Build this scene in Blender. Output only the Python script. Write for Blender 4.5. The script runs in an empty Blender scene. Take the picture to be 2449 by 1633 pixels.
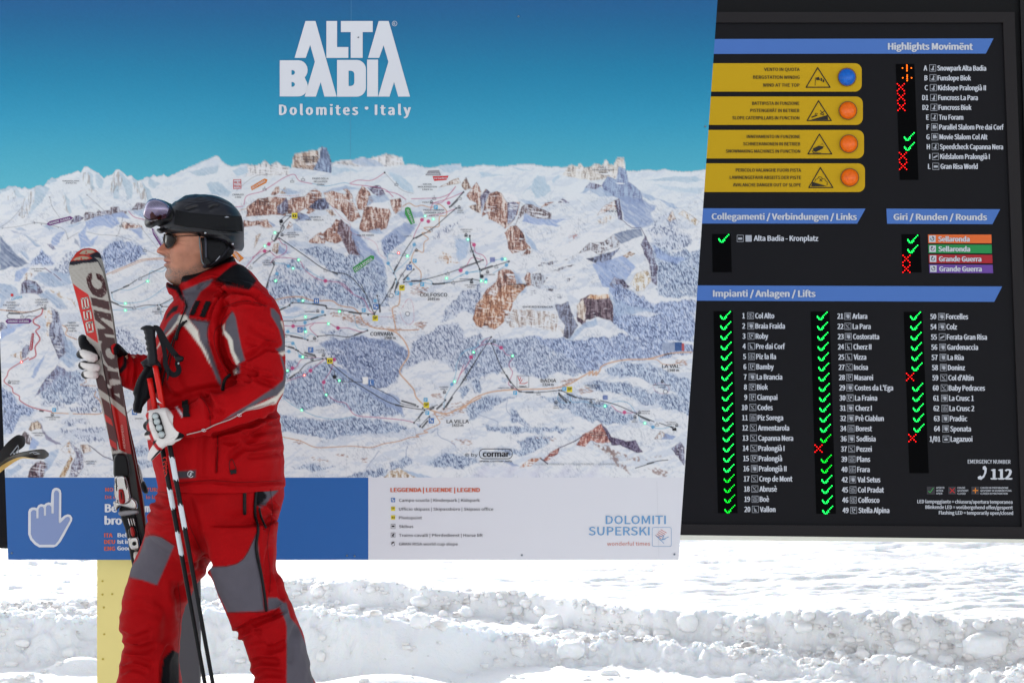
import bpy, math, random
import numpy as np
from mathutils import Vector, geometry

random.seed(7)
rng = np.random.default_rng(11)
SC = bpy.context.scene
COL = SC.collection
R = math.radians

# ------------------------------------------------------------------ camera, sky, sun, exposure
FP = 4500.0          # focal length in pixels of the 2449 px wide photograph
CZ = 1.46            # eye height
CXP, CYP = 1224.5, 816.5
cam = bpy.data.cameras.new('camera')
cam.sensor_width = 36.0
cam.lens = 36.0 * FP / 2449.0
cam.clip_start = 0.05
cam.clip_end = 2000.0
camo = bpy.data.objects.new('camera', cam)
camo.location = (0, 0, CZ)
camo.rotation_euler = (R(90), 0, 0)
COL.objects.link(camo)
SC.camera = camo

SUN_EL, SUN_AZ = 21.0, -20.0      # azimuth from +Y, negative = left
world = bpy.data.worlds.new('World')
SC.world = world
world.use_nodes = True
wn = world.node_tree
sky = wn.nodes.new('ShaderNodeTexSky')
sky.sky_type = 'NISHITA'
sky.sun_disc = False
sky.sun_elevation = R(SUN_EL)
sky.sun_rotation = R(SUN_AZ)
sky.altitude = 2000.0
sky.air_density = 1.0
sky.dust_density = 2.5
sky.ozone_density = 1.0
bg = wn.nodes['Background']
hs = wn.nodes.new('ShaderNodeHueSaturation')      # the camera's daylight white balance
hs.inputs['Saturation'].default_value = 0.24
wn.links.new(sky.outputs[0], hs.inputs['Color'])
wn.links.new(hs.outputs[0], bg.inputs[0])
bg.inputs[1].default_value = 0.15
sl = bpy.data.lights.new('sun', 'SUN')
sl.energy = 2.5
sl.angle = R(0.5)
sl.color = (1.0, 0.96, 0.90)
so = bpy.data.objects.new('sun', sl)
sd = Vector((math.sin(R(SUN_AZ)) * math.cos(R(SUN_EL)), math.cos(R(SUN_AZ)) * math.cos(R(SUN_EL)), math.sin(R(SUN_EL))))
so.rotation_euler = sd.to_track_quat('Z', 'Y').to_euler()
so.location = (-10, 30, 20)
COL.objects.link(so)
vs = SC.view_settings
vs.view_transform = 'Standard'
vs.look = 'None'
vs.exposure = 1.17
vs.gamma = 1.0
vs.use_curve_mapping = False
SC.cycles.max_bounces = 8
SC.cycles.diffuse_bounces = 5

# ------------------------------------------------------------------ helpers
def lin(c):
    c = np.asarray(c, float) / 255.0
    return np.where(c <= 0.04045, c / 12.92, ((c + 0.055) / 1.055) ** 2.4)

def pt(px, py, Y):
    return ((px - CXP) / FP * Y, Y, CZ - (py - CYP) / FP * Y)

def ptn(px, py, Y):
    px = np.asarray(px, float); py = np.asarray(py, float); Y = np.asarray(Y, float) + 0 * px
    return np.stack([(px - CXP) / FP * Y, Y, CZ - (py - CYP) / FP * Y], -1)

def topx(v):
    return CXP + v[:, 0] / v[:, 1] * FP, CYP - (v[:, 2] - CZ) / v[:, 1] * FP

class Plane:
    """a flat board standing in the place; at(px,py,off) gives the point of it in that line of sight"""
    def __init__(s, p0, n):
        s.p0 = np.array(p0, float); n = np.array(n, float); s.n = n / np.linalg.norm(n)
    def at(s, px, py, off=0.0):
        px = np.asarray(px, float); py = np.asarray(py, float)
        d = np.stack([(px - CXP) / FP, np.ones_like(px), -(py - CYP) / FP], -1)
        o = np.array([0, 0, CZ])
        q = s.p0 + s.n * off
        t = ((q - o) @ s.n) / (d @ s.n)
        return o + d * t[..., None]

KA = 0.82          # photo colour in shade -> surface colour at this exposure
_mats = {}
def mat(name, col, rough=0.6, metal=0.0, coat=0.0, emit=None, estr=0.0, bump=None, vary=0.0, vscale=40.0, spec=0.15, attr=None, sheen=0.0, trans=0.0, alpha=None):
    """procedural material; col = sRGB 0..255 of the thing under the photograph's shade light"""
    if name in _mats:
        return _mats[name]
    m = bpy.data.materials.new(name)
    m.use_nodes = True
    nt = m.node_tree
    b = nt.nodes['Principled BSDF']
    c = tuple(np.clip(lin(col) * KA, 0, 0.9)) + (1,)
    b.inputs['Base Color'].default_value = c
    b.inputs['Roughness'].default_value = rough
    b.inputs['Metallic'].default_value = metal
    b.inputs['Specular IOR Level'].default_value = spec
    b.inputs['Coat Weight'].default_value = coat
    b.inputs['Coat Roughness'].default_value = 0.15
    b.inputs['Sheen Weight'].default_value = sheen
    if emit is not None:
        b.inputs['Emission Color'].default_value = tuple(lin(emit)) + (1,)
        b.inputs['Emission Strength'].default_value = estr
    tc = nt.nodes.new('ShaderNodeTexCoord')
    src = None
    if attr:
        a = nt.nodes.new('ShaderNodeAttribute'); a.attribute_name = attr
        src = a.outputs['Color']
    if vary > 0:
        nz = nt.nodes.new('ShaderNodeTexNoise'); nz.inputs['Scale'].default_value = vscale
        nz.inputs['Detail'].default_value = 6
        nt.links.new(tc.outputs['Object'], nz.inputs['Vector'])
        mr = nt.nodes.new('ShaderNodeMapRange')
        mr.inputs[3].default_value = 1 - vary; mr.inputs[4].default_value = 1 + vary
        nt.links.new(nz.outputs['Fac'], mr.inputs[0])
        mx = nt.nodes.new('ShaderNodeVectorMath'); mx.operation = 'SCALE'
        if src: nt.links.new(src, mx.inputs[0])
        else: mx.inputs[0].default_value = c[:3]
        nt.links.new(mr.outputs[0], mx.inputs['Scale'])
        src = mx.outputs[0]
    if src: nt.links.new(src, b.inputs['Base Color'])
    if bump:
        prev = None
        for (sc, strength, dist) in bump:
            n2 = nt.nodes.new('ShaderNodeTexNoise'); n2.inputs['Scale'].default_value = sc; n2.inputs['Detail'].default_value = 5
            nt.links.new(tc.outputs['Object'], n2.inputs['Vector'])
            bp = nt.nodes.new('ShaderNodeBump'); bp.inputs['Strength'].default_value = strength; bp.inputs['Distance'].default_value = dist
            nt.links.new(n2.outputs['Fac'], bp.inputs['Height'])
            if prev: nt.links.new(prev, bp.inputs['Normal'])
            prev = bp.outputs[0]
        nt.links.new(prev, b.inputs['Normal'])
    _mats[name] = m
    return m

def wloc(o):
    l = Vector((0, 0, 0))
    while o is not None:
        l = l + o.location; o = o.parent
    return np.array(l)

def mk(name, verts, faces, m, parent=None, smooth=False, colors=None, label=None, kind=None, origin=None):
    """link one mesh object; verts are world coordinates"""
    verts = np.asarray(verts, float).reshape(-1, 3)
    off = wloc(parent) if parent is not None else np.zeros(3)
    loc = np.zeros(3)
    if origin is not None:
        loc = np.asarray(origin, float) - off
    v = verts - off - loc
    me = bpy.data.meshes.new(name)
    if isinstance(faces, np.ndarray) and faces.ndim == 2:
        nf, k = faces.shape
        me.vertices.add(len(v)); me.vertices.foreach_set('co', v.astype(np.float32).ravel())
        me.loops.add(nf * k); me.loops.foreach_set('vertex_index', faces.astype(np.int32).ravel())
        me.polygons.add(nf)
        me.polygons.foreach_set('loop_start', np.arange(0, nf * k, k, dtype=np.int32))
        me.update(calc_edges=True)
    else:
        me.from_pydata([tuple(p) for p in v], [], [tuple(int(i) for i in f) for f in faces])
        me.update()
    if smooth and len(me.polygons):
        me.polygons.foreach_set('use_smooth', np.ones(len(me.polygons), dtype=bool))
    if colors is not None:
        ca = me.color_attributes.new('Col', 'FLOAT_COLOR', 'POINT')
        cc = np.ones((len(v), 4), np.float32); cc[:, :3] = colors
        ca.data.foreach_set('color', cc.ravel())
    if m is not None:
        for mm in (m if isinstance(m, (list, tuple)) else [m]):
            me.materials.append(mm)
    o = bpy.data.objects.new(name, me)
    o.location = loc
    if parent is not None: o.parent = parent
    COL.objects.link(o)
    if label: o['label'] = label
    if kind: o['kind'] = kind
    return o

def tag(o, label, cat, group=None, kind=None):
    if label: o['label'] = label
    if cat: o['category'] = cat
    if group: o['group'] = group
    if kind: o['kind'] = kind
    return o

def empty(name, loc, label=None, cat=None, group=None):
    o = bpy.data.objects.new(name, None)
    o.location = loc
    o.empty_display_size = 0.1
    COL.objects.link(o)
    return tag(o, label, cat, group)

class MB:
    """collects verts and faces"""
    def __init__(s): s.v = []; s.f = []; s.n = 0
    def add(s, v, f):
        v = np.asarray(v, float).reshape(-1, 3)
        for q in f: s.f.append(tuple(int(i) + s.n for i in q))
        s.v.append(v); s.n += len(v)
        return s
    def get(s): return np.concatenate(s.v), s.f
    def build(s, name, m, parent=None, **k):
        v, f = s.get(); return mk(name, v, f, m, parent, **k)

def tess(loops):
    """triangulate a 2D polygon with holes -> (pts, tris)"""
    ls = [[Vector((p[0], p[1], 0)) for p in l] for l in loops]
    tris = geometry.tessellate_polygon(ls)
    pts = np.array([p for l in loops for p in l], float)
    out = []
    for t in tris:
        a, b, c = pts[t[0]], pts[t[1]], pts[t[2]]
        cr = (b[0] - a[0]) * (c[1] - a[1]) - (b[1] - a[1]) * (c[0] - a[0])
        out.append((t[0], t[2], t[1]) if cr < 0 else t)   # image y down: make it face the viewer
    out = [(t[0], t[2], t[1]) for t in out]
    return pts, out

def sheet(mb, plane, loops, off):
    """flat print: polygon (pixels of the photo) laid on a board"""
    if not isinstance(loops[0][0], (list, tuple, np.ndarray)): loops = [loops]
    p, t = tess(loops)
    return mb.add(plane.at(p[:, 0], p[:, 1], off), t)

def slab(plane, poly, off0, off1):
    """solid plate between two offsets of a board's plane"""
    p, t = tess([poly])
    n = len(p)
    f = plane.at(p[:, 0], p[:, 1], off1); 
    bpts = f - plane.n * (off1 - off0)
    fs = list(t) + [(a + n, c + n, b + n) for a, b, c in t]
    for i in range(n):
        j = (i + 1) % n
        fs.append((i, i + n, j + n, j))
    return np.concatenate([f, bpts]), fs

def rr(x0, y0, x1, y1, r=0, n=5):
    if r <= 0: return [(x0, y0), (x1, y0), (x1, y1), (x0, y1)]
    o = []
    for cx, cy, a0 in ((x1 - r, y0 + r, -90), (x1 - r, y1 - r, 0), (x0 + r, y1 - r, 90), (x0 + r, y0 + r, 180)):
        for k in range(n + 1):
            a = R(a0 + 90 * k / n); o.append((cx + r * math.cos(a), cy + r * math.sin(a)))
    return o

def circ(cx, cy, r, n=12, ry=None):
    ry = r if ry is None else ry
    return [(cx + r * math.cos(2 * PI * k / n), cy + ry * math.sin(2 * PI * k / n)) for k in range(n)]
PI = math.pi

def stroke(pts, w, closed=False):
    """outline polygon(s) of a line: list of quads"""
    out = []
    P = list(pts) + ([pts[0]] if closed else [])
    for (x0, y0), (x1, y1) in zip(P[:-1], P[1:]):
        d = math.hypot(x1 - x0, y1 - y0) or 1
        nx, ny = -(y1 - y0) / d * w / 2, (x1 - x0) / d * w / 2
        ex, ey = (x1 - x0) / d * w * 0.3, (y1 - y0) / d * w * 0.3
        out.append([(x0 - ex + nx, y0 - ey + ny), (x1 + ex + nx, y1 + ey + ny), (x1 + ex - nx, y1 + ey - ny), (x0 - ex - nx, y0 - ey - ny)])
    return out

def strokes(mb, plane, pts, w, off, closed=False):
    for q in stroke(pts, w, closed): sheet(mb, plane, q, off)

import os
FONT = None
try:      # the sans-serif that ships inside Blender
    FONT = bpy.data.fonts.load(os.path.join(bpy.utils.resource_path('LOCAL'), 'datafiles', 'fonts', 'Noto Sans CJK Regular.woff2'))
except Exception:
    FONT = None
_tc = {}
def text2d(s, bold=0.0, res=2, shear=0.0, space=1.0):
    k = (s, bold, res, shear, space)
    if k in _tc: return _tc[k]
    cu = bpy.data.curves.new('t', 'FONT')
    if FONT: cu.font = FONT
    cu.body = s; cu.size = 1.0; cu.resolution_u = res; cu.offset = bold; cu.shear = shear; cu.space_character = space
    o = bpy.data.objects.new('t', cu)
    COL.objects.link(o)
    dg = bpy.context.evaluated_depsgraph_get()
    me = bpy.data.meshes.new_from_object(o.evaluated_get(dg))
    v = np.array([q.co[:] for q in me.vertices]).reshape(-1, 3)
    f = [tuple(p.vertices) for p in me.polygons]
    bpy.data.objects.remove(o); bpy.data.curves.remove(cu); bpy.data.meshes.remove(me)
    _tc[k] = (v, f)
    return v, f
CAPH = None
def text(mb, plane, s, x, y, cap, off, width=None, align='l', bold=0.0, cond=1.0, ang=0.0, res=2, slope=0.0, space=1.0, shear=0.0):
    """lettering laid on a board: x,y = baseline start (or end / middle), cap = capital height, all in pixels of the photo"""
    global CAPH
    if CAPH is None:
        hv, _ = text2d('H', 0.0); CAPH = hv[:, 1].max() - hv[:, 1].min()
    v, f = text2d(s, 0.0, res, shear, space)
    if len(v) == 0: return
    k = cap / CAPH
    X = (v[:, 0] - v[:, 0].min()) * k * cond
    w = X.max()
    if width: X = X * width / w; w = width
    Yv = -v[:, 1] * k
    if align == 'r': X = X - w
    if align == 'c': X = X - w / 2
    ca, sa = math.cos(R(ang)), math.sin(R(ang))
    if align == 'c': Yv = Yv + cap / 2
    px = x + X * ca + Yv * sa
    py = y - X * sa + Yv * ca + slope * X
    mb.add(plane.at(px, py, off), f)
    if bold > .008:       # heavier strokes: the same outline laid again a hair to the side
        d = cap * min(bold * 2.6, .085) * (1 if cap > 9 else .55)
        for q, (ax, ay) in enumerate(((d, 0), (-d, 0), (0, d * .6))):
            mb.add(plane.at(px + ax, py + ay, off + .00012 * (q + 1)), f)

# ------------------------------------------------------------------ noise
_T = rng.random((64, 64, 64))
def vnoise3(p):
    i = np.floor(p).astype(int); f = p - i; f = f * f * (3 - 2 * f)
    i0 = i & 63; i1 = (i + 1) & 63
    def g(a, b, c): return _T[a, b, c]
    x0, y0, z0 = i0.T; x1, y1, z1 = i1.T; fx, fy, fz = f.T
    c00 = g(x0, y0, z0) * (1 - fx) + g(x1, y0, z0) * fx
    c10 = g(x0, y1, z0) * (1 - fx) + g(x1, y1, z0) * fx
    c01 = g(x0, y0, z1) * (1 - fx) + g(x1, y0, z1) * fx
    c11 = g(x0, y1, z1) * (1 - fx) + g(x1, y1, z1) * fx
    return (c00 * (1 - fy) + c10 * fy) * (1 - fz) + (c01 * (1 - fy) + c11 * fy) * fz
def fbm3(p, o=4):
    a = 0; w = 0.5; s = 0
    for k in range(o):
        a = a + w * vnoise3(p * 2 ** k + 17.3 * k); s += w; w *= 0.5
    return a / s
_T2 = rng.random((256, 256))
def vnoise2(x, y, seed=0):
    x = np.asarray(x, float) + seed * 37.17; y = np.asarray(y, float) + seed * 91.7
    ix = np.floor(x).astype(int); iy = np.floor(y).astype(int)
    fx = x - ix; fy = y - iy; fx = fx * fx * (3 - 2 * fx); fy = fy * fy * (3 - 2 * fy)
    a = _T2[ix & 255, iy & 255]; b = _T2[(ix + 1) & 255, iy & 255]; c = _T2[ix & 255, (iy + 1) & 255]; d = _T2[(ix + 1) & 255, (iy + 1) & 255]
    return (a * (1 - fx) + b * fx) * (1 - fy) + (c * (1 - fx) + d * fx) * fy
def fbm2(x, y, o=4, seed=0):
    a = 0; w = 0.5; s = 0
    for k in range(o):
        a = a + w * vnoise2(x * 2 ** k, y * 2 ** k, seed + k); s += w; w *= 0.5
    return a / s

def inpoly(x, y, poly):
    """vectorised point in polygon"""
    r = np.zeros(x.shape, bool)
    P = list(poly); n = len(P)
    for i in range(n):
        x0, y0 = P[i]; x1, y1 = P[(i + 1) % n]
        if y0 == y1: continue
        c = ((y0 > y) != (y1 > y))
        r ^= c & (x < (x1 - x0) * (y - y0) / (y1 - y0) + x0)
    return r
def segdist(x, y, pts, closed=False):
    P = list(pts) + ([pts[0]] if closed else [])
    d = np.full(x.shape, 1e9)
    for (x0, y0), (x1, y1) in zip(P[:-1], P[1:]):
        dx, dy = x1 - x0, y1 - y0
        t = np.clip(((x - x0) * dx + (y - y0) * dy) / (dx * dx + dy * dy + 1e-9), 0, 1)
        d = np.minimum(d, np.hypot(x - x0 - t * dx, y - y0 - t * dy))
    return d
def spline(pts, k=6):
    """Catmull-Rom through rows of numbers"""
    P = np.array(pts, float)
    Q = np.vstack([2 * P[0] - P[1], P, 2 * P[-1] - P[-2]])
    o = []
    for i in range(1, len(Q) - 2):
        for t in np.linspace(0, 1, k, endpoint=False):
            a, b, c, d = Q[i - 1], Q[i], Q[i + 1], Q[i + 2]
            o.append(0.5 * (2 * b + (c - a) * t + (2 * a - 5 * b + 4 * c - d) * t * t + (3 * b - a - 3 * c + d) * t ** 3))
    o.append(P[-1])
    return np.array(o)
def crop(ox, oy, s):
    return lambda pts: [(ox + x / s, oy + y / s) for x, y in pts]
cA = crop(0, 300, 2.7506); cB = crop(550, 300, 3.92); cC = crop(1100, 300, 3.794); cD = crop(600, 680, 3.336)
cE = crop(1100, 680, 3.337); cF = crop(0, 700, 3.485)
# ------------------------------------------------------------------ the map board
cG = crop(0, 380, 5.6); cH = crop(0, 640, 7.13); cI = crop(0, 1000, 4.48)
T16 = math.tan(R(14))
PM = Plane((0, 5.9, CZ), (0, -math.cos(R(14)), -math.sin(R(14))))   # leans forward over the snow
def bxl(y): return 12 + 0.037 * (y - 1141)
def bxr(y): return 1716 - 0.0696 * y
YT, YB = -210.0, 1338.0
MAP_T, MAP_B = 340.0, 1141.5
mbd = empty('map_board', tuple(PM.at(820, 1338)), 'wide blue and white panorama map board of snowy mountains behind the man in red', 'map board')

# ---- the printed panorama: painted by rule into vertex colours of a fine grid
SS = 0.78
gx = np.arange(-6, 1716, SS); gy = np.arange(MAP_T, MAP_B + 1, SS)
GX, GY = np.meshgrid(gx, gy)
W8 = lambda r, g, b: np.array([r, g, b], float)
IMG = np.zeros(GX.shape + (3,)); IMG[:] = W8(222, 223, 226)
N = {}
N['big'] = fbm2(GX / 60, GY / 60, 5, 1)
N['mid'] = fbm2(GX / 18, GY / 18, 4, 2)
N['fine'] = fbm2(GX / 5, GY / 5, 3, 3)
N['px'] = vnoise2(GX / 1.6, GY / 1.6, 4)
N['warpx'] = (fbm2(GX / 14, GY / 14, 3, 5) - .5)
N['warpy'] = (fbm2(GX / 14, GY / 14, 3, 6) - .5)
def hatch(ang, lx, ly, seed):
    a = R(ang); u = GX * math.cos(a) + GY * math.sin(a); v = -GX * math.sin(a) + GY * math.cos(a)
    return vnoise2(u / lx + N['warpx'] * 2, v / ly + N['warpy'] * 2, seed)
N['vh'] = hatch(4, 1.7, 11, 7); N['vh2'] = hatch(-8, 4.2, 24, 8); N['hh'] = hatch(6, 14, 2.1, 9)
N['fh'] = hatch(-18, 1.35, 4.2, 10); N['fh2'] = hatch(-30, 4, 12, 12); N['dh'] = hatch(-50, 3, 24, 13); N['eh'] = hatch(48, 4, 26, 14)
def box_of(P, pad):
    xs = [p[0] for p in P]; ys = [p[1] for p in P]
    i0 = max(0, int((min(ys) - pad - MAP_T) / SS)); i1 = min(GX.shape[0], int((max(ys) + pad - MAP_T) / SS) + 2)
    j0 = max(0, int((min(xs) - pad + 6) / SS)); j1 = min(GX.shape[1], int((max(xs) + pad + 6) / SS) + 2)
    return (slice(i0, i1), slice(j0, j1))
def region(P, soft=1.0, rough=2.0):
    b = box_of(P, 14)
    x = GX[b] + N['warpx'][b] * rough * 2; y = GY[b] + N['warpy'][b] * rough * 2
    ins = inpoly(x, y, P)
    d = segdist(x, y, P, True)
    a = np.clip(0.5 + np.where(ins, d, -d) / (soft + 1e-3), 0, 1)
    return b, a
def mix(b, a, col):
    IMG[b] = IMG[b] * (1 - a[..., None]) + (col if np.ndim(col) > 1 else np.array(col)) * a[..., None]
SNOW = W8(224, 225, 228); BL = W8(158, 182, 215); BL2 = W8(128, 150, 195); BL3 = W8(170, 200, 222)
def shade(P, col=BL, soft=3, k=.9, rough=4, tex=True):
    b, a = region(P, soft, rough)
    t = 1.0
    if tex: t = np.clip(.75 + .7 * (N['dh'][b] - .35), .45, 1)
    mix(b, a * k * t, col)
ORG = [W8(226, 210, 200), W8(192, 142, 122), W8(156, 96, 80), W8(98, 66, 66)]
BRN = [W8(226, 214, 204), W8(190, 160, 138), W8(150, 112, 96), W8(96, 80, 84)]
PUR = [W8(170, 180, 205), W8(130, 125, 155), W8(98, 86, 112), W8(66, 58, 78)]
GRY = [W8(228, 226, 226), W8(206, 202, 200), W8(176, 170, 168), W8(130, 130, 140)]
def rock(P, pal=ORG, dens=.55, cap=.12, soft=1.2, outline=True, horiz=.3):
    b, a = region(P, soft, 3)
    h = N['vh'][b] * .45 + N['vh2'][b] * .35 + N['mid'][b] * .22 - np.clip((N['hh'][b] - .66) * 4, 0, 1) * horiz * .45
    h = h + (N['px'][b] - .5) * .35
    c = np.zeros(h.shape + (3,)); c[:] = pal[0]
    for k, th in enumerate((.38, .52, .68)):
        m = np.clip((h - (th - (dens - .5) * .5)) * 9, 0, 1)[..., None]
        c = c * (1 - m) + pal[k + 1] * m
    # snow lying on the upper ledges
    g = np.clip((N['hh'][b] * .5 + N['mid'][b] * .5 - (1 - cap) + .27) * 8, 0, 1)[..., None]
    c = c * (1 - g) + SNOW * g
    mix(b, a, c)
    if outline: line(P + [P[0]], pal[3], .8, .35, jit=1.5)
def forest(P, base=W8(172, 188, 214), k=.9, dens=.5, soft=5, dark=W8(84, 98, 138), rough=8):
    b, a = region(P, soft, rough)
    clump = np.clip((N['mid'][b] * .6 + N['fh2'][b] * .5 - .33 + (dens - .5)) * 5, 0, 1)
    mix(b, a * k * np.clip(clump + .25, 0, 1) * .8, base)
    f = np.clip((N['fh'][b] - .50) * 4.5, 0, 1) * np.clip(clump + .15, 0, 1)
    mix(b, a * f * .75, dark)
    g = np.clip((.36 - N['fh'][b]) * 5, 0, 1) * clump
    mix(b, a * g * .7, W8(222, 226, 236))
def line(P, col, w=1.5, k=1.0, dash=None, jit=0):
    b = box_of(P, w + 3)
    x, y = GX[b], GY[b]
    if jit: x = x + N['warpx'][b] * jit * 2; y = y + N['warpy'][b] * jit * 2
    d = segdist(x, y, P)
    a = np.clip((w / 2 + .55 - d) / 1.0, 0, 1) * k
    if dash: a = a * (np.sin((x + y) * 2 * PI / dash) > -.1)
    mix(b, a, col)
def sline(P, col, w=1.5, k=1.0, **q): line([tuple(p) for p in spline(P, 5)], col, w, k, **q)

# general snow relief: soft bluish hollows everywhere
rel = fbm2(GX / 70 + GY / 160, GY / 46, 5, 21); rel2 = fbm2((GX + 2.5) / 70 + GY / 160, (GY + 4) / 46, 5, 21)
sl_ = np.clip((rel - rel2) * 26, -1, 1)
IMG = IMG * (1 - np.clip(sl_, 0, 1)[..., None] * .38) + W8(168, 186, 216) * np.clip(sl_, 0, 1)[..., None] * .38
far = np.clip((560 - GY) / 110, 0, 1)[..., None] * .35
IMG = IMG * (1 - far) + W8(206, 222, 230) * far

# ridges of the far chain (light grey-cream ribs with blue flanks)
ridge = cG([(-10,405),(60,400),(110,365),(150,372),(205,365),(250,380),(290,400),(330,370),(375,400),(420,400),(500,350),(590,365),(640,290),(700,250),(745,270),(800,235),(890,208),(1000,180),(1045,155),(1080,180),(1125,100),(1180,110),(1250,160),(1310,180),(1350,220),(1385,260),(1440,225),(1500,215),(1545,150),(1600,140),(1640,180),(1700,230),(1760,220),(1800,260),(1850,290),(1900,280),(1960,235),(2010,250),(2060,205),(2100,240),(2190,205),(2240,240)]) + \
    cB([(-150,290),(-120,280),(-60,345),(0,382),(60,375),(150,360),(230,372),(290,360),(330,325),(380,370),(440,335),(480,370),(545,385),(572,400),(600,270),(640,262),(700,245),(760,235),(820,230),(860,200),(905,210),(930,270),(955,355),(1000,335),(1090,325),(1160,320),(1230,295),(1300,310),(1390,285),(1470,262),(1560,285),(1590,305),(1610,285),(1635,370),(1700,362),(1790,380),(1860,400),(1930,385),(2010,372),(2160,358),(2180,395),(2352,372)]) + \
    cC([(120,372),(210,355),(270,362),(340,370),(400,372),(470,360),(560,350),(640,350),(760,370),(830,378),(890,370),(920,380),(975,375),(1000,355),(1035,360),(1060,375),(1090,335),(1120,378),(1165,378),(1230,345),(1290,360),(1325,300),(1355,350),(1390,358),(1430,292),(1490,288),(1505,410),(1600,412),(1700,400),(1770,410),(1845,395),(1930,412),(2100,420),(2215,402),(2300,402)])
ridge = [(x, y) for x, y in ridge]
for (P, s) in [(cG([(-10,410),(110,368),(205,370),(330,520),(260,520),(200,480),(160,400),(60,440),(-10,470)]), 2), (cG([(480,400),(560,355),(610,370),(660,400),(560,560),(450,680),(380,780),(430,620),(470,500)]), 2),
               (cG([(640,300),(700,252),(740,270),(760,300),(700,330),(600,350)]), 1), (cG([(1180,160),(1240,200),(1260,400),(1230,420),(1190,260)]), 1), (cG([(1280,200),(1330,200),(1390,300),(1370,400),(1330,400),(1290,310)]), 1),
               (cG([(1600,160),(1680,240),(1780,360),(1760,520),(1700,560),(1690,430),(1640,300)]), 1), (cG([(1520,360),(1580,360),(1590,520),(1530,530)]), 1),
               (cG([(1760,240),(1830,300),(1900,460),(1860,400),(1790,320)]), 1), (cG([(1900,300),(2000,420),(2050,560),(1990,560),(1930,420)]), 1), (cG([(860,460),(930,560),(960,720),(930,740),(880,560)]), 1),
               (cG([(1050,480),(1110,560),(1160,680),(1110,640)]), 1), (cG([(1980,240),(2060,300),(2150,330),(2060,400),(2000,360)]), 2),
               (cA([(1240,310),(1350,280),(1430,260),(1430,310),(1300,330)]), 1), (cA([(1350,380),(1440,370),(1520,440),(1500,470),(1400,450)]), 2)]:
    shade(P, BL3 * .96, 2.5, .85)
for P in [cG([(240,760),(300,600),(400,440),(480,380),(500,420),(440,560),(380,760),(330,800)]), cG([(1110,180),(1180,180),(1250,420),(1220,440),(1120,330)]), cG([(1540,180),(1600,160),(1650,300),(1600,420),(1500,460),(1500,330)]),
          cG([(1780,330),(1880,300),(1960,440),(1980,560),(1880,520)]), cG([(100,500),(200,420),(210,520),(110,560)]), cG([(830,480),(880,500),(930,740),(870,690)])]:
    b, a = region(P, 3, 5); mix(b, a * np.clip((N['vh'][b] - .5) * 3, 0, .55), W8(150, 135, 125))
# far pale massif row right of centre
rock(cB([(150,375),(330,330),(440,340),(545,390),(560,470),(150,480)]), GRY, .42, .2, 4, False)
shade(cB([(20,420),(160,370),(165,440),(60,470)]), BL3, 2)
rock(cB([(575,395),(600,275),(640,262),(720,245),(820,232),(840,300),(790,420),(700,410)]), BRN, .42, .1)
rock(cB([(860,202),(905,212),(930,270),(955,360),(950,440),(860,430),(780,420),(835,320)]), [BL, W8(120,140,180), W8(96,112,150), W8(74,88,124)], .5, .03)
shade(cB([(950,395),(1100,405),(1250,430),(1050,440),(960,470)]), BL3, 4)
rock(cB([(970,350),(1160,330),(1400,290),(1470,265),(1560,285),(1635,372),(1440,385),(1100,380)]), GRY, .45, .15, 2, False)
shade(cB([(1130,320),(1250,300),(1390,340),(1460,385),(1250,385),(1150,350)]), BL, 2)
shade(cB([(1960,395),(2010,375),(2160,360),(2180,410),(2010,445)]), BL3, 2)
shade(cB([(1480,440),(1600,470),(1700,560),(1720,630),(1620,600),(1540,520)]), BL3, 3)
# pale peaks of the right part
rock(cC([(930,450),(1000,355),(1060,375),(1090,335),(1120,380),(1200,360),(1325,302),(1390,360),(1430,295),(1490,290),(1500,420),(1420,480),(1200,500),(1000,470)]), [W8(228,224,218), W8(212,202,190), W8(186,172,158), W8(140,132,132)], .45, .12, 2, False)
rock(cC([(1290,540),(1340,460),(1420,500),(1440,380),(1500,400),(1530,510),(1640,600),(1660,700),(1560,720),(1400,640),(1310,600)]), [BL, W8(140,160,200), W8(118,132,178), W8(96,108,150)], .45, .03, 3)
shade(cC([(1440,640),(1660,680),(1780,740),(1740,800),(1760,880),(1620,940),(1500,860),(1460,760)]), BL2 * 1.05, 4)
shade(cC([(1640,600),(1800,660),(1740,690),(1660,660)]), BL, 3)
shade(cC([(1680,500),(1850,470),(2110,460),(2215,500),(2100,525),(1900,500)]), BL3 * .97, 2)
shade(cC([(1800,660),(1900,700),(2020,760),(1900,745)]), BL, 2)
shade(cC([(1750,540),(2000,560),(2200,570),(2190,620),(1950,600)]), BL3, 4, .6)
shade(cC([(560,620),(640,540),(700,450),(770,470),(830,600),(740,650),(680,660),(650,560)]), BL3 * .98, 3)
shade(cC([(180,420),(300,445),(440,450),(280,465),(200,480)]), BL3, 3)
shade(cC([(1100,620),(1170,520),(1270,550),(1400,640),(1260,650),(1180,590)]), BL, 2)
rock(cC([(1140,570),(1175,510),(1290,550),(1250,580)]), PUR, .4, .1, 2, False)
shade(cC([(460,370),(560,390),(650,415),(540,410)]), BL3, 2)
shade(cC([(830,500),(910,450),(900,480),(850,530)]), BL3, 2)
# Gardena needles
rock(cB([(1960,580),(2080,520),(2140,495),(2165,540),(2060,560)]), BRN, .45)
rock(cB([(2170,560),(2215,490),(2260,590),(2200,610)]), BRN, .5)
rock(cB([(2260,600),(2310,535),(2350,600),(2352,700),(2240,660)]), BRN, .5)
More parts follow.
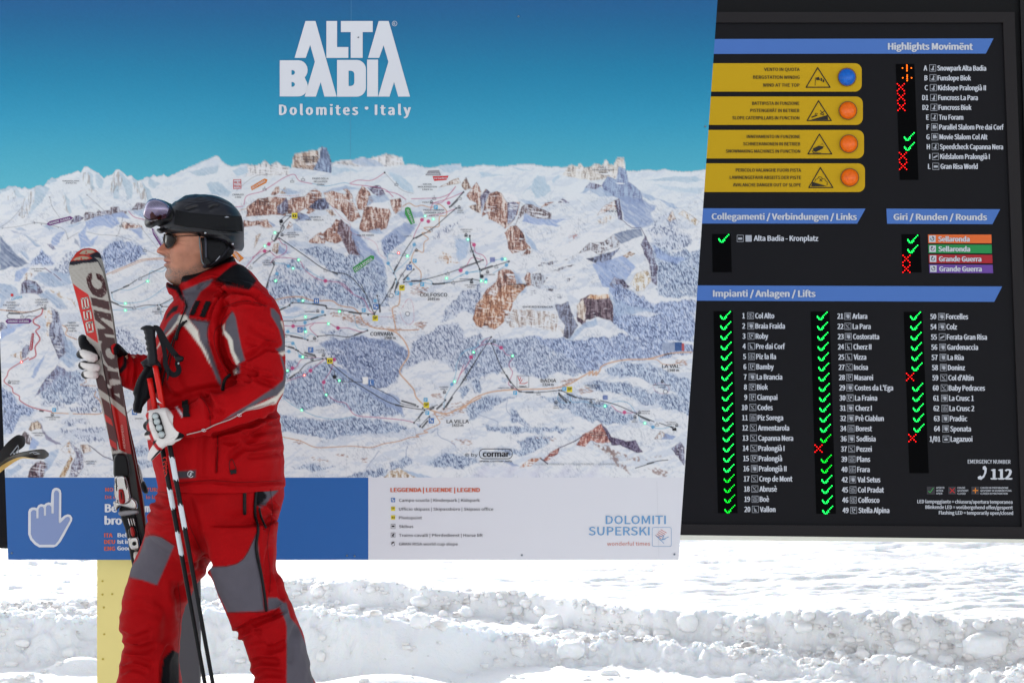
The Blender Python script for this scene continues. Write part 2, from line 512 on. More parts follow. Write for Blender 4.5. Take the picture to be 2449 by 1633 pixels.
# the red group right of centre (cC)
rock(cC([(60,640),(100,580),(150,515),(200,600),(190,660),(230,580),(260,600),(180,760),(150,700),(90,680)]), ORG, .5)
rock(cC([(195,830),(240,690),(270,610),(340,600),(380,620),(420,700),(500,690),(550,700),(520,800),(480,870),(410,940),(330,880),(270,850),(250,790)]), ORG, .62, .1)
rock(cC([(190,650),(240,580),(265,600),(240,690),(200,760)]), PUR, .5, .02)
rock(cC([(430,700),(480,690),(540,720),(490,860),(430,900)]), PUR, .5, .15)
rock(cC([(560,740),(610,710),(700,740),(830,800),(830,850),(700,840),(590,800),(520,860),(510,900),(540,800)]), [W8(210,212,220), W8(150,140,150), W8(120,92,88), W8(80,66,74)], .6, .15)
shade(cC([(380,620),(440,615),(500,650),(550,700),(440,700)]), SNOW, 1.5, 1, tex=False)
shade(cC([(550,670),(650,690),(740,740),(600,715)]), BL, 2)
shade(cC([(590,810),(700,840),(840,850),(1010,845),(870,880),(910,915),(700,900),(560,870)]), BL2 * 1.12, 2)
rock(cC([(410,980),(450,920),(510,905),(570,980),(600,1060),(640,1120),(590,1130),(480,1160),(440,1120),(430,1040)]), ORG, .6, .1)
shade(cC([(590,950),(660,1060),(720,1130),(650,1120),(600,1050)]), BL, 2)
rock(cC([(740,750),(770,705),(850,695),(810,720)]), ORG, .5, outline=False); rock(cC([(890,700),(930,670),(1000,695)]), PUR, .45, outline=False)
rock(cC([(560,1180),(600,1130),(645,1140),(630,1165)]), ORG, .6, outline=False)
rock(cC([(1250,810),(1290,740),(1400,680),(1440,665),(1420,760),(1340,780)]), [SNOW, W8(214,190,176), W8(186,140,122), W8(120,90,90)], .5, .15)
rock(cC([(1400,680),(1440,665),(1475,860),(1440,850)]), PUR, .6, .02)
rock(cC([(1240,870),(1330,820),(1420,830),(1290,900)]), [SNOW, W8(224,212,200), W8(200,180,165), W8(160,140,130)], .35, .2, 3, False)
b, a = region(cC([(980,1060),(1000,990),(1080,940),(1060,1010),(1020,1070)]), 4, 6); mix(b, a * np.clip((N['fine'][b] - .48) * 4, 0, .7), W8(190, 110, 100))
# cliffs beneath Puez
line(cC([(1440,665),(1475,860),(1560,930),(1640,925),(1680,1000),(1740,1120),(1780,1300),(1780,1440)]), W8(86, 84, 110), 1.4, .8, jit=2)
rock(cC([(1080,1160),(1170,1070),(1300,1060),(1390,990),(1450,1050),(1440,1100),(1330,1130),(1290,1180),(1180,1130)]), [W8(206,212,222), W8(166,162,170), W8(126,110,112), W8(86,80,90)], .5, .2)
rock(cC([(1150,1210),(1200,1200),(1400,1140),(1450,1110),(1380,1200),(1340,1300),(1240,1260)]), [W8(150,165,200), W8(120,128,160), W8(96,96,122), W8(70,70,92)], .55, .05)
shade(cC([(1400,980),(1580,940),(1640,940),(1660,1000),(1560,1040),(1460,1080)]), BL2 * KA, 2)
shade(cC([(1200,1260),(1340,1230),(1480,1180),(1600,1280),(1560,1340),(1480,1450),(1400,1555),(1300,1460),(1240,1340)]), BL2 * 1.12, 3)
rock(cC([(1360,1450),(1400,1370),(1480,1400),(1540,1460),(1440,1520)]), PUR, .5, .1)
rock(cC([(1640,1080),(1680,1000),(1740,1120),(1790,1300),(1780,1450),(1740,1420),(1720,1260),(1680,1180)]), PUR, .55, .04)
rock(cC([(1550,1440),(1600,1340),(1700,1310),(1740,1400),(1660,1500),(1600,1500)]), [SNOW, W8(224,208,180), W8(190,160,120), W8(140,110,90)], .45, .15)
rock(cC([(1470,1190),(1540,1140),(1600,1160),(1510,1210)]), BRN, .4, .2, outline=False)
for P in [[(700,1280),(750,1235),(900,1225),(830,1260)], [(820,1320),(960,1280),(1100,1250),(900,1320)], [(640,1340),(730,1340),(800,1380),(720,1480),(640,1450)], [(950,1400),(1050,1370),(960,1440)], [(770,1480),(920,1480),(820,1510)], [(930,1230),(1020,1180),(1060,1200),(960,1240)]]:
    rock(cC(P), [W8(200,208,220), W8(160,160,172), W8(120,112,118), W8(84,80,92)], .5, .2, outline=False)
rock(cC([(200,1555),(250,1480),(330,1420),(350,1320),(390,1295),(460,1310),(530,1380),(560,1450),(480,1555)]), ORG, .6, .12)
shade(cC([(480,1310),(560,1380),(600,1500),(560,1555),(520,1440)]), BL, 2)
rock(cC([(590,1390),(610,1330),(640,1340),(650,1450),(610,1460)]), ORG, .6)
# peak behind at the right margin
forest(cC([(1690,950),(1780,870),(1930,770),(1990,950),(2120,1020),(2060,1120),(1900,1140),(1760,1080)]), W8(190,200,220), .9, .42)
rock(cC([(1880,850),(1930,770),(1960,850),(1900,880)]), BRN, .5); rock(cC([(1990,800),(2030,770),(2170,870),(2150,910),(2060,850)]), [SNOW, W8(224,205,180), W8(190,160,120), W8(130,110,100)], .5)
forest(cC([(1740,1080),(1900,1150),(2140,1130),(2230,1100),(2200,1555),(1800,1555),(1780,1300)]), BL, .95, .55)
shade(cC([(1750,1090),(1900,1180),(2060,1200),(1960,1260),(1780,1200)]), BL2 * 1.15, 5)
# ---------------- Sella block (cB)
rock(cB([(380,650),(430,580),(460,570),(470,620),(420,660)]), ORG, .6); rock(cB([(470,640),(520,580),(545,640)]), BRN, .6)
shade(cB([(460,580),(500,600),(560,590),(660,640),(540,650)]), BL, 2)
rock(cB([(150,850),(165,760),(260,690),(350,675),(520,680),(540,740),(520,850),(420,830),(260,850)]), ORG, .62, .06)
rock(cB([(440,760),(530,680),(545,800),(490,840),(450,820)]), PUR, .5, .03)
rock(cB([(540,700),(600,680),(690,670),(800,590),(860,640),(860,680),(740,800),(700,770),(640,820),(540,830)]), ORG, .6, .1)
rock(cB([(740,770),(830,690),(920,680),(935,780),(860,800),(760,780)]), [W8(150,165,200), W8(110,118,150), W8(84,84,112), W8(60,58,80)], .6, .03)
rock(cB([(720,820),(760,770),(800,800),(740,830)]), ORG, .6)
rock(cB([(880,640),(940,615),(1080,650),(1100,590),(1150,660),(1160,780),(1090,850),(1040,800),(960,760),(900,700)]), ORG, .5, .15)
rock(cB([(1180,680),(1240,560),(1300,620),(1350,700),(1280,800),(1200,780)]), ORG, .55, .1)
rock(cB([(1290,580),(1400,560),(1460,650),(1400,670),(1340,640)]), PUR, .5, .06)
shade(cB([(870,640),(960,590),(1100,560),(1230,600),(1100,600),(940,620)]), BL, 2)
shade(cB([(1310,660),(1460,650),(1500,700),(1400,720),(1280,750)]), BL, 2)
rock(cB([(1210,970),(1260,770),(1380,750),(1490,780),(1510,830),(1470,960),(1330,1000),(1250,1000)]), ORG, .65, .08)
rock(cB([(1500,700),(1600,680),(1610,790),(1550,830),(1520,780)]), ORG, .6, .1)
shade(cB([(1250,760),(1350,735),(1500,750),(1480,780),(1380,765)]), SNOW, 1, 1, tex=False)
rock(cB([(1090,800),(1150,700),(1200,800),(1230,860),(1150,900),(1100,880)]), ORG, .5, .12)
rock(cB([(830,1040),(940,960),(1000,880),(1030,900),(1100,960),(1060,1080),(980,1110),(900,1080)]), ORG, .62, .1)
rock(cB([(1030,880),(1110,930),(1180,1060),(1210,1150),(1230,1220),(1120,1210),(1060,1100),(1010,1000)]), [W8(170,165,185), W8(140,112,120), W8(108,76,84), W8(70,54,70)], .6, .04)
rock(cB([(740,1090),(800,1030),(850,1000),(900,1060),(880,1110),(800,1110)]), ORG, .5, .15)
rock(cB([(110,960),(130,890),(230,900),(350,880),(400,960),(330,970),(260,940)]), ORG, .55, .15)
rock(cB([(530,970),(560,905),(590,930),(550,975)]), ORG, .6); rock(cB([(580,870),(650,810),(720,850),(620,900)]), PUR, .5, .05)
shade(cB([(640,820),(720,840),(760,880),(650,900)]), BL2, 2); shade(cB([(590,910),(650,940),(680,1000),(600,980)]), BL, 2); shade(cB([(370,890),(420,930),(400,950)]), BL2, 1)
rock(cB([(225,1150),(240,1040),(290,1010),(260,1100)]), BRN, .5)
rock(cB([(400,1180),(410,1110),(460,1105),(470,1160),(440,1210)]), BRN, .45); shade(cB([(460,1110),(510,1160),(580,1190),(500,1210),(450,1210)]), BL2 * 1.05, 2)
rock(cB([(1060,600),(1100,590),(1110,640)]), ORG, .6); rock(cB([(900,800),(960,790),(1000,850),(960,850)]), BRN, .5, outline=False)
rock(cB([(2240,760),(2300,740),(2352,720),(2352,830),(2280,800)]), BRN, .5, outline=False)
shade(cB([(1120,930),(1200,1000),(1290,1130),(1430,1250),(1470,1440),(1400,1400),(1200,1200)]), BL2 * 1.06, 4)
shade(cB([(1570,830),(1640,790),(1790,810),(1820,850),(1700,880),(1600,860)]), BL * .97, 3)
shade(cB([(1400,1080),(1520,990),(1640,900),(1760,930),(1700,1000),(1640,1080),(1550,1140),(1470,1220)]), BL2 * 1.04, 4)
forest(cB([(1400,1090),(1560,1000),(1600,1080),(1480,1230),(1440,1180)]), BL2 * 1.05, .9, .6)
shade(cB([(1290,990),(1400,960),(1440,1000),(1350,1020)]), BL, 3)
shade(cB([(440,1100),(620,1080),(720,1100),(900,1120),(800,1160),(560,1130)]), BL, 4, .6)
shade(cB([(2110,1070),(2250,1060),(2220,1240),(2140,1280),(2120,1160)]), BL * 1.03, 4)
forest(cB([(640,1170),(900,1130),(1100,1220),(1250,1230),(1400,1300),(1470,1440),(1440,1560),(1200,1568),(1000,1400),(800,1250)]), BL, .95, .58)
forest(cB([(480,1290),(640,1260),(800,1400),(1100,1480),(1200,1600),(400,1700),(330,1500),(440,1340)]), W8(178,192,216), .95, .5)
rock(cB([(1920,1280),(1990,1190),(2050,1200),(2150,1290),(2040,1300)]), [SNOW, W8(214,180,150), W8(190,140,110), W8(150,110,90)], .4, .3, 4, False)
forest(cB([(1860,1060),(2000,960),(2200,860),(2100,960),(1960,1060)]), W8(210,212,222), .6, .4)
forest(cB([(1000,1568),(1300,1500),(1480,1480),(1500,1700),(1000,1700)]), BL, .8, .5)
# ---------------- left part
rock(cG([(940,870),(1000,770),(1060,765),(1120,790),(1050,840),(960,870)]), PUR, .5, .05)
rock(cG([(1130,760),(1160,715),(1220,715),(1280,740),(1320,680),(1360,710),(1480,690),(1490,650),(1590,640),(1610,700),(1700,700),(1690,740),(1560,730),(1330,780),(1200,800),(1130,820)]), [W8(186,190,205), W8(150,140,150), W8(110,92,100), W8(70,62,76)], .55, .05)
rock(cG([(1760,690),(1830,590),(1880,590),(2000,610),(1960,660),(1850,680)]), [W8(186,190,205), W8(150,140,150), W8(110,92,100), W8(70,62,76)], .55, .05)
shade(cG([(1150,830),(1280,780),(1500,740),(1640,720),(1760,800),(1560,790),(1600,880),(1500,920),(1340,880),(1200,950),(1160,900)]), BL2 * 1.12, 3)
shade(cG([(1780,700),(1960,680),(1960,800),(1800,740)]), BL, 3)
shade(cG([(940,880),(1060,850),(1120,830),(1020,900),(880,920)]), BL, 2)
rock(cG([(1620,900),(1660,840),(1900,900),(1920,940),(1780,920),(1660,940)]), [W8(226,214,204), W8(190,140,120), W8(150,100,90), W8(96,76,84)], .5)
shade(cG([(1700,940),(1900,930),(1920,1080),(1850,1020),(1760,960)]), BL2 * 1.1, 3)
shade(cG([(1090,960),(1160,880),(1150,1000),(1200,1100),(1330,1020),(1250,1160),(1080,1190),(1050,1000)]), BL2 * 1.12, 3)
forest(cG([(1380,1250),(1430,1150),(1600,1100),(1760,1120),(1880,1180),(1960,1280),(1700,1420),(1400,1540)]), BL2 * 1.12, 1, .62)
forest(cG([(400,1390),(560,1230),(640,1290),(750,1370),(640,1440),(520,1400),(400,1440)]), BL2 * 1.15, 1, .6)
forest(cG([(700,1480),(900,1250),(1100,1190),(1380,1210),(1400,1480),(900,1560)]), W8(190,200,220), .9, .5)
shade(cG([(0,1040),(80,1130),(200,1260),(380,1400),(300,1430),(100,1460),(0,1500)]), BL2 * KA, 3)
shade(cG([(200,930),(300,930),(370,965),(240,960)]), BL * .97, 2); shade(cG([(290,1000),(420,1060),(550,1180),(490,1180),(380,1070)]), BL * .95, 2)
shade(cG([(560,890),(640,880),(780,945),(640,940)]), BL * .97, 2); shade(cG([(130,960),(240,970),(290,1010),(200,1000)]), PUR[0], 2)
rock(cG([(640,1150),(690,1150),(740,1210),(700,1230)]), PUR, .5, .1, outline=False); shade(cG([(700,1060),(800,980),(860,960),(840,1060),(760,1150),(700,1180)]), BL2 * 1.1, 2)
shade(cG([(270,1230),(330,1230),(400,1330),(380,1370),(300,1300)]), BL, 3)
shade(cG([(980,1060),(1040,1120),(1080,1190),(1000,1130)]), PUR[0] * .9, 1.5)
shade(cH([(280,60),(420,0),(500,0),(440,120),(330,230),(240,240)]), BL2 * 1.12, 2)
shade(cH([(540,200),(640,80),(900,60),(1180,100),(1230,260),(1100,300),(960,330),(780,300),(650,220)]), BL * .98, 3)
shade(cH([(0,270),(200,290),(290,360),(330,480),(150,500),(0,700)]), BL * .98, 3)
rock(cH([(440,120),(500,60),(560,100),(500,190),(430,250)]), [SNOW, W8(214,196,180), W8(176,146,130), W8(120,100,100)], .4, .2, 2, False)
rock(cH([(350,450),(370,270),(450,210),(600,240),(700,350),(730,420),(640,460),(560,440),(420,430)]), PUR, .55, .03)
shade(cH([(470,280),(560,260),(640,340),(640,400),(560,380)]), BL, 2)
shade(cH([(740,420),(800,380),(960,480),(1120,600),(1150,720),(980,680),(850,560),(640,460)]), BL * .97, 3)
for P in [[(850,360),(1000,420),(1100,540),(1040,520),(900,400)], [(1140,510),(1270,570),(1320,700),(1220,570)]]:
    b, a = region(cH(P), 3, 5); mix(b, a * np.clip((N['fine'][b] - .42) * 5, 0, .75), W8(196, 160, 120))
line(cH([(760,10),(880,90)]), W8(110,80,110), 1.6, .8, jit=1); line(cH([(920,110),(1040,215)]), W8(110,80,110), 1.8, .8, jit=1)
rock(cH([(740,720),(880,690),(890,900),(850,1000),(840,1180),(790,1150),(800,950),(760,800)]), [SNOW, W8(226,190,150), W8(196,140,90), W8(150,100,80)], .5, .25, 3, False)
rock(cH([(880,690),(980,740),(1040,960),(1100,1140),(1200,1440),(1120,1440),(1010,1568),(900,1300),(840,1150),(850,1000),(900,880)]), [W8(180,190,214), W8(140,146,176), W8(110,108,134), W8(78,72,96)], .55, .08)
shade(cH([(1060,1140),(1200,1240),(1380,1568),(1180,1700),(1020,1560),(1120,1440)]), BL, 4)
shade(cH([(130,960),(280,980),(480,940),(360,1000),(150,1130),(0,1240),(0,1100)]), BL2 * 1.15, 2)
rock(cH([(0,930),(70,950),(120,1030),(20,1060),(0,1080)]), PUR, .6, .05); rock(cH([(390,1380),(450,1320),(500,1330),(510,1420),(440,1540),(380,1540)]), PUR, .5, .1)
rock(cH([(180,1490),(260,1470),(380,1420),(380,1568),(280,1540)]), [SNOW, W8(220,190,160), W8(180,130,100), W8(110,90,90)], .5, .1)
shade(cF([(260,700),(290,620),(380,520),(410,450),(360,570),(280,720)]), BL2 * 1.1, 2); shade(cF([(230,640),(300,560),(280,600)]), BL, 2)
rock(cF([(290,870),(380,720),(480,600),(540,640),(600,700),(560,780),(540,850),(480,820),(400,790)]), [W8(170,184,214), W8(134,140,176), W8(110,104,136), W8(84,76,104)], .5, .04)
forest(cF([(330,860),(500,700),(640,640),(720,800),(700,900),(560,920),(400,900)]), BL, .9, .55)
forest(cF([(690,780),(830,800),(850,1000),(720,980),(640,900)]), W8(192,202,222), .9, .5)
for P in [[(340,900),(480,900),(560,960),(360,950)], [(580,960),(820,950),(840,1000),(600,1000)], [(500,1070),(700,1040),(720,1090),(520,1090)], [(620,1190),(800,1180),(900,1240),(700,1240)], [(500,1140),(900,1110),(880,1150),(520,1170)], [(940,270),(1050,300),(1200,420),(1210,520),(1100,520),(960,440)]]:
    forest(cF(P), W8(196,204,222), .9, .55)
forest(cF([(0,760),(60,800),(160,920),(300,980),(180,1030),(100,1160),(0,1200)]), BL2 * 1.1, .95, .65)
rock(cI([(230,190),(265,140),(300,160),(350,220),(320,290),(280,270)]), [SNOW, W8(150,140,150), W8(110,92,92), W8(76,66,72)], .55, .1)
rock(cI([(310,120),(330,45),(410,25),(450,110),(380,110),(340,130)]), [W8(232,214,190), W8(190,160,130), W8(140,110,100), W8(96,80,84)], .5, .06)
shade(cI([(420,40),(470,120),(560,220),(660,290),(600,280),(500,220)]), PUR[1], 1.5)
shade(cI([(350,200),(420,260),(380,320),(300,350)]), BL2 * 1.12, 2)
rock(cI([(650,340),(740,250),(800,340),(790,380),(700,370)]), [SNOW, W8(214,180,140), W8(180,130,90), W8(140,100,80)], .4, .3, 2)
rock(cI([(740,250),(850,330),(896,400),(896,520),(820,630),(740,630),(780,480),(820,380)]), [W8(190,198,216), W8(150,150,172), W8(112,98,120), W8(80,70,90)], .52, .1)
rock(cI([(640,630),(700,500),(760,400),(780,440),(730,560),(690,630)]), [W8(230,214,190), W8(200,160,110), W8(160,110,70), W8(110,80,70)], .55, .1)
rock(cI([(320,560),(380,470),(440,450),(540,500),(500,560),(460,632),(300,632)]), [W8(190,190,210), W8(140,112,120), W8(108,76,84), W8(70,54,66)], .6, .12)
shade(cI([(480,400),(600,330),(640,320),(600,420),(540,520),(480,600)]), BL, 3)
shade(cI([(60,560),(200,490),(240,520),(110,632),(50,632)]), BL, 3)
rock(cF([(670,1270),(730,1260),(760,1320),(700,1340)]), BRN, .5); line(cF([(740,1270),(860,1360),(960,1400)]), W8(90,86,104), 2.2, .8, jit=1)
forest(cF([(1060,1290),(1180,1280),(1300,1340),(1260,1380),(1100,1350)]), BL, .9, .6); forest(cF([(1130,1390),(1280,1400),(1290,1450),(1160,1450)]), BL, .9, .6)
# ---------------- centre and right of the valley (cD, cE)
forest(cD([(160,0),(700,0),(900,40),(960,200),(880,160),(700,140),(560,90),(200,70)]), BL, .95, .55)
shade(cD([(600,420),(760,460),(880,420),(1060,430),(1180,470),(1250,540),(1200,560),(1000,480),(760,470)]), BL2, 4)
forest(cD([(560,460),(760,440),(900,420),(1100,450),(1240,520),(1260,580),(1190,700),(1140,800),(1000,830),(850,760),(700,640),(620,520)]), BL2 * 1.02, 1, .68)
forest(cD([(260,840),(330,740),(480,650),(600,620),(760,700),(900,800),(1100,900),(1220,1040),(1000,1050),(850,1030),(700,960),(400,1000),(260,900)]), BL, 1, .62)
forest(cD([(230,1040),(420,1070),(640,1080),(820,1060),(1100,1090),(1290,1160),(1100,1190),(900,1190),(650,1230),(450,1200),(250,1170)]), BL, 1, .62)
shade(cD([(590,620),(640,640),(760,690),(850,760),(980,830),(1180,900),(1220,1040),(1100,980),(900,850),(700,720)]), BL2 * 1.06, 3)
forest(cD([(560,520),(700,500),(760,560),(640,580)]), W8(200,206,222), .8, .5); forest(cD([(560,370),(640,355),(740,370),(640,400)]), BL, .9, .6)
forest(cD([(270,620),(350,600),(400,640),(300,740),(260,700)]), BL, .9, .55); shade(cD([(250,200),(350,180),(420,200),(300,240)]), BL * 1.02, 4)
forest(cD([(1510,300),(1560,180),(1700,60),(1835,0),(1835,300),(1700,200)]), W8(176,188,212), .95, .55)
forest(cD([(1190,700),(1260,560),(1290,460),(1500,340),(1640,300),(1700,420),(1835,400),(1835,520),(1640,700),(1560,620),(1440,600),(1300,640)]), W8(176,188,212), .95, .58)
for P in [[(1660,880),(1700,800),(1730,860),(1690,900)], [(1760,780),(1830,740),(1835,850),(1780,850)], [(1400,1420),(1560,1340),(1700,1360),(1835,1400),(1700,1470),(1450,1440)], [(330,1450),(500,1430),(660,1460),(500,1480)], [(730,1540),(900,1490),(1100,1470),(1060,1540)], [(1100,1430),(1250,1370),(1300,1420),(1120,1500)], [(1290,1120),(1340,1110),(1350,1160)]]:
    forest(cD(P), BL * .97, .95, .6)
forest(cE([(0,600),(120,480),(200,440),(400,430),(560,420),(700,480),(840,560),(1000,700),(900,740),(780,700),(640,760),(480,700),(400,640),(300,700),(240,720),(60,760)]), W8(160,178,210), 1, .62)
forest(cE([(560,420),(820,430),(1000,440),(1300,400),(1600,440),(1850,500),(1850,560),(1500,600),(1200,600),(1100,680),(1000,700),(840,560)]), BL2 * 1.12, 1, .62)
forest(cE([(1220,0),(1400,60),(1520,160),(1700,140),(1880,120),(1870,460),(1600,440),(1400,420),(1200,300),(1230,150)]), BL2 * 1.14, 1, .62)
shade(cE([(1000,350),(1100,330),(1220,380),(1200,430),(1080,400)]), SNOW, 4, .9, tex=False); shade(cE([(1300,230),(1420,200),(1600,230),(1500,260)]), SNOW, 4, .8, tex=False)
forest(cE([(1160,680),(1300,620),(1500,640),(1600,680),(1850,780),(1840,940),(1700,860),(1400,740),(1200,720)]), BL * 1.02, .95, .6)
for P in [[(1000,790),(1150,770),(1340,790),(1480,850),(1500,900),(1300,880),(1100,840)], [(640,900),(900,880),(1180,960),(1400,1060),(1300,1120),(1050,1090),(900,1020),(800,980)], [(1380,900),(1560,860),(1780,900),(1840,960),(1830,1040),(1600,980),(1450,960)], [(120,980),(260,890),(300,900),(160,1010)], [(460,1250),(600,1210),(740,1220),(700,1280),(500,1310)], [(180,1120),(400,1130),(640,1140),(900,1140),(800,1180),(500,1180),(250,1170)], [(380,1000),(440,980),(480,1050),(560,1120),(420,1100)], [(300,1320),(540,1300),(700,1290),(560,1350),(420,1370)], [(60,960),(180,900),(330,900),(440,890),(360,920),(150,1040),(60,1090)], [(0,820),(60,800),(60,880),(10,890)], [(100,800),(160,780),(150,850)], [(330,750),(380,740),(370,800)]]:
    forest(cE(P), BL * .98, .95, .6)
rock(cE([(100,280),(130,160),(200,80),(280,100),(330,20),(430,0),(540,0),(420,140),(400,220),(350,300),(280,360),(200,350),(140,330)]), [W8(232,212,196), W8(212,150,110), W8(178,104,70), W8(120,76,64)], .62, .12)
rock(cE([(350,280),(420,200),(540,200),(700,220),(780,250),(790,330),(860,400),(700,370),(540,330),(420,350)]), [SNOW, W8(214,206,200), W8(184,160,146), W8(140,120,116)], .45, .15, 2, False)
shade(cE([(430,170),(620,60),(850,60),(860,140),(760,160),(560,190)]), SNOW, 3, .95, tex=False)
for P in [[(600,120),(800,70),(860,100),(700,130)], [(480,80),(620,40),(700,40),(560,90)]]: rock(cE(P), [SNOW, W8(190,196,210), W8(150,154,170), W8(110,112,130)], .4, .3, 3, False)
rock(cE([(760,170),(860,140),(890,230),(940,330),(880,430),(820,420),(840,330),(790,260)]), [W8(150,160,190), W8(120,120,142), W8(92,88,108), W8(64,60,80)], .55, .05)
rock(cE([(930,240),(960,110),(1040,80),(1190,90),(1220,160),(1220,300),(1160,280),(1100,260),(1000,280),(1010,340),(940,300)]), [W8(150,130,140), W8(120,92,104), W8(94,70,84), W8(64,50,64)], .6, .03)
rock(cE([(930,170),(980,110),(1010,200),(990,290),(940,260)]), [W8(232,222,210), W8(210,190,170), W8(180,150,130), W8(130,100,90)], .4, .05)
shade(cE([(870,60),(1000,20),(1190,30),(1180,90),(1040,80),(940,120)]), SNOW, 2, 1, tex=False); rock(cE([(1010,110),(1040,80),(1190,80),(1190,105),(1060,120)]), [W8(236,214,190), W8(220,160,110), W8(190,120,80), W8(130,80,60)], .5, .1, 1, False)
shade(cE([(1180,60),(1240,120),(1400,180),(1560,200),(1400,230),(1240,260),(1220,160)]), BL, 3)
shade(cE([(990,300),(1080,270),(1100,330),(1000,350),(900,440),(840,440),(900,400)]), BL, 3)
# bottom peaks
rock(cE([(930,1280),(980,1200),(1130,1110),(1160,1180),(1200,1260),(1140,1270),(1040,1240),(1000,1290)]), [W8(232,196,184), W8(206,130,110), W8(176,84,72), W8(120,60,60)], .62, .1)
rock(cE([(1130,1110),(1170,1150),(1210,1220),(1330,1250),(1400,1240),(1460,1340),(1400,1340),(1280,1280),(1210,1280),(1170,1200)]), [W8(140,130,160), W8(104,88,120), W8(84,64,96), W8(56,44,68)], .6, .02)
rock(cE([(660,1400),(720,1340),(800,1300),(780,1350),(700,1410)]), [W8(232,196,184), W8(206,130,110), W8(176,84,72), W8(120,60,60)], .62, .05)
line(cE([(640,1385),(700,1430)]), W8(70,62,80), 3, .8); line(cE([(800,1300),(920,1250),(1000,1195)]), W8(84,74,92), 2.2, .8, jit=1)
rock(cE([(480,1460),(560,1390),(650,1380),(560,1450)]), [SNOW, W8(222,170,140), W8(196,120,90), W8(150,90,70)], .5, .2)
shade(cE([(300,1400),(420,1420),(480,1450),(420,1455)]), BL2, 2)
for P in [[(1060,1260),(1180,1290),(1330,1360),(1360,1400),(1240,1360),(1120,1310)], [(1130,1310),(1180,1300),(1290,1400),(1360,1520),(1260,1460),(1190,1380)], [(1520,1380),(1600,1360),(1620,1400)], [(1330,1400),(1440,1380),(1500,1400),(1420,1410)], [(1500,1460),(1600,1470),(1660,1500),(1640,1540),(1540,1500)]]:
    b, a = region(cE(P), 3, 5); mix(b, a * np.clip((N['fine'][b] - .40) * 5, 0, .8), W8(150, 118, 112))
rock(cE([(1550,1230),(1600,1170),(1650,1200),(1660,1230),(1600,1235)]), [SNOW, W8(190,160,140), W8(140,112,104), W8(90,76,84)], .5); shade(cE([(1640,1200),(1720,1210),(1700,1245),(1600,1240)]), BL2 * 1.06, 2)
rock(cE([(1690,1310),(1760,1255),(1795,1300),(1790,1440),(1740,1380)]), PUR, .5, .1)
rock(cD([(1060,1540),(1120,1480),(1190,1460),(1300,1530),(1320,1545),(1060,1545)]), [SNOW, W8(214,190,160), W8(176,140,104), W8(120,96,84)], .5, .08)
shade(cD([(1200,1465),(1320,1500),(1480,1545),(1320,1545)]), BL, 3)
shade(cE([(60,1520),(300,1440),(500,1470),(700,1500),(900,1480),(1100,1500),(1200,1545),(100,1545)]), W8(206,208,224), 12, .7)
for k in range(5):
    x0 = 100 + 220 * k; shade(cE([(x0, 1545), (x0 + 90, 1440), (x0 + 140, 1450), (x0 + 80, 1545)]), W8(192, 192, 218), 10, .45)
# villages: many tiny roof strokes
def roofs(P, n, seed):
    rg = np.random.default_rng(seed); xs = [p[0] for p in P]; ys = [p[1] for p in P]; c = 0
    while c < n:
        x = rg.uniform(min(xs), max(xs)); y = rg.uniform(min(ys), max(ys))
        if not inpoly(np.array([x]), np.array([y]), P)[0]: continue
        c += 1; l = rg.uniform(3, 6); s = rg.uniform(-2, 2)
        line([(x, y), (x + l, y + s)], [W8(176, 112, 88), W8(140, 100, 90), W8(204, 150, 120)][c % 3], 1.0, .85)
for P, n, s in [(cD([(620,220),(860,250),(960,330),(1200,350),(1160,380),(900,330),(640,260)]), 170, 1), (cD([(1290,330),(1330,290),(1400,310),(1360,360)]), 40, 2), (cD([(1390,870),(1500,870),(1540,920),(1440,900)]), 22, 3), (cD([(1440,1030),(1560,960),(1740,920),(1700,1020),(1500,1080)]), 90, 4),
                (cE([(780,770),(900,740),(940,780),(820,810)]), 40, 5), (cE([(940,840),(1000,810),(1060,860),(960,870)]), 30, 6), (cE([(1700,610),(1800,600),(1800,650),(1720,640)]), 26, 7), (cB([(1700,1500),(1780,1480),(1850,1520),(1800,1600),(1680,1580)]), 46, 8),
                (cD([(1100,180),(1150,200),(1150,300),(1110,280)]), 14, 9), (cD([(660,1350),(740,1350),(780,1380),(660,1360)]), 12, 10), (cD([(480,1370),(620,1400),(600,1430),(490,1400)]), 10, 11), (cD([(1600,1230),(1760,1230),(1760,1260),(1600,1270)]), 12, 12), (cE([(0,1230),(90,1240),(80,1280),(0,1280)]), 12, 13),
                (cD([(320,1220),(400,1250),(390,1280),(330,1260)]), 12, 14), (cE([(560,1230),(780,1210),(760,1250)]), 10, 15), (cD([(820,1400),(920,1370),(920,1420)]), 10, 16)]:
    roofs(P, n, s)
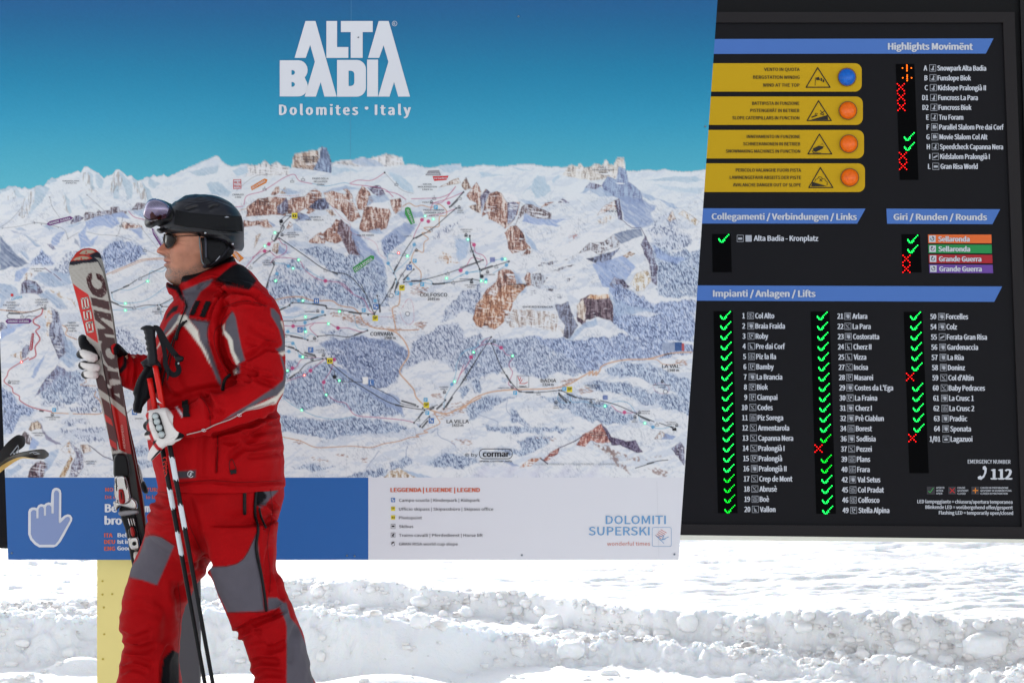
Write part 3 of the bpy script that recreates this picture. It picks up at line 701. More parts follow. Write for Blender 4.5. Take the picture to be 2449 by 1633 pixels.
# roads, streams
RO = W8(214, 148, 104); RO2 = W8(206, 160, 110)
for P, w in [(cD([(180,130),(280,105),(400,100),(500,130),(640,130),(700,165),(760,180),(820,190),(870,240),(900,300),(980,345),(1100,360),(1250,365),(1340,360)]), 2.2), (cD([(1100,365),(1160,385),(1230,460),(1260,560),(1200,660),(1190,710),(1250,780),(1300,840),(1320,900),(1400,980),(1460,1010),(1560,1030),(1680,980),(1835,900)]), 3.0),
             (cD([(1190,60),(1180,160),(1130,190),(1140,270),(1160,370)]), 2.6), (cD([(1460,1020),(1490,1070),(1505,1110),(1420,1150),(1380,1170),(1410,1180),(1320,1200),(1340,1215),(1270,1220),(1180,1250),(1060,1270),(960,1300),(800,1290),(600,1300),(500,1295),(400,1250),(250,1215)]), 1.8),
             (cE([(0,1000),(60,960),(110,910),(240,860),(420,840),(700,832),(850,805),(950,750),(1020,710),(1040,695),(1030,725),(1060,690),(1060,725),(1090,695),(1085,725),(1115,690),(1130,655),(1200,625),(1330,600),(1500,595),(1680,550),(1850,540)]), 3.0),
             (cE([(1500,598),(1570,600),(1620,635),(1700,640),(1760,620)]), 1.5), (cB([(1620,760),(1680,730),(1740,760),(1800,750),(1890,770),(1960,740),(2030,800),(2020,850),(1970,850),(1960,900),(1950,950),(1820,960),(1880,1000),(1800,1010),(1860,1060),(1820,1100),(1810,1190),(1740,1170),(1700,1260),(1730,1310),(1790,1380),(1780,1500)]), 1.8),
             (cG([(1400,1560),(1700,1430),(1900,1350),(2200,1325)]), 1.6), (cG([(1500,1540),(1750,1430),(1950,1360),(2200,1345)]), 1.2), (cF([(520,270),(560,300),(550,350),(640,390)]), 2), (cF([(800,820),(790,860),(830,900),(850,1000),(700,1010),(430,1000)]), 2.0),
             (cF([(690,690),(720,740),(670,770),(800,775)]), 1.2), (cB([(80,860),(90,800),(160,780)]), 1), (cH([(0,720),(160,735),(400,760),(560,745),(700,700)]), 2.2), (cH([(180,1000),(190,1020)]), 1)]:
    sline(P, RO, w, .95)
    if w > 2.5: sline(P, W8(236, 200, 170), w * .3, .7)
for P in [cE([(380,920),(370,1000),(430,1070),(500,1120),(600,1150)]), cD([(1440,1180),(1490,1150),(1500,1210),(1600,1260),(1640,1300)]), cE([(60,1090),(190,1000),(300,930),(430,900)]), cD([(1250,1290),(1240,1360),(1290,1400)]), cD([(1020,1330),(970,1400),(920,1470)]), cE([(150,1040),(290,1090),(300,1120)])]:
    sline(P, W8(150, 164, 196), 2.0, .8, jit=2)
# ski runs and lifts
PK = W8(196, 62, 108); BU = W8(92, 168, 212); BK = W8(40, 42, 48); RD = W8(204, 60, 70)
for P in [cB([(130,745),(160,660),(300,620),(400,560),(500,495),(600,460),(650,520),(770,548)]), cB([(1120,545),(1200,515),(1330,515),(1450,445)]), cB([(1130,550),(1200,560),(1300,570),(1450,600),(1530,670)]), cB([(1460,620),(1560,640),(1650,695)]), cB([(1700,690),(1840,685),(1960,680),(2060,640),(2115,575)]), cB([(1880,725),(1990,720),(2115,575)]), cB([(1880,790),(1910,730),(2040,690),(2190,625)]), cB([(1720,1050),(1760,960),(1830,860),(1980,830),(2120,780)]),
          cB([(0,770),(120,760)]), cB([(150,1330),(230,1230),(330,1130),(460,1060)]), cB([(210,1240),(300,1180),(380,1180)]), cB([(460,1065),(490,1110),(530,1130),(520,1190),(440,1230),(380,1185)]), cB([(380,1290),(440,1240),(640,1260),(700,1350),(800,1430),(900,1457),(1050,1480),(1150,1568)]),
          cD([(720,0),(820,80),(900,120),(940,200),(985,240)]), cD([(260,330),(340,333),(430,330),(500,310),(620,310),(690,345),(780,350),(880,380),(930,365)]), cD([(530,415),(470,350),(500,315)]), cD([(290,690),(360,660),(420,590),(590,590)]), cD([(290,770),(420,725),(470,690),(590,595)]), cD([(660,620),(630,700),(580,780),(590,860),(680,930),(760,950),(830,1040),(1000,1060),(1200,1080),(1300,1100)]),
          cE([(0,720),(60,640),(110,545),(160,490),(250,470)]), cE([(160,490),(200,440),(250,420)]), cE([(250,470),(330,505),(370,560),(425,575),(390,640),(420,700),(400,760),(390,800),(470,850)]), cE([(1210,965),(1260,1010),(1320,1025),(1410,1020)]), cC([(90,1060),(130,1080),(140,1150),(210,1180),(245,1240),(230,1290)]), cC([(0,1320),(60,1270),(110,1200),(200,1220)]), cD([(1640,790),(1700,640)]),
          cG([(1720,700),(1800,780),(1940,815)])]:
    sline(P, PK, 1.2, .9)
for P in [cB([(600,1340),(700,1350),(800,1400),(900,1457)]), cB([(420,1290),(520,1300),(600,1340)]), cD([(180,180),(300,180),(330,130),(420,130),(500,160)]), cD([(260,260),(350,262),(430,240),(600,245)]), cD([(430,440),(440,300),(560,240)]), cD([(270,380),(380,400),(450,440)]), cD([(440,420),(480,395),(520,412)]), cD([(260,460),(340,470),(390,570),(440,590),(590,590)]), cD([(260,540),(300,535)]), cD([(250,900),(330,960),(410,1003),(520,1050),(680,1075),(840,1050)]), cD([(820,235),(850,340),(930,360)]), cD([(1640,690),(1640,640),(1700,540),(1835,480)]), cD([(1640,690),(1610,790),(1550,900),(1540,980)]),
          cE([(0,560),(60,520),(140,500),(150,450),(240,420)]), cE([(790,870),(780,910),(820,945),(880,940)]), cE([(880,900),(900,940),(1000,935),(1060,960),(1160,970),(1240,935),(1340,945),(1410,1030)]), cE([(1425,1045),(1440,1090),(1480,1106),(1540,1140),(1620,1150),(1690,1130)]), cE([(850,880),(880,880),(880,935)]), cB([(1480,1260),(1490,1200),(1660,1225),(1700,1190),(1730,1100)]), cB([(1480,1290),(1535,1380),(1560,1450),(1550,1560)]), cB([(1540,1380),(1600,1330),(1680,1250)]), cB([(1630,1440),(1700,1490),(1790,1470),(1890,1490)]), cB([(1890,1485),(2030,1470),(2200,1390),(2352,1370)]), cB([(1780,1440),(1870,1450),(1900,1480)]),
          cC([(0,1370),(60,1340),(150,1320),(230,1300)]), cC([(230,1280),(300,1230),(380,1215),(445,1235)]), cC([(180,1320),(190,1400),(240,1420)]), cC([(300,1340),(420,1270),(445,1240)]), cA([(735,1100),(780,1080),(860,1080),(970,1020),(990,960),(1070,960),(1095,930)]), cA([(720,1150),(760,1170),(820,1170),(960,1150),(1090,1060)]), cA([(700,1210),(824,1216),(1000,1190),(1150,1150)]), cA([(735,1100),(750,1150),(820,1172)]), cA([(1060,1190),(1060,1250),(1090,1300)]), cB([(770,545),(900,570),(1060,540),(1120,548)])]:
    sline(P, BU, 1.2, .9)
for P, w in [(cB([(500,920),(570,850)]), 1.6), (cB([(500,925),(440,1060),(415,1080)]), 1.6), (cB([(470,1060),(700,1220),(900,1355),(1100,1400),(1200,1490),(1260,1568)]), 1.6), (cB([(215,1295),(300,1220),(375,1178)]), 1.5), (cB([(415,1310),(370,1420),(340,1520)]), 1.4), (cB([(2060,765),(2190,628)]), 1.5), (cB([(1720,1060),(1880,980),(2120,778)]), 1.5), (cB([(1720,1060),(1640,1180),(1535,1385)]), 1.4), (cB([(1630,1470),(1800,1450),(2040,1385),(2352,1275)]), 1.4), (cB([(1900,1485),(2090,1470),(2270,1445)]), 1.4), (cB([(2248,1040),(2260,1150),(2290,1220),(2340,1350)]), 1.3), (cB([(1630,1445),(1720,1350)]), 1.2), (cB([(1545,1568),(1570,1470),(1690,1285)]), 1.4), (cB([(1500,1568),(1550,1440)]), 1.3),
             (cB([(465,900),(520,850),(565,852)]), 1.1), (cB([(480,905),(470,930),(510,950),(480,1000),(420,1005)]), 1.1), (cB([(400,1030),(392,1070),(415,1082)]), 1.1),
             (cD([(880,0),(930,110),(985,240)]), 1.6), (cD([(200,215),(280,185),(330,148),(430,152),(600,170)]), 1.3), (cD([(605,192),(720,205),(850,225),(985,240)]), 1.5), (cD([(255,292),(430,285),(590,245)]), 1.4), (cD([(530,415),(640,405),(770,420),(850,400),(930,368)]), 1.4), (cD([(265,400),(350,415),(455,443)]), 1.3), (cD([(265,488),(360,520),(420,560),(515,577)]), 1.4), (cD([(390,690),(450,630),(575,593)]), 1.5), (cD([(290,755),(380,700)]), 1.3), (cD([(600,592),(700,680),(800,760),(960,860),(1100,940),(1250,980),(1385,1000)]), 1.6), (cD([(600,595),(630,660),(665,690),(665,740)]), 1.2), (cD([(670,745),(720,775),(890,782),(1000,830),(1080,870),(1140,900),(1200,950),(1330,975)]), 1.1), (cD([(1538,992),(1620,870),(1710,750),(1835,540)]), 1.4), (cD([(1300,1103),(1385,1010)]), 1.2), (cD([(1350,1130),(1420,1055)]), 1.2), (cD([(1390,1000),(1490,960)]), 1.2), (cD([(1480,990),(1550,925)]), 1.2), (cD([(1010,95),(1030,215)]), 1.1), (cD([(990,225),(1060,130),(1110,40)]), 1.2), (cD([(1110,40),(1140,0)]), 1.2), (cD([(1145,60),(1170,0)]), 1.2),
             (cE([(0,810),(40,740),(250,420)]), 1.4), (cE([(250,470),(330,660),(400,770),(472,853)]), 1.5), (cE([(487,855),(580,862),(700,855),(792,845)]), 1.4), (cE([(808,846),(950,905),(1080,918)]), 1.5), (cE([(1120,925),(1260,965),(1410,1032)]), 1.5), (cE([(1425,1043),(1550,1095)]), 1.4), (cE([(1590,1105),(1690,1138)]), 1.4), (cE([(790,868),(880,940)]), 1.3), (cE([(1400,1465),(1480,1440),(1570,1410),(1660,1400)]), 1.4), (cE([(1630,560),(1690,553)]), 1.6),
             (cC([(0,1290),(210,1222)]), 1.3), (cC([(195,1315),(330,1270),(445,1235)]), 1.4), (cC([(90,1000),(100,1100),(180,1305)]), 1.3), (cC([(0,1395),(110,1395),(190,1412)]), 1.3), (cC([(180,1310),(185,1360)]), 1.2), (cC([(0,640),(30,605)]), 1.5),
             (cA([(735,1100),(830,1060),(900,1015)]), 1.4), (cA([(930,1000),(1080,930)]), 1.4), (cA([(718,1150),(800,1190),(870,1198)]), 1.4), (cA([(900,1195),(960,1182),(1035,1183)]), 1.4), (cA([(1055,1180),(1150,1130)]), 1.3), (cA([(1065,1192),(1120,1192)]), 1.4), (cH([(160,775),(350,785),(560,745),(715,690)]), 1.3), (cH([(155,780),(120,820),(150,865),(260,880)]), 1.0), (cH([(420,880),(480,830),(640,830),(720,790)]), 1.0), (cF([(1050,1010),(1100,965)]), 1.2)]:
    sline(P, BK, w, .9)
for P in [cG([(0,920),(120,840),(200,760),(300,640)]), cG([(30,930),(250,905),(460,860),(620,880),(780,920)]), cG([(665,515),(700,640),(800,790)]), cG([(1165,485),(1280,590),(1400,700)]), cG([(460,850),(620,870),(850,940),(910,1070)]), cG([(910,1070),(1060,980)]), cG([(1160,980),(1330,1015),(1560,1032),(1760,1090)]), cG([(1575,1030),(1620,900),(1650,760)]), cG([(1930,1210),(2060,1270),(2200,1305)]), cG([(1840,860),(1960,1010),(2150,1240)]), cB([(60,610),(230,480),(380,460)]), cB([(1450,445),(1600,600),(1720,640)])]:
    sline(P, W8(130, 132, 138), .9, .75)
for P in [cD([(1200,200),(1250,120),(1290,150),(1300,280),(1260,320),(1210,280),(1190,220)]), cD([(1020,258),(1140,262)]), cB([(950,750),(1040,860),(1130,930),(1130,1000),(1350,1090),(1400,1200),(1460,1250)]), cB([(440,660),(600,660),(650,655)]), cE([(1540,810),(1560,850),(1600,870),(1660,860),(1665,815),(1600,785),(1550,800)])]:
    sline(P, W8(206, 96, 120), 1.2, .8, dash=5)
sline(cH([(730,710),(700,800),(580,880),(580,950),(680,1010),(610,1080),(650,1150),(680,1230),(600,1350),(610,1500),(500,1568)]), RD, 2.8, .95)
sline(cF([(240,540),(178,577),(80,640),(60,690),(35,740),(100,790),(110,830),(160,860),(170,900),(270,955),(430,990)]), RD, 2.0, .9)
# station dots, huts, camera and cabin signs
def dot(P, r, col, k=1):
    for p in P:
        b = box_of([p], r + 2); d = np.hypot(GX[b] - p[0], GY[b] - p[1]); mix(b, np.clip(r + .5 - d, 0, 1) * k, col)
dot(cB([(568,852),(415,1082),(460,1057),(375,1177),(412,1303),(2060,765),(2190,626),(2122,777),(1722,1060),(1535,1386),(1552,1440),(1630,1470),(1902,1485),(2270,1442),(2248,1037),(2340,1350),(1450,443),(1630,1447),(1690,1285),(1723,1350)]) + cD([(330,148),(310,168),(600,175),(605,190),(985,240),(935,243),(592,245),(930,368),(533,416),(454,444),(515,577),(573,593),(600,590),(1385,1000),(1372,985),(1332,973),(1302,1103),(1540,992),(1551,923),(1350,1132),(1425,1055),(1008,92),(1030,217),(990,225),(360,522),(376,530)]) +
    cE([(250,420),(250,470),(473,853),(487,855),(792,845),(808,846),(790,868),(879,940),(1410,1032),(1425,1043),(1688,1138)]) + cC([(210,1222),(445,1234),(195,1315),(180,1303),(90,1002),(112,1394)]) + cA([(735,1100),(718,1150),(1037,1183),(1066,1191),(1055,1181)]) + cH([(160,775),(715,690)]), 2.0, BK)
dot(cG([(665,515),(1165,485),(460,850),(460,865),(910,1070),(1560,1032),(555,880),(780,920),(30,930)]), 1.3, W8(110,112,120))
def hut(P):
    for x, y in P:
        line([(x - 3, y + 3), (x - 3, y - 1), (x, y - 4), (x + 3, y - 1), (x + 3, y + 3), (x - 3, y + 3)], BK, 1.2, .85); dot([(x, y + 1)], 1.6, BK, .8)
hut(cB([(488,1026),(405,1280),(1888,720),(2148,768),(2213,1030),(1748,1170),(2265,1468)]) + cD([(533,212),(508,430),(578,565),(488,597),(1545,858)]) + cE([(275,455),(417,820),(767,940),(1045,935),(1433,1020),(1397,1055),(1730,1122),(1615,773)]) + cC([(55,995),(250,1328),(104,1418)]) + cA([(1043,1205)]) + cF([(78,745),(436,1015)]) + cH([(765,690)]))
def cabin(P, s=1.0):
    for x, y in P:
        line([(x - 4 * s, y + 1), (x + 4 * s, y + 1), (x + 4 * s, y + 5), (x - 4 * s, y + 5), (x - 4 * s, y + 1)], W8(90,92,98), 1.0, .9); line([(x, y + 1), (x, y - 4)], W8(90,92,98), .9, .9)
cabin(cB([(895,1350),(192,1325),(325,590),(583,515),(685,500),(1560,545),(490,945),(1915,675),(2155,675),(1882,975),(1635,1200),(2040,1382),(2093,1465),(2268,1168),(1610,1395)]) + cD([(345,287),(275,403),(772,420),(440,570),(392,692),(800,755),(1707,750),(727,207),(1090,85),(1335,1070),(1445,975)]) + cE([(345,693),(38,748),(627,865),(1103,932),(1572,1112)]) + cC([(108,1130),(330,1275)]) + cA([(921,1002),(883,1195)]) + cH([(378,820)]) + cG([(1625,885),(1938,1215)]))
def pill(items):
    for (cx, cy, l, a) in items:
        dx, dy = math.cos(R(a)) * l / 2, -math.sin(R(a)) * l / 2
        line([(cx - dx, cy - dy), (cx + dx, cy + dy)], BK, 3.5, .85); line([(cx - dx * .9, cy - dy * .9), (cx + dx * .9, cy + dy * .9)], W8(188, 190, 194), .8, .8, dash=3)
for (c, L) in [(cB, [((2103, 730), 20, 45), ((1770, 1040), 16, 30), ((438, 1040), 16, 62), ((985, 1385), 12, -25), ((350, 1495), 12, 72), ((1555, 1335), 14, 60), ((1530, 1500), 14, 66), ((1568, 1500), 14, 66), ((1650, 1425), 12, 48), ((1748, 1458), 22, 0), ((1960, 1485), 26, 4), ((2300, 1250), 20, -65)]),
               (cD, [((240, 200), 22, 25), ((545, 163), 30, -8), ((830, 228), 30, -8), ((508, 270), 16, 18), ((365, 422), 28, -10), ((855, 395), 18, 22), ((322, 503), 12, -14), ((470, 555), 24, -14), ((330, 735), 14, 36), ((1185, 967), 18, -12), ((1260, 945), 34, -16), ((1355, 1040), 16, 55), ((1388, 1115), 20, 50), ((1505, 975), 16, 42), ((1580, 940), 28, 56), ((1445, 990), 10, 30), ((1027, 185), 16, -80)]),
               (cE, [((388, 755), 20, -60), ((555, 860), 16, 0), ((892, 888), 22, -22), ((822, 910), 26, -45), ((1475, 1070), 24, -25), ((1520, 1425), 14, 14)]), (cC, [((245, 1292), 26, 18), ((140, 1215), 24, -68)]), (cA, [((830, 1058), 12, 22), ((752, 1168), 18, -22)]), (cH, [((258, 780), 20, 0)]), (cF, [((345, 985), 8, -10)])]:
    pill([(c([p])[0][0], c([p])[0][1], l, a) for p, l, a in L])
dot(cB([(480,900)]) + cD([(667,738)]) + cC([(198,1370)]), 4.6, BK)
dot(cB([(365,1113),(325,1178),(895,1457),(2050,728),(1800,886),(1860,900),(2288,1120),(2162,1360)]) + cD([(337,333),(695,348),(331,668),(476,688),(581,780),(665,600),(1757,580)]) + cE([(328,505),(88,580),(1313,1020)]) + cC([(127,1083),(8,1316)]), 4.4, W8(214, 60, 122))
dot(cB([(440,1390),(548,1320),(1727,1118),(1483,1293),(2220,1383),(1670,1437),(1697,1487)]) + cD([(382,130),(572,220),(432,305),(430,358),(295,377),(335,470),(303,535),(392,572),(992,130),(1604,797)]) + cE([(1163,970),(1540,1137)]) + cC([(62,1337),(383,1213),(422,1267),(237,1400)]), 4.2, W8(86, 168, 220))
dot(cD([(1120,90),(1250,235)]) + cE([(1640,855)]) + cF([(787,972)]), 5.4, W8(70,72,80)); dot(cD([(1120,90),(1250,235)]) + cE([(1640,855)]) + cF([(787,972)]), 4.2, SNOW)
def boxm(P, col, inner=None):
    b, a = region(P, .8, 0); mix(b, a, col)
for c, x0, y0, x1, y1, col in [(cE, 1615, 465, 1715, 530, W8(150,165,195)), (cE, 1715, 462, 1770, 530, W8(50,92,160)), (cE, 1770, 470, 1790, 530, W8(206,70,74)), (cD, 892, 738, 935, 795, W8(236,234,228)), (cF, 572, 990, 606, 1020, W8(210,212,216)), (cF, 206, 128, 242, 155, W8(222,222,226)), (cE, 1140, 884, 1180, 920, W8(110,130,190)), (cC, 272, 1197, 318, 1240, W8(120,130,190))]:
    q = c([(x0, y0), (x1, y1)]); boxm(rr(q[0][0], q[0][1], q[1][0], q[1][1]), col)
# sky of the print, above the painted ridge, with a thin pencilled crest
xs = np.array([p[0] for p in ridge]); ys = np.array([p[1] for p in ridge]); o = np.argsort(xs)
rl = np.interp(gx, xs[o], ys[o]) + (vnoise2(gx / 3.3, gx * 0 + 2, 31) - .5) * 3.2
skyt = np.clip((GY + 100) / 560, 0, 1)
def skycol(t):
    st = [(0, (20, 78, 138)), (.22, (2, 98, 146)), (.45, (10, 124, 164)), (.70, (44, 150, 184)), (.85, (66, 164, 190)), (1, (84, 176, 196))]
    return np.stack([np.interp(t, [s[0] for s in st], [s[1][k] for s in st]) for k in range(3)], -1)
ab = np.clip((rl[None, :] - GY) / 1.1 + .5, 0, 1)
crest = np.exp(-((GY - rl[None, :] - 1.2) / 1.1) ** 2) * .35
mix((slice(None), slice(None)), crest, W8(120, 128, 142))
IMG = IMG * (1 - ab[..., None]) + skycol(np.clip((GY + 60) / 500, 0, 1)) * ab[..., None]
IMG = IMG + ((N['px'] - .5) * 5)[..., None]
_pk = np.clip((N['fh'] - .60) * 6, 0, 1) * np.clip((N['mid'] + N['big'] * .6 - .78) * 5, 0, 1) + .6 * np.clip((hatch(38, 16, 1.5, 41) - .72) * 8, 0, 1) * np.clip((N['big'] - .42) * 6, 0, 1)
IMG = IMG - (_pk * 26 * (1 - ab) * np.clip((GY - 430) / 60, .2, 1))[..., None] * np.array([1.1, 1.0, .75])
_g = IMG.mean(-1, keepdims=True); _k = np.where(ab[..., None] > .5, 1.0, .70)
IMG = _g + (IMG - _g) * _k                      # the print is greyer than fresh ink
_m = (1 - ab)[..., None]; IMG = IMG + _m * (((vnoise2(GX / 1.3, GY / 3.0, 33) - .5) * 9 + (N['fine'] - .5) * 12)[..., None]) * np.clip((232 - _g) / 40, .15, 1)

def gridmesh(name, x0f, x1f, y0, y1, nx, ny, colf, m, off, parent, fan=True):
    u = np.linspace(0, 1, nx); v = np.linspace(y0, y1, ny)
    Y2 = v[:, None] + 0 * u[None, :]; X2 = x0f(Y2) + (x1f(Y2) - x0f(Y2)) * u[None, :]
    P = PM.at(X2, Y2, off).reshape(-1, 3)
    a = (np.arange(ny - 1)[:, None] * nx + np.arange(nx - 1)[None, :]).ravel()
    F = np.stack([a, a + nx, a + nx + 1, a + 1], 1)
    C = colf(X2, Y2).reshape(-1, 3)
    return mk(name, P, F, m, parent, colors=np.clip(lin(np.clip(C, 0, 255)) * KA, 0, .9))
def sample(X, Y):
    fx = np.clip((X - gx[0]) / SS, 0, len(gx) - 1.001); fy = np.clip((Y - gy[0]) / SS, 0, len(gy) - 1.001)
    i = fx.astype(int); j = fy.astype(int); a = (fx - i)[..., None]; b = (fy - j)[..., None]
    return (IMG[j, i] * (1 - a) + IMG[j, i + 1] * a) * (1 - b) + (IMG[j + 1, i] * (1 - a) + IMG[j + 1, i + 1] * a) * b
# slight blur to the sampling pitch
IMG[1:-1, 1:-1] = IMG[1:-1, 1:-1] * .5 + .125 * (IMG[:-2, 1:-1] + IMG[2:, 1:-1] + IMG[1:-1, :-2] + IMG[1:-1, 2:])
m_print = mat('map_print', (200, 200, 200), .36, attr='Col', coat=0.06, spec=.22)
sq = gridmesh('map_print', bxl, bxr, MAP_T + 60, MAP_B, 1150, 500, sample, m_print, .0015, mbd)
def skyf(X, Y):
    c = skycol(np.clip((Y + 60) / 500, 0, 1)); return c + ((vnoise2(X / 2, Y / 2, 4) - .5) * 5)[..., None]
def skyf2(X, Y): return sample(X, Y)
gridmesh('sky_print', bxl, bxr, YT, MAP_T + 60, 500, 190, lambda X, Y: np.where((Y > MAP_T + 1)[..., None], sample(X, Y), skyf(X, Y)), m_print, .0015, mbd)

# the panel itself, its footer fields, screws, posts
m_edge = mat('panel_edge', (150, 165, 190), .4, .3)
v, f = slab(PM, [(bxl(YT), YT), (bxr(YT), YT), (bxr(YB), YB), (bxl(YB), YB)], -.028, 0)
mk('panel', v, f, m_edge, mbd)
m_blue = mat('footer_blue', (38, 94, 162), .38, coat=.05, spec=.25)
m_white = mat('footer_white', (214, 214, 220), .38, coat=.05, spec=.3)
XS = 881
mb = MB(); sheet(mb, PM, [(bxl(MAP_B), MAP_B), (XS, MAP_B), (XS, YB), (bxl(YB), YB)], .0015); mb.build('footer_field', m_blue, mbd)
mb = MB(); sheet(mb, PM, [(XS, MAP_B), (bxr(MAP_B), MAP_B), (bxr(YB), YB), (XS, YB)], .0015); mb.build('footer_field', m_white, mbd)
m_ink = mat('ink_grey', (96, 92, 94), .5); m_or = mat('ink_orange', (206, 100, 70), .5); m_wh = mat('ink_white', (212, 214, 220), .5); m_lb = mat('ink_blue', (112, 158, 200), .5)
m_bk = mat('ink_black', (48, 46, 50), .5)
O = .003
# pointing hand
c4 = crop(0, 1000, 4.48)
outer = c4([(552,800),(560,765),(580,748),(604,742),(630,750),(650,770),(657,800),(655,1070),(690,1040),(725,1026),(755,1034),(775,1065),(772,1095),(755,1125),(690,1250),(650,1320),(610,1365),(575,1380),(420,1380),(370,1350),(325,1300),(302,1240),(303,1000),(315,970),(340,955),(370,953),(395,960),(410,930),(440,916),(475,925),(490,910),(520,899),(545,905)])
inner = c4([(578,800),(590,775),(604,770),(622,778),(632,800),(628,1110),(640,1124),(655,1112),(705,1060),(728,1054),(746,1065),(748,1085),(735,1115),(665,1238),(625,1310),(590,1352),(425,1352),(385,1325),(345,1280),(330,1235),(331,1005),(345,985),(365,980),(388,990),(388,1070),(412,1070),(412,970),(430,948),(455,945),(470,965),(470,1042),(492,1042),(492,950),(505,930),(530,928),(550,945),(550,1018),(575,1018)])
mb = MB(); sheet(mb, PM, outer, O); mb.build('hand_symbol', m_wh, mbd)
mb = MB(); sheet(mb, PM, inner, O + .0012); mb.build('hand_fill', mat('hand_fill', (132, 148, 188), .5), mbd)
def T(parent, plane, m, s, x, y, cap, name='lettering', **k):
    mb = MB(); text(mb, plane, s, x, y, cap, k.pop('off', O), **k); return mb.build(name, m, parent)
c44 = lambda x, y: (x / 2.6727, 1120 + y / 2.6727)
for s, x0, x1, yb, cap, m, bo in [('MO', 674, 722, 146, 9, m_or, .03), ('TURA', 938, 1022, 146, 9, m_or, .03), ('Dit é', 672, 740, 193, 8, m_or, .02), ('lo lat', 935, 1010, 193, 8, m_or, .02), ('Be', 674, 745, 277, 19, m_wh, .035), ('mp', 925, 995, 277, 19, m_wh, .035), ('bro', 672, 776, 356, 19, m_wh, .035), ('ITA', 668, 718, 438, 9.4, m_or, .03), ('DEU', 668, 734, 480, 9.4, m_or, .03), ('ENG', 668, 734, 523, 9.4, m_or, .03), ('Bel', 753, 808, 437, 9.4, m_wh, .03), ('Ist im', 753, 838, 479, 9.4, m_wh, .03), ('Good', 751, 836, 521, 9.4, m_wh, .03)]:
    p = c44(x0, yb); T(mbd, PM, m, s, p[0], p[1], cap, width=(x1 - x0) / 2.6727, bold=bo)
c5 = crop(860, 1120, 2.94)
for s, x0, x1, yb, cap, m, bo in [('LEGGENDA | LEGENDE | LEGEND', 219, 845, 164, 28, m_or, .03), ('Campo scuola | Kinderpark | Kidspark', 277, 845, 233, 20, m_ink, .015), ('Ufficio skipass | Skipassbüro | Skipass office', 277, 940, 295, 20, m_ink, .015), ('Photopoint', 277, 438, 356, 20, m_ink, .015), ('Skibus', 277, 377, 417, 20, m_ink, .015), ('Traino cavalli | Pferdedienst | Horse lift', 277, 866, 479, 20, m_ink, .015), ('GRAN RISA world cup slope', 277, 690, 540, 20, m_ink, .015),
                                  ('DOLOMITI', 1732, 2152, 389, 58, m_lb, .01), ('SUPERSKI', 1612, 2038, 468, 58, m_lb, .01), ('wonderful times', 1740, 2043, 541, 26, mat('ink_salmon', (204, 120, 100), .5), 0)]:
    p = c5([(x0, yb)])[0]; T(mbd, PM, m, s, p[0], p[1], cap / 2.94, width=(x1 - x0) / 2.94, bold=bo)
m_y = mat('sign_yellow', (222, 204, 60), .5); m_sb = mat('sign_blue', (84, 124, 182), .5); m_sb2 = mat('sign_sky_blue', (96, 176, 216), .5)
def icon(parent, plane, poly, m, name='pictogram', off=O):
    mb = MB(); sheet(mb, plane, poly, off); return mb.build(name, m, parent)
def q5(x0, y0, x1, y1): a, b = c5([(x0, y0), (x1, y1)]); return rr(a[0], a[1], b[0], b[1])
def glyph(parent, plane, loops, m, off=O + .0012, name='pictogram_mark'):
    mb = MB()
    for l in loops: sheet(mb, plane, l, off)
    return mb.build(name, m, parent)
icon(mbd, PM, q5(221,206,250,236), m_sb); glyph(mbd, PM, [q5(226,210,234,220), q5(232,222,246,226), q5(237,218,242,233), q5(228,213,231,230)], m_wh)
icon(mbd, PM, q5(221,267,250,297), m_y); T(mbd, PM, m_bk, 'SP', *c5([(224,286)])[0], 4.6, width=7.6, bold=.03, off=O + .0012)
icon(mbd, PM, q5(221,328,250,358), m_y); glyph(mbd, PM, [q5(226,338,246,350)], m_bk); glyph(mbd, PM, [circ(*c5([(236,344)])[0], 1.3)], m_y, O + .0024)
def frame_icon(poly4, m, w=.8):
    mb = MB(); strokes(mb, PM, poly4, w, O, True); return mb.build('pictogram', m, mbd)
frame_icon(q5(221,390,250,421), m_ink); glyph(mbd, PM, [q5(227,400,245,411)], m_bk)
frame_icon(q5(221,452,250,482), m_ink); glyph(mbd, PM, [c5([(226,476),(230,464),(238,456),(246,462),(244,466),(238,468),(243,478)])], m_bk)
glyph(mbd, PM, [c5([(222,530),(226,515),(244,512),(248,540),(230,545)])], m_ink); glyph(mbd, PM, [c5([(227,532),(243,522),(244,538),(230,542)])], m_white, O + .0024)
# ski resort club badge
mb = MB(); strokes(mb, PM, c5(rr(2058,413,2192,547,12)), .9, O, True); mb.build('badge_frame', m_lb, mbd)
mb = MB()
for k in range(5): strokes(mb, PM, c5([(2080 + k * 9.5, 468 - k * 10), (2120 + k * 9.5, 492 - k * 10)]), 1.1, O)
mb.build('badge_rays', m_or, mbd)
mb = MB(); strokes(mb, PM, c5([(2080,468),(2140,525)]), 1.4, O); strokes(mb, PM, c5([(2096,482),(2140,470),(2128,500),(2172,480)]), 1.4, O); strokes(mb, PM, c5([(2110,500),(2150,498)]), 1.2, O); mb.build('badge_lines', m_lb, mbd)
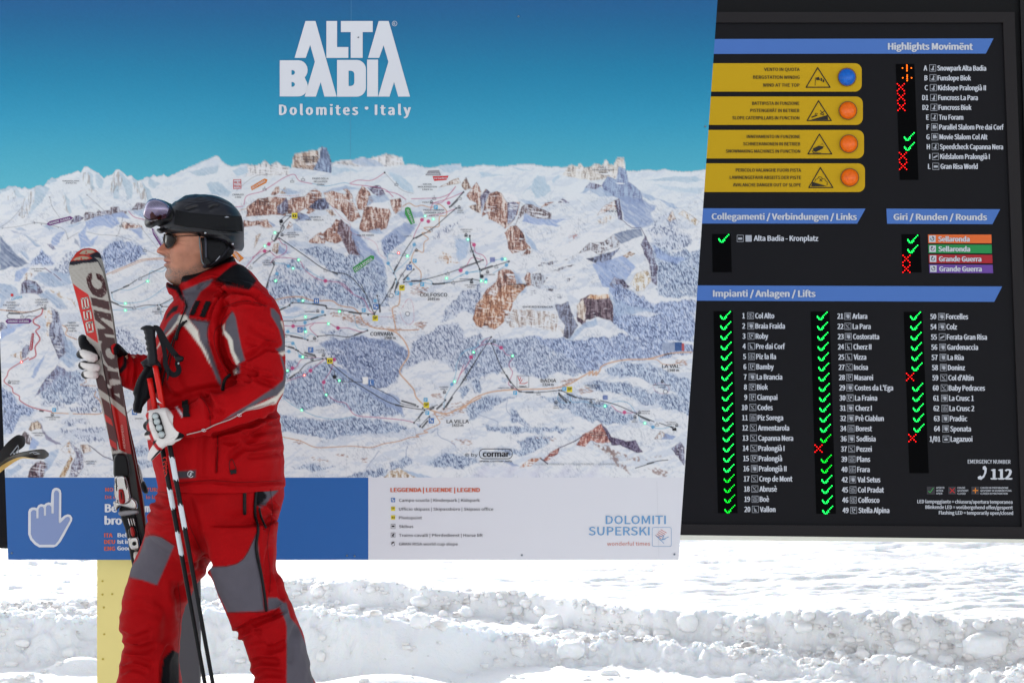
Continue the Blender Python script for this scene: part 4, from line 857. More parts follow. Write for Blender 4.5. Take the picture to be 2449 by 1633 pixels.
# maker's mark
m_dk = mat('ink_dark', (58, 58, 62), .5)
q = cE([(38, 1372)])[0]; T(mbd, PM, m_dk, '© by', q[0], q[1], 7.5, width=31, bold=.01)
q = cE([(184, 1374)])[0]; T(mbd, PM, m_dk, 'cormar', q[0], q[1], 14, width=62, bold=.03)
mb = MB(); strokes(mb, PM, cE(rr(155,1312,418,1390,36)), 1.5, O, True); mb.build('maker_frame', m_dk, mbd)
q = cE([(157, 1417)])[0]; T(mbd, PM, m_dk, 'www.cormar.info', q[0], q[1], 5.2, width=77, bold=.012)
q = cE([(600, 1441)])[0]; T(mbd, PM, mat('ink_pale', (150, 150, 156), .5), 'ALLE RECHTE VORBEHALTEN  ·  TUTTI I DIRITTI RISERVATI  ·  ALL RIGHTS RESERVED', q[0], q[1], 4.5, width=205, bold=-.004)
# big logo
cL = crop(600, 0, 4.9)
def arc(cx, cy, rx, ry, a0, a1, n=8): return [(cx + rx * math.cos(R(a0 + (a1 - a0) * k / n)), cy + ry * math.sin(R(a0 + (a1 - a0) * k / n))) for k in range(n + 1)]
for loops in [[[(640,250),(757,250),(1005,1135),(862,1135),(818,965),(762,1135),(630,1135),(750,728),(695,530),(643,682),(512,682)]],
              [[(1498,250),(1615,250),(1865,1135),(1727,1135),(1678,965),(1624,1135),(1492,1135),(1612,728),(1555,535),(1503,682),(1373,682)]],
              [[(885,250),(1010,250),(1010,555),(1142,555),(1142,682),(885,682)]],
              [[(1055,250),(1428,250),(1428,380),(1310,380),(1310,682),(1170,682),(1170,380),(1055,380)]],
              [[(338,710)] + arc(560,825,105,115,-90,50) + [(632,912)] + arc(560,1015,106,118,-40,90) + [(338,1133)], [(476,825),(497,826),(512,838),(517,853),(512,868),(497,880),(476,881)], [(476,964),(497,966),(512,978),(517,992),(512,1007),(497,1019),(476,1020)]],
              [[(1010,706)] + arc(1240,815,108,109,-90,0) + arc(1240,1027,108,109,0,90) + [(1010,1136)], [(1145,832),(1175,832),(1200,842),(1213,868),(1213,974),(1200,1000),(1175,1011),(1145,1011)]],
              [[(1362,702),(1490,702),(1490,1135),(1362,1135)]]]:
    mb = MB(); sheet(mb, PM, [cL(l) for l in loops], O); mb.build('logo_letter', m_wh, mbd)
for s, x0, x1, yb, cap in [('Dolomites', 338, 1250, 1347, 118), ('·', 1342, 1370, 1330, 118), ('Italy', 1460, 1868, 1347, 118)]:
    p = cL([(x0, yb)])[0]; T(mbd, PM, m_wh, s, p[0], p[1], cap / 4.9, width=(x1 - x0) / 4.9, bold=.028, space=1.15)
mb = MB(); strokes(mb, PM, cL(circ(1684, 280, 28, 16)), 1.0, O, True); p = cL([(1672, 296)])[0]; text(mb, PM, 'R', p[0], p[1], 6, O, bold=.01); mb.build('registered_mark', m_wh, mbd)
# place names
NM = [(cG,'MARMOLADA\n3342 m',950,312,9.5,40),(cB,'SASSOLUNGO\nLANGKOFEL\n3181 m',745,320,13,42),(cB,'PASSO SELLA\nSELLAJOCH\n2244m',848,527,16,39),(cB,'CANAZEI\n1460',75,662,14,27),(cB,'SASSO\nPORDOI\n2958 m',325,718,14,23),(cB,'VALLON\n2550 m',535,815,14,21),(cB,'GRUPPO\nDEL SELLA',795,874,14,43),(cB,'PIZ BOE\nALPINE LOUNGE\n2224 m',578,1027,9,37),(cB,'CREP\nDE MUNT\n2000 m',350,1287,11,23),(cB,'VAL DE MISDE',1270,1030,14,41),(cB,'SELVA\nWOLKENSTEIN\n1563 m',1850,577,14,45),(cB,'FRARA',1835,722,11,16),(cB,'PASSO GARDENA\nGRÖDNER JOCH\n2121 m',1912,820,15,50),(cB,'JIMMY\n2222 m',2160,808,10,16),(cB,'1536 m',1670,1038,11,17),(cB,'FORCELLES\n2133 m',2218,988,11,28),
      (cC,'ODLE\nGEISLERSPITZEN\n3025 m',1300,405,13,52),(cC,'PUEZ',1377,780,16,26),(cC,'SASSONGHER\n2665 m',525,1455,13,45),(cC,'EDELWEISS',268,1353,9,27),(cC,'COL PRADAT\n2038 m',100,1458,9,30),
      (cD,'BOCONARA',472,218,9,25),(cD,'COL ALT',502,453,9,19),(cD,'PIZ LA ILA\n2077 m',560,534,9,24),(cD,'FLORIAN\n1490 m',1540,827,8,20),
      (cE,'GHERDENACIA',622,180,15,73),(cE,'SAN LINERT\n1502 m',1055,815,10,36),(cE,'PARACORA',350,827,8,28),(cE,'RANCH DA ANDRÉ\n1600 m',1612,812,8,43),(cE,'OIES\n1500 m',767,978,8,14),(cE,"L'TAMÀ\n1520 m",1045,965,8,17),(cE,'NAGLER\n1610 m',1483,1020,8,20),(cE,'LEE\n1850 m',1395,1087,8,14),(cE,'LA CRUSC\n2045 m',1685,1108,8,24),(cE,'SAS DLA CRUSC\nKREUZKOFEL\n2907 m',1105,1203,12,46),
      (cF,'LAVARELA\n3055 m',755,1414,11,28),(cF,'CONTURINES\n3064 m',320,1178,11,32),(cF,'CAPANNA ALPINA\n1726 m',437,1046,8,36),(cF,'SCOTONI\n1985 m',128,747,8,19),(cF,'ARMENTAROLA',1160,1048,9,20),(cH,'LAGACIÓ\nLAGAZUOI\n2778 m',707,592,26,31),(cH,'PASSO\nFALZAREGO\nPASS\n2105 m',190,664,26,38),(cH,'PASSO\nVALPAROLA\nPASS\n2168 m',1222,1010,26,34),(cG,'COL DI LANA\n2462 m',505,1487,14,33),(cH,'SETSAS\n2562 m',490,345,24,22),(cA,'PRALONGIÀ\n2157 m',1040,1232,8,27)]
m_nm = mat('ink_place_names', (84, 84, 92), .5)
for c, s, x, y, ch, w in NM:
    k = {id(cG): 5.6, id(cB): 3.92, id(cC): 3.794, id(cD): 3.336, id(cE): 3.337, id(cF): 3.485, id(cH): 7.13, id(cA): 2.7506}[id(c)]
    cap = max(ch / k, 2.9); rows = s.split('\n'); p = c([(x, y)])[0]; mb = MB()
    lead = cap * 1.75; big = max(len(r) for r in rows)
    for i, r in enumerate(rows):
        text(mb, PM, r, p[0], p[1] + (i - (len(rows) - 1) / 2) * lead, cap, O, width=w * len(r) / big, align='c', bold=.012)
    mb.build('place_name', m_nm, mbd)
for c, s, x0, yb, w, cap in [(cD,'COLFOSCO',1350,98,65,8.5),(cD,'1645 m',1410,128,28,6.5),(cD,'CORVARA',953,410,55,9),(cD,'1568 m',1065,437,27,6.5),(cD,'LA VILLA',1562,1106,53,8),(cD,'1433 m',1605,1134,27,6.5),(cE,'BADIA',645,781,37,8),(cE,'1324 m',658,810,27,6.5),(cE,'LA VAL',1613,666,42,8),(cE,'1348 m',1655,696,28,6.5),(cE,'SKIBUS',474,820,17,3.4)]:
    p = c([(x0, yb)])[0]; T(mbd, PM, m_dk, s, p[0], p[1], cap, 'place_name', width=w, bold=.02)
# banners
def banner(c, s, poly, col, cx, cy, w, cap, ang, tip=None):
    name = 'route_banner'; mm = mat('banner_' + '_'.join(str(v) for v in col), col, .5)
    icon(mbd, PM, c(poly), mm, name, O); p = c([(cx, cy)])[0]
    mb = MB(); text(mb, PM, s, p[0], p[1], cap, O + .0012, width=w, align='c', bold=.02, ang=ang); mb.build('banner_lettering', m_wh, mbd)
banner(cG, 'GRANDE GUERRA', [(622,875),(665,835),(940,768),(978,790),(950,818),(665,897)], (112, 58, 122), 798, 833, 52, 5.2, 14)
banner(cH, 'GRANDE GUERRA', [(88,915),(125,878),(510,872),(543,910),(505,950),(125,955)], (112, 58, 122), 312, 914, 50, 5.2, 0)
banner(cG, 'GRANDE GUERRA', [(2030,930),(2052,935),(2200,1180),(2160,1190),(2050,1010)], (112, 58, 122), 2112, 1050, 40, 4.2, -57)
banner(cB, 'SELLA RONDA', [(195,575),(325,498),(352,510),(340,540),(205,610)], (214, 132, 62), 268, 553, 36, 4.6, 30)
banner(cB, 'SELLA RONDA', [(0,1170),(60,1180),(132,1245),(90,1280),(30,1230)], (214, 132, 62), 60, 1215, 28, 6, -58)
banner(cB, 'SELLA RONDA', [(1642,775),(1668,765),(1690,775),(1735,915),(1695,930),(1640,830)], (70, 150, 84), 1690, 852, 36, 5, -68)
banner(cB, 'SELLA RONDA', [(1148,1335),(1320,1218),(1352,1225),(1350,1255),(1172,1382)], (70, 150, 84), 1250, 1302, 50, 7, 33)
banner(cB, 'Val Gardena', [(1900,478),(2050,473),(2030,512),(1915,522)], (206, 62, 68), 1974, 495, 31, 4.6, 2)
banner(cB, 'Dolomites', [(1830,470),(1860,425),(1960,420),(1980,468)], (150, 150, 156), 1902, 455, 29, 4.6, 0)
banner(cH, 'RITOUR LAGACIÓ', [(540,1118),(578,1120),(555,1390),(525,1420),(500,1385)], (176, 56, 70), 538, 1258, 36, 3.0, 85)
m_rd = mat('ink_red', (206, 64, 68), .5)
mb = MB(); strokes(mb, PM, cB([(33,510),(102,508),(104,592),(33,594)]), 1.2, O, True); text(mb, PM, 'VAL DI', *cB([(68,535)])[0], 6, O, width=15, align='c', bold=.02); text(mb, PM, 'FASSA', *cB([(68,570)])[0], 6, O, width=15, align='c', bold=.02); mb.build('valley_badge', m_rd, mbd)
T(mbd, PM, m_sb2, 'Cortina', *cH([(200,560)])[0], 7, 'place_name', width=26, ang=14, bold=.01, shear=.3)
icon(mbd, PM, [*cH(circ(205, 468, 26, 8))], m_rd, 'resort_mark')
for c, x, y, s in [(cD,523,132,'H'),(cD,392,363,'G'),(cD,478,522,'F'),(cD,960,783,'L')]:
    p = c([(x, y)])[0]; icon(mbd, PM, rr(p[0]-6.3,p[1]-6.3,p[0]+6.3,p[1]+6.3), m_sb, 'letter_sign'); T(mbd, PM, m_wh, s, p[0], p[1], 8, 'sign_letter', align='c', bold=.04, off=O+.0012)
for c, x, y in [(cB,1930,767),(cB,1732,1270),(cB,1803,1490),(cD,1168,70),(cD,900,206),(cD,1394,920),(cD,1408,1025),(cE,441,865),(cE,833,833),(cF,452,975)]:
    p = c([(x, y)])[0]; icon(mbd, PM, rr(p[0]-4.6,p[1]-4.6,p[0]+4.6,p[1]+4.6,1), m_sb2, 'parking_sign'); T(mbd, PM, m_wh, 'P', p[0], p[1], 6, 'sign_letter', align='c', bold=.03, off=O+.0012)
for c, x, y in [(cB,1612,1522),(cD,992,270),(cD,1400,962),(cE,875,838)]:
    p = c([(x, y)])[0]; icon(mbd, PM, rr(p[0]-6.6,p[1]-6.6,p[0]+6.6,p[1]+6.6), m_y, 'ticket_office_sign'); T(mbd, PM, m_bk, 'SP', p[0], p[1]-1, 6.5, 'sign_letter', align='c', width=9.5, bold=.04, off=O+.0012)
for c, x, y in [(cB,605,848),(cD,630,610)]:
    p = c([(x, y)])[0]; icon(mbd, PM, rr(p[0]-6.8,p[1]-6.8,p[0]+6.8,p[1]+6.8), m_y, 'photo_point_sign'); glyph(mbd, PM, [rr(p[0]-4.5,p[1]-2.6,p[0]+4.5,p[1]+3)], m_bk, O + .0012, 'camera_mark'); glyph(mbd, PM, [circ(p[0],p[1],1.8,8)], m_y, O + .0024, 'camera_mark')
for c, x, y in [(cB,1680,1332),(cD,997,180),(cD,1440,1087),(cF,1122,996)]:
    p = c([(x, y)])[0]; icon(mbd, PM, rr(p[0]-6.3,p[1]-6.3,p[0]+6.3,p[1]+6.3), m_sb, 'ski_school_sign'); glyph(mbd, PM, [rr(p[0]-4,p[1]-4,p[0]-1,p[1]-.5), rr(p[0]+.5,p[1]-1,p[0]+3.5,p[1]+3.5), rr(p[0]-3.5,p[1]+1,p[0]+1,p[1]+2)], m_wh, O + .0012, 'skier_mark')
mb = MB(); a_, b_ = cE([(455,728),(550,822)]); strokes(mb, PM, rr(*a_, *b_), .8, O, True); mb.build('skibus_badge', m_ink, mbd)
mb = MB(); strokes(mb, PM, cE([(462,734),(476,770),(486,740)]), 1.2, O); strokes(mb, PM, cE([(500,756),(476,790),(516,792),(540,780)]), 1.2, O); mb.build('badge_lines', m_rd, mbd)
glyph(mbd, PM, [cE([(1695,1165),(1695,1140),(1704,1130),(1704,1150),(1720,1140),(1728,1150),(1728,1168)])], m_bk, O, 'church_mark')
# small lamps set into the map
m_lg = mat('map_lamp_green', (60, 220, 150), .3, emit=(70, 255, 170), estr=.45); m_lr = mat('map_lamp_red', (235, 60, 50), .3, emit=(255, 50, 40), estr=.5); m_lc = mat('map_lamp_core', (235, 255, 245), .3, emit=(225, 255, 240), estr=.8)
def lamp(p, m):
    v = [PM.at(p[0], p[1], .006)]; f = []
    for r, off in ((1.2, .0055), (2.3, .0045), (3.1, .002)):
        for x, y in circ(p[0], p[1], r, 10): v.append(PM.at(x, y, off))
    for k in range(10):
        k2 = (k + 1) % 10; f.append((0, 1 + k2, 1 + k)); f.append((1 + k, 1 + k2, 11 + k2, 11 + k)); f.append((11 + k, 11 + k2, 21 + k2, 21 + k))
    o = mk('map_lamp', v, f, [m, m_lc], mbd)
    for q in o.data.polygons:
        if len(q.vertices) == 3: q.material_index = 1
for p in cB([(421,1006),(327,1132),(643,1262),(591,1340),(428,1457),(1829,852),(1905,880),(1663,1225),(2030,1433),(2231,1070)]) + cD([(415,130),(707,216),(435,260),(619,314),(437,377),(413,580),(292,688),(601,880),(405,1002),(706,768),(1777,541),(1626,775)]) + cC([(72,1035),(409,1213),(193,1410),(234,1420)]) + cE([(109,542),(420,571),(1157,970),(1476,1106)]) + cA([(971,1025),(824,1171),(824,1216),(1148,1150)]): lamp(p, m_lg)
for p in cB([(1581,1197)]) + cD([(426,725)]) + cF([(178,577)]): lamp(p, m_lr)
m_screw = mat('screw_steel', (120, 130, 140), .35, .8)
for (x, y) in [(1687, 303), (1660, 643), (12, 984), (28, 1322), (848, 1329), (830, 1328), (1248, 1327), (1613, 1325), (857, 90), (1240, 40)]:
    v = [PM.at(x, y, .005)] + [PM.at(a, b, .0045) for a, b in circ(x, y, 2.0, 8)] + [PM.at(a, b, .0015) for a, b in circ(x, y, 2.6, 8)]
    f = [(0, 1 + (k + 1) % 8, 1 + k) for k in range(8)] + [(1 + k, 1 + (k + 1) % 8, 9 + (k + 1) % 8, 9 + k) for k in range(8)]
    mk('screw', v, f, m_screw, mbd)
# seams of the printed foil
mb = MB(); strokes(mb, PM, [(841, -200), (838, 378)], .7, O - .0008); mb.build('foil_seam', mat('foil_seam', (84, 140, 172), .3), mbd)
mb = MB(); strokes(mb, PM, [(838, 400), (828, 1141)], .5, O - .0008); strokes(mb, PM, [(1571, 1150), (1576, 1330)], .6, O - .0008); mb.build('foil_seam', mat('foil_seam_pale', (196, 198, 204), .3), mbd)
# posts behind the board
def boxw(x0, x1, y0, y1, z0, z1):
    v = [(x, y, z) for x in (x0, x1) for y in (y0, y1) for z in (z0, z1)]
    return v, [(0, 1, 3, 2), (4, 6, 7, 5), (0, 4, 5, 1), (2, 3, 7, 6), (0, 2, 6, 4), (1, 5, 7, 3)]
m_post = mat('post_grey', (78, 76, 80), .5, vary=.06, vscale=9)
m_pad = mat('post_yellow', (236, 220, 142), .5, vary=.06, vscale=6, bump=[(60, .1, .002)])
YP = 6.17
pxa = (232 - CXP) / FP * YP; pxb = (398 - CXP) / FP * YP; pxc = (476 - CXP) / FP * YP; pxd = (485 - CXP) / FP * (YP)
mb = MB(); mb.add(*boxw(pxa, pxb, YP, YP + .20, -.05, 1.6)); mb.build('post_cladding', m_pad, mbd)
mb = MB(); mb.add(*boxw(pxb + .001, pxc, YP + .004, YP + .012, -.05, 1.6)); mb.add(*boxw(pxb + .001, pxb + .08, YP + .19, YP + .2, -.05, 1.6)); mb.add(*boxw(pxb + .03, pxb + .04, YP + .012, YP + .19, -.05, 1.6)); mb.build('post', m_post, mbd)
for k, (x, y) in enumerate([(245,1389),(245,1421),(248,1452),(249,1516),(246,1575),(268,1420)]):
    p = np.array(pt(x, y, YP - .002)); v = [p + np.array([math.cos(a) * .0035, 0, math.sin(a) * .0035]) for a in np.linspace(0, 2 * PI, 9)[:-1]] + [p + np.array([math.cos(a) * .0035, .004, math.sin(a) * .0035]) for a in np.linspace(0, 2 * PI, 9)[:-1]]
    mk('bolt', v, [tuple(range(8))[::-1]] + [(j, (j + 1) % 8, 8 + (j + 1) % 8, 8 + j) for j in range(8)], mat('bolt_brass', (190, 170, 70), .5), mbd)
# second pair of posts carrying the right end from behind, and a cross rail
xr0 = (1230 - CXP) / FP * 6.2
mb = MB(); mb.add(*boxw(-1.2, .48, YP - .16, YP - .08, 1.15, 1.22)); mb.build('cross_rail', m_post, mbd)
# ------------------------------------------------------------------ the black status board
nb = np.array([-math.sin(R(2.6)), -math.cos(R(2.6)), math.sin(R(4))])
PB = Plane(pt(2040, 700, 7.35), nb)
sb = empty('status_board', tuple(PB.at(2040, 1290)), 'black lift status board with glowing green ticks behind the map board', 'status board')
m_case = mat('case_black', (5, 5, 7), .6, spec=.15)
m_frame = mat('frame_graphite', (34, 31, 32), .55, spec=.12)
m_panel = mat('panel_dark', (16, 15, 19), .6, vary=.05, vscale=5, spec=.12)
m_trim = mat('trim_alu', (206, 204, 192), .4, .5)
m_strip = mat('display_strip', (5, 5, 6), .7, spec=.03)
m_bar = mat('bar_blue', (72, 112, 180), .45); m_lt = mat('lettering_light', (198, 200, 206), .5)
v, f = slab(PB, [(1560, -260), (2640, -260), (2680, 1290), (1560, 1277)], -.16, -.02); mk('case', v, f, m_case, sb)
v, f = slab(PB, [(1560, 29.5), (2426.5, 29.5), (2433, 250), (2471, 1290), (1560, 1278)], -.02, -.004); mk('back_plate', v, f, m_case, sb)
# frame members round the dark panel
for poly in [[(1560, 29.5), (2426.5, 29.5), (2399, 54.5), (1560, 54.5)], [(2426.5, 29.5), (2470, 1290), (2444, 1259.5), (2399, 54.5)], [(1560, 1252.6), (2444, 1259.5), (2470, 1289.6), (1560, 1277.5)]]:
    v, f = slab(PB, poly, -.004, .012); mk('frame_member', v, f, m_frame, sb)
v, f = slab(PB, [(2433, -240), (2660, -240), (2700, 1289), (2477, 1289)], -.02, .0); mk('side_panel', v, f, mat('side_black', (12, 12, 13), .5, spec=.2), sb)
v, f = slab(PB, [(1560, 1278.2), (2700, 1292), (2700, 1299), (1560, 1290)], -.10, .02); mk('bottom_trim', v, f, m_trim, sb)
mb = MB(); sheet(mb, PB, [(1560, 54.5), (2399, 54.5), (2444, 1259.5), (1560, 1252.6)], 0.0); mb.build('display_panel', m_panel, sb)
p1 = crop(1660, 0, 2.981); p2 = crop(1640, 480, 2.907); p3 = crop(1620, 880, 2.837)
SLP = .0024
def S1(poly, m, name, off=.0025):
    mb = MB(); sheet(mb, PB, poly, off); return mb.build(name, m, sb)
def TB(s, x, y, cap, m=None, name='lettering', off=.0045, **k):
    k.setdefault('slope', SLP)
    mb = MB(); text(mb, PB, s, x, y, cap, off, **k); return mb.build(name, m or m_lt, sb)
S1(p1([(-170, 281), (2135, 276), (2080, 384), (-170, 387)]), m_bar, 'heading_bar')
S1(p2([(-200, 53), (1250, 56), (1192, 160), (-200, 159)]), m_bar, 'heading_bar')
S1(p2([(1395, 56), (2186, 60), (2132, 164), (1400, 161)]), m_bar, 'heading_bar')
S1(p2([(-200, 588), (2200, 596), (2145, 703), (-200, 694)]), m_bar, 'heading_bar')
for s, c, x0, x1, yb, cap in [('Highlights Movimënt', p1, 1385, 1985, 355, 46), ('Collegamenti / Verbindungen / Links', p2, 182, 1187, 131, 42), ('Giri / Runden / Rounds', p2, 1447, 2092, 134, 42), ('Impianti / Anlagen / Lifts', p2, 192, 900, 666, 44)]:
    k = 2.981 if c is p1 else 2.907; p = c([(x0, yb)])[0]
    TB(s, p[0], p[1], cap / k, width=(x1 - x0) / k, bold=.03)
# warning panels
m_wy = mat('warning_yellow', (196, 156, 22), .5, spec=.08); m_wk = mat('warning_ink', (40, 36, 30), .5)
m_lam = mat('lamp_orange', (222, 96, 14), .2, coat=.25, vary=.4, vscale=70, emit=(240, 110, 10), estr=.06, bump=[(90, .5, .004)]); m_lamb = mat('lamp_blue', (10, 92, 180), .2, coat=.25, vary=.4, vscale=70, emit=(10, 90, 200), estr=.06, bump=[(90, .5, .004)])
m_ring = mat('lamp_ring', (120, 84, 40), .4)
def rrect_right(y0, y1, xr, xl, r):
    return [(xl, y0)] + arc(xr - r, y0 + r, r, r, -90, 0, 5) + arc(xr - r, y1 - r, r, r, 0, 90, 5) + [(xl, y1)]
WP = [(453, 655, 1195, (1090, 551), (881, 478, 793, 976, 629), ['VENTO IN QUOTA', 'BERGSTATION WINDIG', 'WIND AT THE TOP'], (497, 553, 609), (500, 422, 492), 752),
      (690, 892, 1203, (1097, 789), (887, 714, 800, 984, 866), ['BATTIPISTA IN FUNZIONE', 'PISTENGERÄT IN BETRIEB', 'SLOPE CATERPILLARS IN FUNCTION'], (739, 790, 843), (415, 402, 273), 750),
      (928, 1131, 1211, (1103, 1026), (893, 952, 806, 988, 1104), ['INNEVAMENTO IN FUNZIONE', 'SCHNEEKANONEN IN BETRIEB', 'SNOWMAKING MACHINES IN FUNCTION'], (976, 1028, 1080), (376, 351, 227), 756),
      (1166, 1370, 1218, (1110, 1266), (900, 1190, 812, 996, 1343), ['PERICOLO VALANGHE FUORI PISTA', 'LAWINENGEFAHR ABSEITS DER PISTE', 'AVALANCHE DANGER OUT OF SLOPE'], (1215, 1267, 1320), (298, 255, 278), 762)]
for i, (y0, y1, xr, (lx, ly), (ax, ay, bx0, bx1, by), rows, ys_, xl, xre) in enumerate(WP):
    S1(p1(rrect_right(y0, y1, xr, -160, 48)), m_wy, 'warning_panel')
    for s, y, x0 in zip(rows, ys_, xl):
        p = p1([(xre, y + 11)])[0]; TB(s, p[0], p[1], 7.6, m_wk, width=(xre - x0) / 2.981, align='r', bold=.022)
    mb = MB(); strokes(mb, PB, p1([(ax, ay + 6), (bx1 - 6, by - 5), (bx0 + 6, by - 5)]), 2.4, .0045, True)
    cx, cy = ax, ay + 95
    if i == 0:
        strokes(mb, PB, p1([(863, 610), (865, 556)]), 1.2, .0045)
        for q in [[(868,556),(890,550),(898,572),(874,574)], [(902,556),(912,560),(912,582),(902,578)], [(918,566),(928,572),(926,590),(916,586)]]: sheet(mb, PB, p1(q), .0045)
    if i == 1:
        sheet(mb, PB, p1([(832,856),(950,822),(956,856)]), .0045); sheet(mb, PB, p1([(838,842),(880,826),(876,818),(836,834)]), .0045)
        strokes(mb, PB, p1([(862,820),(868,808),(880,812)]), 1.4, .0045); strokes(mb, PB, p1([(900,790),(925,815)]), 1.6, .0045); strokes(mb, PB, p1([(928,795),(900,815),(925,822)]), 1.6, .0045)
    if i == 2:
        sheet(mb, PB, p1([(848,1060),(890,1040),(922,1046),(918,1060),(868,1085),(850,1078)]), .0045); strokes(mb, PB, p1([(842,1075),(850,1090),(905,1092)]), 1.2, .0045)
        for q in [(915,1030),(922,1036),(905,1032),(926,1046),(912,1024)]: sheet(mb, PB, p1(circ(q[0], q[1], 2.6, 6)), .0045)
    if i == 3:
        sheet(mb, PB, p1([(835,1330),(845,1298),(945,1328)]), .0045)
        strokes(mb, PB, p1([(860,1298),(868,1280),(880,1276),(890,1262),(905,1262),(915,1275),(930,1276),(940,1292),(950,1300),(948,1322)]), 1.1, .0045)
        strokes(mb, PB, p1([(895,1275),(912,1295)]), 1.5, .0045); strokes(mb, PB, p1([(915,1275),(896,1292)]), 1.5, .0045)
    mb.build('warning_symbol', m_wk, sb)
    # domed lamp with a ring
    c0 = p1([(lx, ly)])[0]; v = [PB.at(c0[0], c0[1], .034)]; f = []
    prof = [(7, .033), (13, .029), (17, .022), (20, .012), (21, .004)]
    for r, o in prof:
        for x, y in circ(c0[0], c0[1], r, 20): v.append(PB.at(x, y, o))
    for k in range(20):
        k2 = (k + 1) % 20; f.append((0, 1 + k2, 1 + k))
        for j in range(len(prof) - 1): f.append((1 + 20 * j + k, 1 + 20 * j + k2, 21 + 20 * j + k2, 21 + 20 * j + k))
    lo = mk('warning_lamp', v, f, m_lamb if i == 0 else m_lam, sb, smooth=True)
    v = []; f = []
    for r, o in [(20.5, .010), (22.3, .010), (22.6, .0045)]:
        for x, y in circ(c0[0], c0[1], r, 20): v.append(PB.at(x, y, o))
    for k in range(20):
        k2 = (k + 1) % 20
        for j in range(2): f.append((20 * j + k, 20 * j + k2, 20 + 20 * j + k2, 20 + 20 * j + k))
    mk('lamp_ring', v, f, m_ring, lo)
# display strips
def strip(c, x0, x1, y0, x2, x3, y1):
    S1(c[0]([(x0, y0), (x1, y0)]) + c[1]([(x3, y1), (x2, y1)]), m_strip, 'display_strip', .002)
strip((p1, p1), 1438, 1570, 458, 1467, 1600, 1283); strip((p2, p2), 183, 313, 232, 187, 320, 497); strip((p2, p2), 1500, 1628, 234, 1508, 1640, 498)
strip((p2, p3), 193, 327, 768, 276, 408, 983); strip((p2, p3), 868, 1000, 770, 943, 1075, 987); strip((p2, p3), 1516, 1645, 772, 1575, 1706, 712)
m_gl = mat('led_green', (30, 230, 80), .4, emit=(20, 255, 90), estr=1.25); m_rl = mat('led_red', (230, 24, 24), .4, emit=(255, 14, 12), estr=1.1); m_ol = mat('led_orange', (240, 110, 20), .4, emit=(255, 96, 8), estr=1.2)
m_gl2 = mat('led_green_dim', (10, 190, 50), .4, emit=(4, 225, 40), estr=.9)
def leds(pts, m, name, r=1.5):
    mb = MB()
    for x, y in pts:
        v = [PB.at(x, y, .0056)] + [PB.at(a, b, .0048) for a, b in circ(x, y, r * .8, 8)] + [PB.at(a, b, .0032) for a, b in circ(x, y, r, 8)]
        mb.add(v, [(0, 1 + (k + 1) % 8, 1 + k) for k in range(8)] + [(1 + k, 1 + (k + 1) % 8, 9 + (k + 1) % 8, 9 + k) for k in range(8)])
    return mb.build(name, m, sb)
def check(x, y, m=None):   # x = left of tick
    leds([(x, y + 1.5), (x + 3.2, y + 5.2), (x + 6.6, y + 9.0), (x + 9.6, y + 5.2), (x + 12.9, y + 1.6), (x + 16.3, y - 1.7), (x + 19.7, y - 5), (x + 23, y - 8.4), (x + .4, y + 4.2), (x + 3.4, y + 8), (x + 10, y + 8.4), (x + 13.4, y + 5)], m or m_gl, 'tick_light')
def cross(x, y):
    s = 4.1; leds([(x + a * s, y + b * s) for a, b in [(-2,-2),(-1,-1),(0,0),(1,1),(2,2),(2,-2),(1,-1),(-1,1),(-2,2)]], m_rl, 'cross_light')
def plus(x, y):
    leds([(x, y - 6.5), (x, y - 2.2), (x, y + 2.2), (x, y + 6.5), (x - 10.5, y), (x + 10.5, y)], m_ol, 'plus_light', 1.7)
def px3(i, n, a, b): return a + (b - a) * i / n
